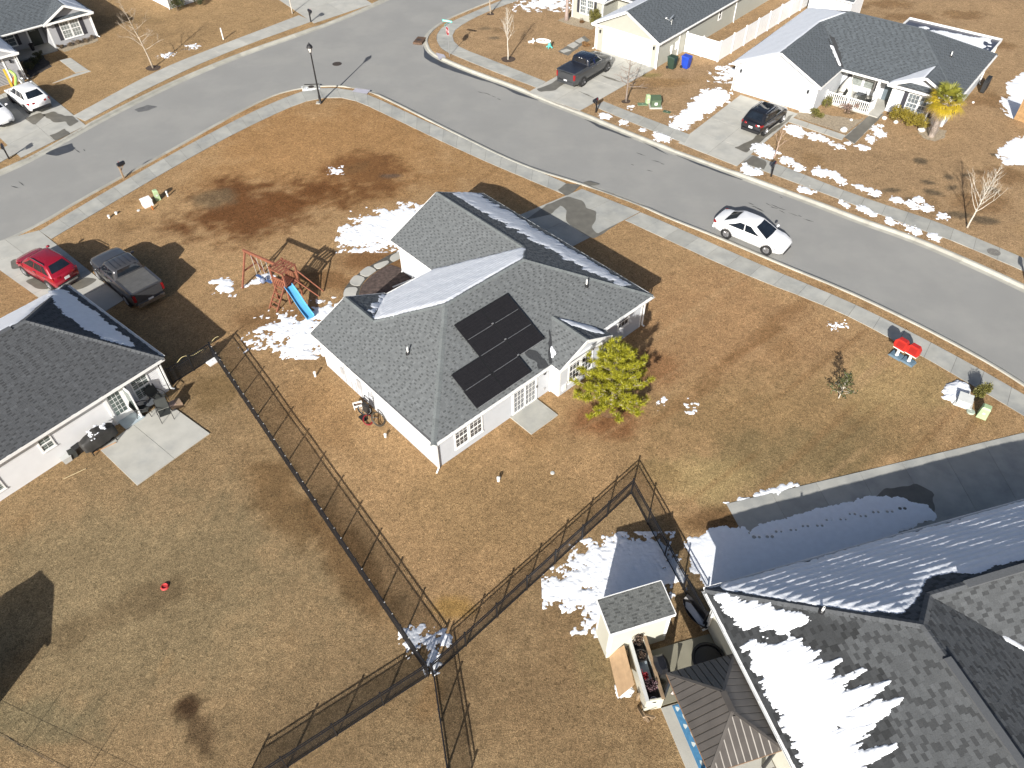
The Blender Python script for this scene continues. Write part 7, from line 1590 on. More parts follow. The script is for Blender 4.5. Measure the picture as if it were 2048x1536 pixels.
for kx, poly in rp.items():
    P3 = [Vector(p) for p in poly]; n_ = newell(P3); n_ = n_ if n_.z > 0 else -n_; e = Vector((0, 0, 1)).cross(n_).normalized(); u_ = n_.cross(e).normalized(); o = min(P3, key=lambda p: p.z)
    p2 = [((p - o).dot(u_), (p - o).dot(e)) for p in P3]; lo, hi = min(q[1] for q in p2), max(q[1] for q in p2); k = 0; y_ = lo
    mbp = MB(); mbp.slab3([p - n_ * .01 for p in P3], .02); pn = mbp.obj('roof_panel', M_GZ, gz)
    while y_ < hi - .02:
        y1 = min(y_ + .25, hi); A1, B1 = rows_clip(p2, y_ + .004), rows_clip(p2, y1 - .004)
        if A1 and B1:
            (a0, a1), (b0, b1) = A1[0], B1[0]; q = lambda s_, t_, h_: o + u_ * s_ + e * t_ + n_ * h_
            mb = MB(); r1 = y_ + (y1 - y_) * .18; mb.add([q(a0, y_, .0), q(a1, y_, .0), q(a1 * .8 + b1 * .2, r1, .028), q(a0 * .8 + b0 * .2, r1, .028), q(b1, y1 - .002, .028), q(b0, y1 - .002, .028), q(b1, y1, 0), q(b0, y1, 0)], [(0, 1, 2, 3), (3, 2, 4, 5), (5, 4, 6, 7)]); mb.obj('rib', M_GZ, pn)
        y_ = y1
for a, b_ in (((0, 0, gz0), (rx, ra, gz1)), ((GWd, 0, gz0), (rx, ra, gz1)), ((0, -GLn, gz0), (rx, rb, gz1)), ((GWd, -GLn, gz0), (rx, rb, gz1)), ((rx, ra, gz1), (rx, rb, gz1))): MB().bar((a[0], a[1], a[2] + .03), (b_[0], b_[1], b_[2] + .03), .10 if a[2] < gz1 else .22, .03).obj('hip_trim', M_GZ, gz)
for a, b_ in (((0, 0), (GWd, 0)), ((0, 0), (0, -GLn)), ((0, -GLn), (GWd, -GLn)), ((GWd, 0), (GWd, -GLn))): MB().bar((*a, gz0 - .03), (*b_, gz0 - .03), .05, .06).obj('eave_trim', M_GZT, gz)
for x_ in (.12, GWd - .12):
    for y_ in (-.12, -GLn + .12): MB().box(x_ - .05, y_ - .05, .05, x_ + .05, y_ + .05, gz0 - .02).obj('post', M_BLACK, gz)
rg = thing('outdoor_rug', 'blue outdoor rug with pale leaf shapes under the gazebo', 'rug', (*cl(-2.34, -2.98), .056), R(15.6)); MB().box(0, -2.5, 0, 1.9, 0, .012).obj('rug', mat('rug_blue', (.06, .20, .36), .85, var=.15, vscale=6), rg)
for k in range(7):
    x_, y_ = .1 + (k * .53) % 1.0 * .25, -.25 - k * .33; mb = MB(); n = 9; mb.add([(x_ + .13 * math.sin(math.pi * i / (n - 1)) * (1 if i else 0), y_ + .2 * (i / (n - 1)), .0135) for i in range(n)] + [(x_ - .02, y_ + .1, .0135)], [tuple(range(n + 1))]); mb.obj('leaf_motif', mat('rug_pale', (.55, .60, .58), .85), rg)
cs = thing('hanging_cloth', 'pale pink cloth hanging at the gazebo corner', 'cloth', (*(5.88, 11.17), .4), R(20)); mb = MB(); vs = []
for i in range(7):
    for j in range(4): vs.append((.10 * math.sin(j * 1.3 + i * .5) + j * .05, .06 * math.cos(j * 1.6), .75 - i * .12))
mb.add(vs, [(i * 4 + j, i * 4 + j + 1, (i + 1) * 4 + j + 1, (i + 1) * 4 + j) for i in range(6) for j in range(3)]); mb.obj('cloth', mat('pale_pink_cloth', (.50, .42, .40), .85), cs); MB().bar((.1, 0, .78), (.1, .02, 1.7), .01).obj('cord', M_PVC, cs)
bk_ = thing('porch_post', 'dark shelf unit in the shade at the gazebo bottom edge', 'shelf', (*cl(-.2, -8.4), .05), R(15.6)) if 0 else None

# ------------------------------------------------------------------ porch furniture of the porch house
def dl(a, b_, z=0): q = D.w(a, b_, z); return (q.x, q.y, q.z)
uc = thing('covered_umbrella', 'tall cream furniture cover on the front porch', 'cover', dl(1.0, 3.9, .1), R(-39)); mb = MB(); mb.lathe([(.62, 0), (.60, .35), (.48, .8), (.30, 1.25), (.12, 1.55), (.04, 1.62), (0, 1.63)], 9); mb.obj('cover', mat('cream_canvas', (.62, .60, .55), .8, var=.06), uc, smooth=True); MB().lathe([(.63, .1), (.635, .14), (.62, .16)], 9).obj('drawstring', M_GREYBOX, uc)
pt2 = thing('porch_table', 'small dark topped table on the front porch', 'table', dl(2.35, 3.6, .1), R(-39)); MB().box(-.38, -.28, .66, .38, .28, .69).obj('table_top', mat('grey_glass_top', (.12, .13, .14), .15), pt2)
for x_ in (-.34, .34):
    for y_ in (-.24, .24): MB().box(x_ - .015, y_ - .015, 0, x_ + .015, y_ + .015, .66).obj('leg', M_GREYBOX, pt2)
pc = thing('porch_chair', 'dark slung porch chair right of the porch table', 'chair', dl(3.15, 3.5, .1), R(70), 'porch chairs'); 
for o in [o for o in C.objects if o.get('label', '').startswith('dark patio chair left')][0].children: c_ = o.copy(); C.objects.link(c_); c_.parent = pc
copy_thing(pc, dl(.95, 2.75, .1), R(-100), 'dark slung porch chair left, in front of the cream cover'); copy_thing(pc, dl(3.1, 2.6, .1), R(30), 'dark slung porch chair close to the white railing corner')
for k, p in enumerate(((25.94, 54.65), (27.06, 56.33), (29.74, 56.53), (30.42, 55.86), (31.93, 54.54))):
    t_ = thing('white_rock', ('white boulder at the corner of the gravel bed', 'small pale stone inside the gravel bed', 'white stone by the walk end of the hedge', 'upright white stone in front of the hedge', 'white stone left of the palm trunk')[k], 'rock', p, k * 1.1); s_ = (.28, .14, .2, .2, .26)[k]; mb = MB(); vs = []
    for (r_, z) in ((.8, 0), (1, .35), (.8, .75), (.35, 1)):
        for j in range(8): a = j * math.pi / 4; w_ = random.uniform(.85, 1.12); vs.append((s_ * r_ * w_ * math.cos(a), s_ * r_ * w_ * math.sin(a), s_ * 1.1 * z))
    mb.add(vs, [(i * 8 + j, i * 8 + (j + 1) % 8, i * 8 + 8 + (j + 1) % 8, i * 8 + 8 + j) for i in range(3) for j in range(8)] + [tuple(24 + j for j in range(8))]); mb.obj('stone', mat('white_stone', (.66, .65, .62), .8, var=.1), t_)
# flat patio cover behind, yellow lounger, black cover by the wall
cv = thing('patio_cover', 'flat white framed patio roof with dark top behind the porch house', 'patio cover', dl(.95, 14.15), R(-39)); MB().box(.1, .05, 2.22, 7.8, 3.2, 2.27).obj('roof_sheet', mat('navy_membrane', (.045, .05, .075), .4, var=.2), cv)
for x0, y0, x1, y1 in ((0, -.05, .1, 3.3), (7.8, -.05, 7.9, 3.3), (.1, 3.2, 7.8, 3.3)): MB().box(x0, y0, 2.15, x1, y1, 2.42).obj('edge_beam', M_TRIM, cv)
for x_ in (.1, 3.9, 7.7): MB().box(x_ - .06, 3.18, 0, x_ + .06, 3.30, 2.15).obj('post', M_TRIM, cv)
o = snow([(1.0, .3), (7.2, .2), (7.4, 1.5), (6.8, 2.7), (3.5, 2.3), (1.2, 1.0)], 'snow_cover', cv, None, .09, .04, .55, .75, .5, base=2.272, sc=.7); o['kind'] = 'stuff'
yl = thing('yellow_lounger', 'yellow striped lounger end sticking up behind the patio cover', 'lounger', (40.05, 73.36), R(-39))
for k in range(9): MB().box(-.55 + k * .12, -.2, .35 + .10 * math.sin(math.pi * k / 8), -.47 + k * .12, .35, .39 + .10 * math.sin(math.pi * k / 8)).obj('slat', mat('yellow_plastic', (.62, .48, .09), .5), yl)
for y_ in (-.2, .33): MB().bar((-.55, y_, .33), (.55, y_, .33), .05).obj('side_rail', MATS['yellow_plastic'], yl)
for x_ in (-.5, .5): MB().bar((x_, .07, 0), (x_, .07, .33), .05).obj('leg', MATS['yellow_plastic'], yl)
bc = thing('spa_lid', 'black rounded cover standing at the far side wall of the porch house', 'cover', dl(9.55, 12.2), R(-39)); mb = MB(); pr = [(.75 * max(-1, min(1, 1.25 * math.cos(a_))), .55 + .55 * max(-1, min(1, 1.25 * math.sin(a_)))) for a_ in [2 * math.pi * k / 20 for k in range(20)]]
mb.add([(.0, y_, z) for y_, z in pr] + [(.3, y_, z) for y_, z in pr], [tuple(range(19, -1, -1)), tuple(range(20, 40))] + [(i, (i + 1) % 20, (i + 1) % 20 + 20, i + 20) for i in range(20)]); mb.obj('shell', mat('cover_black', (.02, .021, .022), .6), bc); MB().box(.31, -.5, .5, .33, .5, .56).obj('strap', M_BLACK, bc)
# white garden shed roof behind the fence
gs = House('white_shed', 'small white shed with grey roof behind the tall white fence', (29.48, 78.05), -41, 'shed'); gs.walls([(0, 0), (4.1, 0), (4.1, 3), (0, 3)], 2.1, M_SIDB)
gs.roof([([(-.2, -.25, 2.2), (4.3, -.25, 2.2), (4.3, 1.5, 3.1), (-.2, 1.5, 3.1)], UP), ([(-.2, 3.25, 2.2), (4.3, 3.25, 2.2), (4.3, 1.5, 3.1), (-.2, 1.5, 3.1)], UP)], M_ROOFD, M_ROOFD, [((4.3, 1.5, 3.1), (-.2, 1.5, 3.1))]); gs.gable((4.1, 0), (4.1, 3), (4.1, 1.5, 3.0), 2.1, M_SIDB); gs.gable((0, 3), (0, 0), (0, 1.5, 3.0), 2.1, M_SIDB)
for a, b_ in (((4.32, -.25, 2.2), (4.32, 1.5, 3.1)), ((4.32, 3.25, 2.2), (4.32, 1.5, 3.1)), ((-.22, -.25, 2.2), (-.22, 1.5, 3.1))): gs.rake(a, b_)
MB().bar((-.2, -.27, 2.13), (4.3, -.27, 2.13), .03, .14).obj('fascia', M_TRIM, gs.root)
# yard ornaments on the sage house lawn
ov = thing('snow_ring', 'white oval ring ornament lying on the sage house lawn', 'ornament', (*(3.19, 72.07), 0), R(-15)); mb = MB(); mb.tube([(.62 * math.cos(R(15 * i)), .34 * math.sin(R(15 * i)), .1) for i in range(25)], .1, 7, cap=False); mb.obj('ring', M_PVC, ov, smooth=True); MB().bar((-.1, -.3, .1), (.1, .3, .12), .14, .08).obj('bar', M_PVC, ov)
tf = thing('yard_figure', 'small teal yard figure beside the white oval ring', 'ornament', (3.74, 70.70), R(20)); M_TL = mat('teal_plastic', (.10, .45, .42), .5); mb = MB(); mb.lathe([(.14, .12), (.16, .3), (.09, .5), (0, .52)], 10); mb.obj('body', M_TL, tf)
for k in range(4): a = R(45 + 90 * k); MB().bar((0, 0, .3), (.3 * math.cos(a), .3 * math.sin(a), .05), .09).obj('limb', M_TL, tf)
MB().lathe([(0, .48), (.1, .55), (.12, .63), (.07, .72), (0, .74)], 10).obj('head', M_PVC, tf)
wo_ = thing('yard_ornament', 'small white angular ornament left of the oval ring', 'ornament', (2.11, 71.87), R(10)); MB().bar((-.3, 0, .1), (.3, .1, .16), .2, .14).obj('body', M_PVC, wo_); MB().bar((.1, -.2, .05), (.2, .25, .3), .1).obj('wing', M_SWHITE, wo_)
# upper left garage: toys and pots
ts = thing('toy_slide', 'green and yellow toy slide in the open upper left garage', 'toy', Fh.w(-9.3, -5.3)[:2], R(43)); mb = MB(); mb.tube([(.2 * math.sin(k * .5), -.1 * k, 1.3 - .12 * k) for k in range(10)], .12, 8); mb.obj('chute', mat('lime_plastic', (.34, .50, .12), .45), ts); MB().bar((-.35, 0, 0), (-.35, 0, 1.5), .16, .1).obj('side_wall', mat('toy_yellow', (.62, .45, .05), .5), ts); MB().bar((-.3, .1, 0), (.3, .1, .9), .2, .1).obj('steps', mat('toy_orange', (.5, .16, .04), .5), ts)
tw = thing('toy_bin', 'white bucket beside the toy slide in the upper left garage', 'bucket', Fh.w(-8.75, -5.4)[:2]); MB().lathe([(.17, 0), (.21, .42), (.22, .44), (.19, .44), (.16, .05), (0, .05)], 14).obj('pail', M_PVC, tw); MB().tube([(-.2, 0, .42), (-.15, 0, .58), (0, 0, .65), (.15, 0, .58), (.2, 0, .42)], .008, 4).obj('bail', M_GREYBOX, tw)
pot(Fh.w(-5.6, .9)[:2], .1, .2, .55, 'tall black planter on the dove grey house porch', M_BLACK)
# garden shed past the lower left edge; only its shadow reaches the view
os_ = House('tool_shed', 'tool shed outside the lower left edge casting its gabled shadow', (-22.03, 9.20), 20, 'shed'); os_.walls([(0, 0), (2.2, 0), (2.2, 2.4), (0, 2.4)], 1.9, M_SIDC)
os_.roof([([(-.15, -.2, 1.95), (1.1, -.2, 2.5), (1.1, 2.6, 2.5), (-.15, 2.6, 1.95)], UP), ([(2.35, -.2, 1.95), (1.1, -.2, 2.5), (1.1, 2.6, 2.5), (2.35, 2.6, 1.95)], UP)], M_ROOFB, M_CAPB, [((1.1, -.2, 2.5), (1.1, 2.6, 2.5))])


# ------------------------------------------------------------------ vegetation
M_BARK = mat('pale_bark', (.36, .30, .23), .85, var=.25, vscale=6); M_BARKD = mat('grey_bark', (.22, .175, .145), .85, var=.25, vscale=6); M_BARKW = mat('silver_bark', (.50, .46, .39), .85, var=.2, vscale=6)
def bare_tree(name, p, label, h, lean=(0, 0), r0=.06, spread=.5, first=.35, nb=14, m_=None, twigs=3, fuzzy=False, up=.9, seed=0, multi=1, mulch=None):
    rr = random.Random(seed); root = thing(name, label, 'tree', p, 0)
    tr = MB(); br = MB()
    def grow(a, d, L_, r_, depth):
        pts = [a]; q = a; dd = d.copy(); n = 4 if depth < 2 else 3
        for i in range(n):
            dd = (dd + Vector((rr.gauss(0, .10), rr.gauss(0, .10), .06 * up))).normalized(); q = q + dd * (L_ / n); pts.append(q)
        br.tube(pts, [r_ * (1 - .72 * i / n) for i in range(n + 1)], 5 if depth < 2 else 3, cap=False)
        if depth < twigs:
            for k in range(3 if depth == 0 else (3 if fuzzy else 2)):
                t_ = rr.uniform(.3, .95); i = min(int(t_ * n), n - 1); b_ = pts[i] + (pts[i + 1] - pts[i]) * (t_ * n - i)
                d2 = (dd + Vector((rr.gauss(0, .55), rr.gauss(0, .55), rr.gauss(.15, .3)))).normalized(); grow(b_, d2, L_ * rr.uniform(.35, .55), r_ * .5, depth + 1)
    for s_ in range(multi):
        n = 9; pts = []; q = Vector((0, 0, -.05)); a0 = rr.uniform(0, 6.28)
        for i in range(n + 1):
            t_ = i / n; sp = .22 * (multi > 1) * t_ * h; pts.append(Vector((lean[0] * t_ ** 1.3 * h + sp * math.cos(a0 + s_ * 2.1) + rr.gauss(0, .012), lean[1] * t_ ** 1.3 * h + sp * math.sin(a0 + s_ * 2.1) + rr.gauss(0, .012), t_ * h * (1 - .1 * s_) - .03)))
        rads = [r0 * (1.25 if i == 0 else 1) * (1 - .88 * (i / n) ** .9) for i in range(n + 1)]
        tr.tube(pts, rads, 7)
        for k in range(nb):
            t_ = first + (1 - first) * (k + rr.random()) / nb; i = min(int(t_ * n), n - 1); b_ = pts[i] + (pts[i + 1] - pts[i]) * (t_ * n - i)
            a = 2.4 * k + rr.uniform(-.5, .5); L_ = h * spread * (1.05 - t_) * rr.uniform(.8, 1.25) + .15
            d = Vector((math.cos(a), math.sin(a), up * rr.uniform(.6, 1.2))).normalized(); grow(b_, d, L_, max(rads[i] * .5, .012), 0)
    tr.obj('trunk', m_ or M_BARK, root, smooth=True); br.obj('crown', m_ or M_BARK, root)
    if mulch: flat(smooth_poly(irregular([(mulch * math.cos(a), mulch * .9 * math.sin(a)) for a in [k * .785 for k in range(8)]], .08, .3, seed), 1), .016, 'mulch_ring', M_MULCH, root)
    return root
bare_tree('bare_tree', (-31.73, 67.15), 'tall pale bare tree forked at the top on the upper left lawn', 5.6, (-.22, .10), .075, .36, .28, 22, M_BARK, 3, True, .55, 3, mulch=.7)
bare_tree('bare_tree', (-0.10, 68.28), 'pale bare tree with upswept crown on the corner lawn by the stop sign', 4.3, (0, .0), .07, .45, .38, 24, M_BARKW, 3, False, 1.7, 5, mulch=.7)
bare_tree('bare_tree', (9.62, 59.91), 'grey twiggy bare tree between the pickup driveway and green transformer', 4.4, (.0, .02), .085, .30, .28, 26, M_BARKD, 3, True, .25, 8, mulch=.45)
bare_tree('bare_tree', (-1.82, 79.04), 'slim bare tree at the top edge by the curved pavement', 4.4, (-.03, .02), .07, .4, .4, 12, M_BARK, 3, False, 1.2, 9, mulch=.4)
bare_tree('bare_tree', (19.62, 50.75), 'small forked bare tree in snow patches by the porch house drive', 2.5, (.06, .06), .045, .42, .3, 8, mat('pinkish_bark', (.40, .29, .23), .85, var=.2), 2, False, 1.3, 12)
bare_tree('bare_tree', (30.03, 41.62), 'silvery bare tree with fanned branches on the right lawn', 3.9, (.20, .22), .06, .50, .28, 34, M_BARKW, 3, False, 1.25, 15)
bare_tree('bare_tree', (-21.76, 79.63), 'slim pale bare tree at the top edge by the concrete drive', 5.0, (-.02, .02), .06, .3, .4, 10, M_BARKW, 3, False, 1.0, 17)
bare_tree('bare_tree', (5.69, 77.32), 'thick trunked tree at the top edge by the sage house bay window', 6.0, (0, .03), .20, .3, .55, 10, mat('pink_grey_bark', (.33, .26, .23), .9, var=.2, vscale=8), 2, False, 1.0, 19, mulch=None)

M_LEAFG = mat('olive_leaf', (.135, .125, .028), .6, var=.3, vscale=3, tint=1); M_LEAFY = mat('yellow_green_leaf', (.235, .185, .022), .6, var=.3, vscale=3, tint=1); M_LEAFD = mat('dark_leaf', (.055, .060, .020), .55, var=.3, vscale=3, tint=1); M_TWIG = mat('twig', (.14, .10, .07), .9, var=.3)
def shrub(name, p, label, rx, ry, h, m_, n=1500, leaf=.06, z0=.08, group=None, seed=0, cat='shrub', lumps=7, spiky=0):
    rr = random.Random(seed); root = thing(name, label, cat, p, rr.uniform(0, 6), group)
    L_ = [(rr.gauss(0, .42) * rx, rr.gauss(0, .42) * ry, rr.uniform(.35, .85) * h, rr.uniform(.32, .55)) for _ in range(lumps)] + [(0, 0, h * .5, .75)]
    mb = MB()
    for k in range(n):
        cx, cy, cz, s_ = L_[k % len(L_)]
        v_ = Vector((rr.gauss(0, 1), rr.gauss(0, 1), rr.gauss(0, 1))).normalized(); q = rr.random() ** .33
        c_ = Vector((cx + v_.x * rx * s_ * q, cy + v_.y * ry * s_ * q, max(z0, cz + v_.z * h * s_ * .62 * q)))
        if spiky and rr.random() < spiky: c_.z += rr.random() * h * .3
        u_ = (v_ + Vector((rr.gauss(0, .5), rr.gauss(0, .5), rr.gauss(.3, .5)))).normalized() * leaf; w_ = u_.cross(Vector((rr.gauss(0, 1), rr.gauss(0, 1), rr.gauss(0, 1)))).normalized() * leaf * .45
        mb.add([c_ - u_ * .6, c_ + w_, c_ + u_, c_ - w_], [(0, 1, 2, 3)], rr.uniform(.65, 1.35))
    mb.obj('foliage', m_, root, kind='stuff')
    st_ = MB()
    for k in range(9): a = rr.uniform(0, 6.28); st_.tube([(0, 0, -.03), (rx * .25 * math.cos(a), ry * .25 * math.sin(a), h * .4), (rx * .6 * math.cos(a), ry * .6 * math.sin(a), h * .8)], [.016, .012, .004], 4, cap=False)
    st_.obj('stems', M_TWIG, root)
    return root
shrub('evergreen_bush', (8.20, 75.52), 'round olive evergreen bush at the sage house corner', .62, .62, 1.75, M_LEAFG, 2200, .07, seed=1, spiky=.1)
shrub('small_bush', (7.15, 76.41), 'small reddish brown bush left of the evergreen bush', .28, .28, .4, mat('russet_leaf', (.14, .07, .022), .7, var=.3, tint=1), 300, .05, seed=2)
for k, q in enumerate(((30.47, 56.10), (31.12, 55.52), (31.85, 54.94))): shrub('hedge_bush', q, ('olive clipped bush, first of three from the front walk', 'olive clipped bush in the middle of the three under the window', 'olive clipped bush of the three nearest the palm')[k], .74, .6, 1.15, M_LEAFY, 2200, .06, group='clipped bushes under the porch house window', seed=4 + k, lumps=10)
shrub('round_bush', (24.26, 56.79), 'low dull green bush at the porch house garage corner', .55, .42, .8, M_LEAFG, 1200, .055, seed=9); shrub('round_bush', (25.67, 58.47), 'upright dull green bush between garage corner bush and railing', .42, .40, .95, M_LEAFG, 1000, .055, seed=10)
shrub('evergreen_bush', (-33.56, 80.57), 'round green bush in front of the white cottage, left one', .75, .7, 1.5, M_LEAFD, 2000, .075, seed=11, spiky=.15); shrub('evergreen_bush', (-31.87, 82.15), 'round green bush in front of the white cottage, right one', .72, .7, 1.35, M_LEAFD, 1800, .075, seed=12, spiky=.15)
shrub('leafy_shrub', (24.10, 26.39), 'dense green spiky shrub beside the right corner utility boxes', .40, .38, .92, M_LEAFG, 2200, .05, seed=13, spiky=.3)
shrub('dry_tuft', (7.09, 70.97), 'russet dry grass tuft beside the stepping slabs', .5, .35, .4, mat('dry_grass', (.22, .12, .045), .85, var=.3, tint=1), 700, .08, seed=14)
for k, q in enumerate(((-42.75, 68.21), (-42.66, 69.28), (-42.57, 66.97))): shrub('shaded_bush', q, ('dark bush in the shaded bed by the upper left garage, middle one', 'dark bush in the shaded bed nearest the upper left porch', 'dark bush in the shaded bed nearest the white suv')[k], .55, .5, .7, M_LEAFD, 700, .06, seed=15 + k)
for k in range(5):
    q = [(-41.68, 71.45), (-41.11, 72.00), (-40.53, 72.56), (-39.99, 73.01), (-39.50, 73.58)][k]; shrub('bare_shrub', q, ('low brown twiggy shrub under the left end of the bay window wall', 'low brown twiggy shrub, second under the upper left bay window', 'low brown twiggy shrub midway under the upper left bay window', 'low brown twiggy shrub right of the bay window middle', 'low brown twiggy shrub at the right end of the bay window wall')[k], .32, .26, .38, mat('brown_twig', (.16, .115, .07), .9, var=.35, tint=1), 350, .05, seed=20 + k)
shrub('bare_shrub', (27.13, 57.58), 'leafless pinkish shrub in front of the white porch railing', .45, .4, .75, mat('pink_twig', (.22, .15, .12), .9, var=.3, tint=1), 260, .09, seed=30)
# young magnolia on the right lawn
mg = thing('magnolia', 'young dark leaved magnolia sapling alone on the right lawn', 'tree', (16.96, 26.51)); rr = random.Random(5); tr = MB(); lf = MB(); tr.tube([(0, 0, -.03), (.03, .02, .6), (.1, .06, 1.7)], [.035, .025, .008], 6)
for k in range(26):
    z = .25 + 1.4 * k / 26; a = 2.4 * k; L_ = .62 * (1.12 - k / 26) * rr.uniform(.7, 1.2); e = Vector((L_ * math.cos(a), L_ * math.sin(a), z + .22)); b_ = Vector((.05 * z, .03 * z, z)); tr.tube([b_, e], [.012, .005], 4, cap=False)
    for j in range(11):
        c_ = b_.lerp(e, rr.uniform(.45, 1.1)) + Vector((rr.gauss(0, .05), rr.gauss(0, .05), rr.gauss(0, .05))); u_ = Vector((rr.gauss(0, 1), rr.gauss(0, 1), rr.gauss(.2, .6))).normalized() * .085; w_ = u_.cross(Vector((rr.gauss(0, .3), rr.gauss(0, .3), 1))).normalized() * .036
        lf.add([c_ - u_, c_ + w_, c_ + u_, c_ - w_], [(0, 1, 2, 3)], rr.uniform(.6, 1.5))
tr.obj('trunk', M_BARKW, mg); lf.obj('leaves', mat('magnolia_leaf', (.075, .080, .030), .35, var=.3, tint=1), mg, kind='stuff')
# bright pine by the corner house
pn = thing('pine_tree', 'bushy yellow green pine beside the air conditioner', 'tree', (5.11, 26.23)); rr = random.Random(21); tr = MB(); nd = MB(); H_ = 3.9
tr.tube([(0, 0, -.05), (0, .02, 1.2), (.03, .05, 2.6), (.02, .06, H_)], [.09, .075, .045, .012], 8)
def tuft(c_, d, L_):
    for k in range(38):
        v_ = (d * .85 + Vector((rr.gauss(0, .62), rr.gauss(0, .62), rr.gauss(0, .62)))).normalized() * L_ * rr.uniform(.7, 1.15); w_ = v_.cross(Vector((rr.gauss(0, 1), rr.gauss(0, 1), rr.gauss(0, 1)))).normalized() * .016
        b_ = c_ - d * rr.uniform(0, .16); nd.add([b_ - w_, b_ + w_, b_ + v_], [(0, 1, 2)], rr.uniform(.65, 1.3))
for lv in range(11):
    z = .22 + (H_ - .6) * lv / 10.5; nb = 8 if lv < 7 else 6; L0 = (1.78 * (1 - (lv / 11.5) ** 1.25) + .22) * (.88 if lv == 0 else 1)
    for k in range(nb):
        a = 2 * math.pi * (k + .5 * (lv % 2)) / nb + rr.uniform(-.22, .22); L_ = L0 * rr.uniform(.72, 1.15); up_ = .18 + .07 * lv; n = 4; pts = [Vector((0, .01 * lv, z))]
        for i in range(1, n + 1): t_ = i / n; pts.append(Vector((L_ * t_ * math.cos(a), L_ * t_ * math.sin(a), z + L_ * t_ * up_ * (.6 + .7 * t_))))
        tr.tube(pts, [.028 * (1 - .7 * i / n) for i in range(n + 1)], 4, cap=False)
        d = (pts[-1] - pts[-2]).normalized(); dz = (d + Vector((0, 0, .7))).normalized(); tuft(pts[-1], dz, .27)
        for j in range(int(3 + L_ * 5)):
            t_ = rr.uniform(.22, .98); b_ = pts[0].lerp(pts[-1], t_); b_.z = z + L_ * t_ * up_ * (.6 + .7 * t_); sd_ = Vector((-math.sin(a), math.cos(a), 0)) * rr.choice((-1, 1)); d2 = (d * .6 + sd_ * rr.uniform(.4, 1) + Vector((0, 0, rr.uniform(.2, .9)))).normalized(); e = b_ + d2 * rr.uniform(.10, .36) * (1.1 - .5 * t_); tr.tube([b_, e], [.010, .006], 3, cap=False); tuft(e, (d2 + Vector((0, 0, .5))).normalized(), .25)
tuft(Vector((.02, .06, H_ + .05)), Vector((0, 0, 1)), .25)
tr.obj('trunk', M_BARK, pn); nd.obj('needles', mat('pine_needle', (.30, .29, .020), .5, var=.22, vscale=2.5, tint=1), pn, kind='stuff')
flat(smooth_poly(irregular([(.9 * math.cos(a), -.25 + .7 * math.sin(a)) for a in [k * .785 for k in range(8)]], .12, .35, 4), 1), .022, 'fallen_needles', mat('fallen_needle', (.20, .11, .055), .95, var=.4, vscale=8), pn)
# palmetto by the porch house
pm_ = thing('palm_tree', 'palm with yellow green fan fronds beside the porch house window', 'palm', (32.36, 53.67)); rr = random.Random(31); HP = 2.85
mb = MB(); mb.tube([(0, 0, -.05), (.02, 0, .8), (.05, .05, 1.8), (.07, .08, HP)], [.22, .21, .23, .20], 10); mb.obj('trunk', mat('palm_trunk', (.30, .25, .21), .9, var=.25, vscale=8), pm_)
bt = MB()
for k in range(240):
    z = .15 + (HP - .2) * k / 240; a = 2.4 * k; c_ = Vector((.21 * math.cos(a) + .05 * z / HP, .21 * math.sin(a) + .06 * z / HP, z)); o_ = Vector((math.cos(a), math.sin(a), .0)); t_ = Vector((-math.sin(a), math.cos(a), 0)) * .055
    bt.add([c_ - t_, c_ + t_, c_ + o_ * rr.uniform(.14, .27) + Vector((0, 0, .30))], [(0, 1, 2)], rr.uniform(.75, 1.25))
bt.obj('leaf_bases', mat('boot_fibre', (.40, .35, .31), .9, var=.2, tint=1), pm_, kind='stuff')
top = Vector((.07, .08, HP)); fm = [mat('frond_green', (.20, .20, .028), .45, var=.2, tint=1), mat('frond_gold', (.42, .31, .022), .5, var=.2, tint=1), mat('frond_dead', (.28, .19, .09), .8, var=.2, tint=1)]
for k in range(34):
    a = 2.4 * k + rr.uniform(-.2, .2); el = 1.25 - 2.0 * k / 33; d = Vector((math.cos(a) * math.cos(el), math.sin(a) * math.cos(el), math.sin(el))); sl_ = rr.uniform(.62, .90); hub = top + d * sl_ + Vector((0, 0, -.03)); st_ = MB(); st_.tube([top, hub], [.018, .012], 4, cap=False, tint=1.0)
    sd_ = d.cross(Vector((0, 0, 1))); sd_ = sd_.normalized() if sd_.length > .1 else Vector((1, 0, 0)); un = sd_.cross(d).normalized(); nl = 17
    for j in range(nl):
        th = (-1 + 2 * j / (nl - 1)) * 1.55; v_ = (d * math.cos(th) + sd_ * math.sin(th)); L_ = rr.uniform(.80, 1.05) * (1 - .15 * abs(th)); w_ = v_.cross(un).normalized() * .036; e = hub + v_ * L_ + Vector((0, 0, -.20 * L_ - .1 * abs(th) * L_)) + un * .04; m1 = hub + v_ * L_ * .55 + un * .03
        st_.add([hub - w_ * .4, m1 - w_, m1 + w_, hub + w_ * .4], [(0, 1, 2, 3)], rr.uniform(.8, 1.2)); st_.add([m1 - w_, e, m1 + w_], [(0, 1, 2)], rr.uniform(.8, 1.2))
    st_.obj('frond', fm[0] if k < 14 else (fm[1] if k < 30 or rr.random() < .4 else fm[2]), pm_)

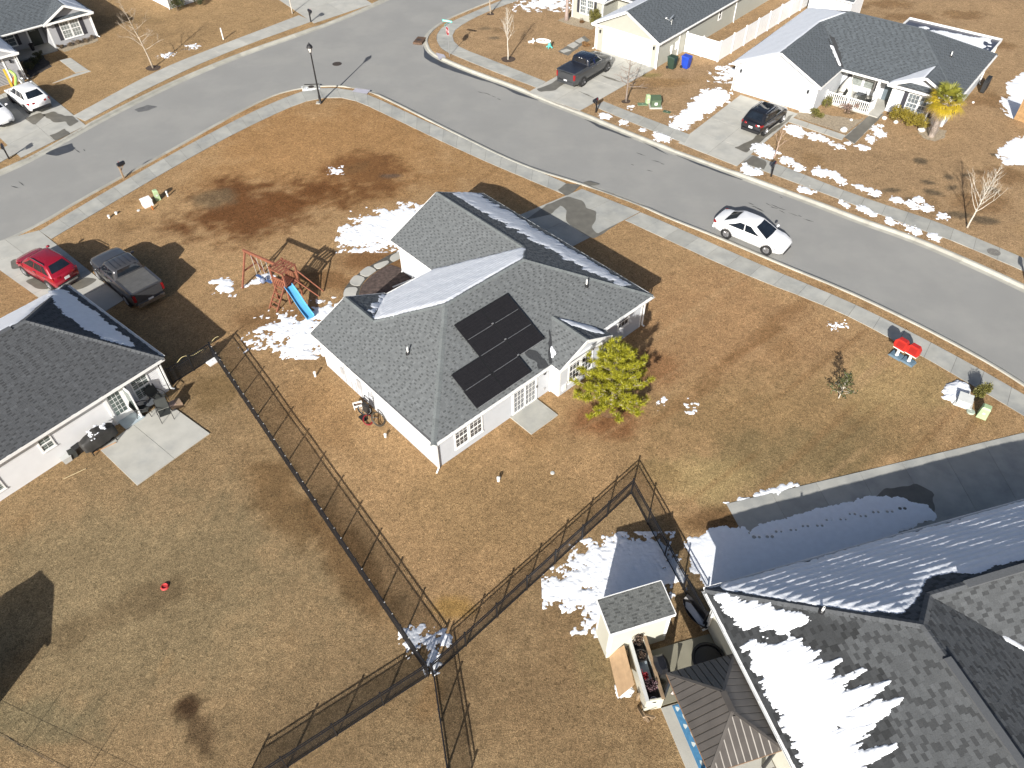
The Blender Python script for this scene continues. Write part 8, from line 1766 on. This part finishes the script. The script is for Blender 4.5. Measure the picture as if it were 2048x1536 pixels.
# ------------------------------------------------------------------ lying snow
def sn(poly, label, **kw):
    o = snow(poly, 'snow_patch', **kw)
    if o is None: return
    o['kind'] = 'stuff'; o['label'] = label; o['category'] = 'snow'
    return o
sn([(-11.14, 40.19), (-11.00, 41.85), (-9.67, 43.57), (-7.90, 44.51), (-5.88, 44.97), (-4.73, 43.02), (-6.79, 39.80), (-8.06, 39.72), (-10.32, 39.86)], 'broad ragged snow patch beside the corner house garage wing', cover=.52, rag=.7, edge=1.0, sc=2.2, seed=1, thick=.05, res=.06)
sn([(-14.97, 32.27), (-13.97, 32.95), (-12.24, 33.01), (-11.53, 34.25), (-10.43, 34.78), (-9.00, 34.76), (-9.34, 32.97), (-10.24, 30.47), (-11.68, 30.01), (-13.51, 30.84)], 'ragged snow patch between the blue slide and corner house gable', cover=.50, rag=.75, edge=.9, sc=2.2, seed=2, res=.06)
sn([(-18.33, 36.79), (-17.62, 37.03), (-16.76, 36.05), (-16.85, 35.43), (-17.56, 35.63)], 'scattered snow scraps left of the swing set', cover=.34, rag=.9, edge=.4, seed=3, res=.05); sn([(-16.39, 36.04), (-15.84, 36.66), (-14.95, 37.49), (-14.72, 37.14), (-15.37, 36.61), (-16.12, 35.89)], 'thin snow strip under the swing beam', cover=.55, rag=.6, edge=.25, seed=4, res=.05)
sn([(12.81, 55.69), (13.29, 57.00), (14.80, 58.84), (15.55, 60.07), (16.50, 61.41), (17.73, 62.13), (18.40, 61.28), (17.85, 60.20), (16.53, 58.73), (15.46, 57.29), (14.01, 55.83), (13.13, 55.20)], 'long snow bank along the porch house driveway', cover=.62, rag=.5, edge=.6, sc=2.2, seed=5, thick=.09, res=.06)
sn([(17.28, 63.76), (18.17, 65.73), (19.74, 66.92), (20.05, 65.69), (19.21, 63.72), (18.06, 63.36)], 'wispy snow between the sage house fence and white garage', cover=.42, rag=.8, edge=.6, sc=2.2, seed=6); sn([(0.64, 79.77), (2.21, 82.45), (3.84, 84.68), (6.99, 84.60), (5.97, 79.64), (4.17, 79.95), (2.68, 80.79)], 'ragged snow on the lawn at the top edge', cover=.46, rag=.8, edge=1.2, sc=2.2, seed=7, res=.09)
sn([(36.30, 50.83), (37.72, 52.13), (39.94, 53.61), (40.05, 51.49), (37.68, 49.66), (36.65, 49.82)], 'snow patch at the right edge of the lawn', cover=.6, rag=.5, edge=.8, seed=8); sn([(40.24, 58.28), (41.41, 60.47), (43.73, 63.82), (45.26, 64.67), (44.74, 62.26), (42.39, 59.55), (40.18, 56.58), (39.90, 57.17)], 'snow behind the orange wooden fence', cover=.6, rag=.5, edge=.7, seed=9)
sn([(1.47, 15.57), (1.67, 16.22), (2.25, 16.69), (2.99, 17.17), (4.31, 17.96), (5.98, 18.25), (6.81, 17.58), (7.01, 16.36), (6.67, 15.66), (3.52, 14.52), (3.14, 13.87), (2.90, 13.88), (3.50, 15.23), (2.54, 15.24)], 'big snow patch around the back of the ivory shed', cover=.60, rag=.6, edge=.8, sc=2.2, seed=10, res=.045, thick=.06)
sn([(7.58, 17.77), (9.25, 18.63), (10.44, 18.77), (10.92, 16.32), (8.22, 15.53), (7.90, 16.35)], 'snow in the passage between picket fence and driveway end', cover=.66, rag=.4, edge=.35, seed=11, res=.045)
fp = [(10.80, 18.17), (11.38, 18.19), (11.84, 18.45), (12.51, 18.52), (13.10, 18.72), (13.75, 18.74), (14.27, 19.03), (14.90, 19.05), (15.40, 19.34), (15.86, 19.22), (16.50, 19.43), (17.14, 19.45), (17.77, 19.61)]
sn([(10.19, 17.85), (10.85, 18.61), (12.97, 19.17), (14.94, 19.69), (16.52, 20.17), (17.84, 20.10), (18.83, 19.71), (18.92, 19.22), (14.71, 17.50), (10.97, 16.08), (10.71, 16.32)], 'trodden snow sheet on the shaded driveway', cover=.74, rag=.35, edge=.25, seed=12, res=.035, base=.03, thick=.035, holes=[(x_ + s_, y_, .10) for x_, y_ in fp for s_ in (-.13, .10)])
sn([(9.67, 20.08), (11.00, 20.46), (12.50, 20.90), (13.41, 21.12), (13.41, 20.94), (12.45, 20.67), (10.95, 20.23), (9.85, 19.91)], 'thin snow ridge along the lower driveway edge', cover=.5, rag=.6, edge=.2, seed=13, res=.04)
sn([(-4.38, 13.95), (-3.90, 13.77), (-2.90, 13.93), (-2.68, 13.65), (-3.01, 12.73), (-3.26, 12.33), (-3.63, 12.94), (-4.07, 13.46)], 'thawing snow at the fence crossing', cover=.45, rag=.85, edge=.4, sc=2.2, seed=14, res=.035); sn([(3.99, 12.27), (4.22, 12.26), (4.41, 11.52), (4.34, 11.30), (4.01, 11.38)], 'snow heap beside the plywood sheet', cover=.62, rag=.35, edge=.25, seed=15, res=.035, thick=.1)
sn([(22.48, 26.48), (22.92, 27.30), (23.59, 27.59), (23.91, 27.29), (23.31, 26.29), (22.72, 26.13)], 'snow heap behind the pale grey utility box', cover=.66, rag=.35, edge=.3, seed=16, res=.035, thick=.16)
sn([(7.99, 25.78), (8.46, 26.19), (9.75, 26.46), (10.32, 26.03), (9.97, 25.15), (8.69, 24.76), (7.75, 25.17)], 'faint snow flecks on the lawn right of the pine', cover=.22, rag=1.0, edge=.7, seed=17, res=.04, thick=.03); sn([(8.30, 27.19), (9.42, 27.54), (10.86, 26.80), (9.75, 26.46)], 'few snow crumbs on the lawn above the flecks', cover=.12, rag=1.0, edge=.6, seed=18, res=.04, thick=.02)
sn([(-13.18, 49.68), (-12.47, 49.81), (-12.29, 49.12), (-12.95, 49.13)], 'tiny snow scrap on the brown lawn', cover=.42, rag=1.0, edge=.25, sc=5, seed=19, res=.04); sn([(18.26, 32.17), (18.94, 32.34), (18.89, 31.99), (18.24, 31.92)], 'tiny snow scrap near the far right pavement', cover=.42, rag=1.0, edge=.25, sc=5, seed=20, res=.04)
sn([(-32.00, 70.14), (-30.95, 70.33), (-30.84, 69.68), (-31.70, 69.48)], 'snow scraps at the foot of the upper left tree', cover=.42, rag=1.0, edge=.25, sc=5, seed=21, res=.05); sn([(-30.09, 72.11), (-29.30, 72.32), (-29.04, 71.40), (-29.73, 71.19)], 'snow scrap on the lawn by the upper left tree shadow', cover=.42, rag=1.0, edge=.25, sc=5, seed=22, res=.05)
sn([(-17.67, 63.02), (-16.18, 63.08), (-16.00, 62.51), (-17.42, 62.35)], 'thin snow line on the pavement by the lamp', cover=.5, rag=.7, edge=.1, seed=23, res=.04, base=.034)
BANK = [[(21.52, 54.97), (22.05, 55.52), (22.65, 55.11), (22.96, 54.39), (22.27, 53.85), (21.72, 54.25)], [(22.95, 54.07), (23.23, 54.38), (23.58, 54.14), (23.72, 53.67), (23.33, 53.37), (23.01, 53.61)], [(23.72, 53.67), (23.94, 53.90), (24.20, 53.74), (24.28, 53.35), (23.98, 53.13), (23.76, 53.28)], [(24.17, 53.12), (24.37, 53.27), (24.63, 53.12), (24.76, 52.81), (24.49, 52.66), (24.24, 52.82)], [(24.61, 52.28), (24.76, 52.43), (24.97, 52.35), (25.03, 52.05), (24.79, 51.91), (24.63, 51.99)], [(25.54, 52.72), (25.66, 52.87), (25.79, 52.79), (25.83, 52.56), (25.67, 52.42), (25.54, 52.49)], [(26.22, 52.26), (26.52, 52.48), (26.92, 52.32), (27.10, 51.94), (26.69, 51.73), (26.33, 51.88)], [(28.25, 54.69), (28.62, 55.08), (28.93, 54.75), (29.02, 54.12), (28.55, 53.74), (28.27, 54.06)], [(27.39, 53.61), (27.67, 53.99), (27.90, 53.75), (27.91, 53.21), (27.55, 52.84), (27.36, 53.07)], [(28.78, 55.56), (28.95, 55.72), (29.12, 55.63), (29.17, 55.31), (28.95, 55.15), (28.79, 55.24)], [(18.19, 52.17), (18.84, 52.84), (19.62, 52.30), (20.06, 51.33), (19.19, 50.69), (18.46, 51.21)], [(19.90, 50.53), (20.26, 50.96), (20.67, 50.66), (20.89, 50.09), (20.41, 49.67), (20.01, 49.96)], [(20.61, 49.60), (20.89, 49.95), (21.20, 49.73), (21.32, 49.24), (20.94, 48.90), (20.67, 49.11)], [(16.76, 49.18), (17.23, 49.66), (17.80, 49.30), (18.16, 48.67), (17.55, 48.21), (16.98, 48.56)], [(21.98, 48.88), (22.39, 49.29), (22.87, 48.94), (23.08, 48.32), (22.53, 47.92), (22.10, 48.27)], [(23.07, 48.05), (23.46, 48.52), (23.79, 48.17), (23.90, 47.50), (23.41, 47.04), (23.12, 47.38)], [(20.31, 46.44), (20.59, 46.70), (20.96, 46.50), (21.18, 46.17), (20.80, 45.92), (20.43, 46.12)], [(24.38, 46.77), (24.61, 47.02), (24.86, 46.82), (24.92, 46.37), (24.59, 46.12), (24.38, 46.31)], [(24.86, 46.18), (25.18, 46.43), (25.57, 46.23), (25.79, 45.84), (25.36, 45.59), (24.97, 45.79)], [(22.65, 44.58), (22.81, 44.76), (22.98, 44.63), (23.03, 44.39), (22.81, 44.21), (22.68, 44.33)], [(23.51, 43.95), (23.79, 44.19), (24.10, 44.00), (24.24, 43.58), (23.85, 43.35), (23.58, 43.53)], [(24.17, 43.28), (24.36, 43.46), (24.56, 43.34), (24.62, 43.04), (24.37, 42.87), (24.20, 42.99)], [(24.94, 42.51), (25.28, 42.79), (25.59, 42.55), (25.75, 42.15), (25.31, 41.87), (25.03, 42.10)], [(25.90, 41.57), (26.23, 41.85), (26.60, 41.68), (26.77, 41.28), (26.34, 41.00), (25.98, 41.18)], [(27.05, 40.71), (27.33, 40.93), (27.65, 40.76), (27.80, 40.48), (27.42, 40.27), (27.13, 40.44)], [(26.15, 45.08), (26.39, 45.26), (26.72, 45.13), (26.85, 44.82), (26.51, 44.64), (26.21, 44.77)], [(27.78, 45.12), (28.02, 45.30), (28.32, 45.17), (28.44, 44.86), (28.10, 44.68), (27.84, 44.80)], [(27.21, 44.50), (27.44, 44.75), (27.64, 44.56), (27.70, 44.25), (27.41, 44.01), (27.24, 44.20)], [(27.98, 44.19), (28.30, 44.49), (28.55, 44.24), (28.65, 43.81), (28.27, 43.52), (28.02, 43.76)], [(28.65, 43.04), (28.88, 43.27), (29.11, 43.09), (29.19, 42.79), (28.86, 42.56), (28.67, 42.74)], [(7.13, 57.79), (7.40, 58.12), (7.82, 57.86), (8.09, 57.34), (7.70, 57.02), (7.32, 57.27)], [(9.68, 59.03), (9.79, 59.20), (9.97, 59.02), (10.05, 58.67), (9.87, 58.50), (9.73, 58.68)], [(8.83, 56.42), (8.94, 56.66), (9.16, 56.49), (9.23, 56.08), (9.05, 55.84), (8.87, 56.01)], [(10.19, 55.17), (10.29, 55.33), (10.43, 55.25), (10.51, 54.93), (10.37, 54.77), (10.23, 54.85)], [(11.12, 54.29), (11.50, 54.75), (12.06, 54.35), (12.38, 53.64), (11.85, 53.19), (11.33, 53.58)]]
for k, q in enumerate(BANK):
    o = snow(q, 'snow_clump', res=.04, thick=.08, cover=.56, rag=.62, edge=.28, sc=2.6, seed=40 + k, base=.034 if k in (13, 29) else .01)
    if o: tag(o, 'white snow clump, number %d from the left along the far pavement and porch walk' % (1 + sorted(range(len(BANK)), key=lambda i: BANK[i][0][0]).index(k)), 'snow', 'small snow clumps along the far pavement')
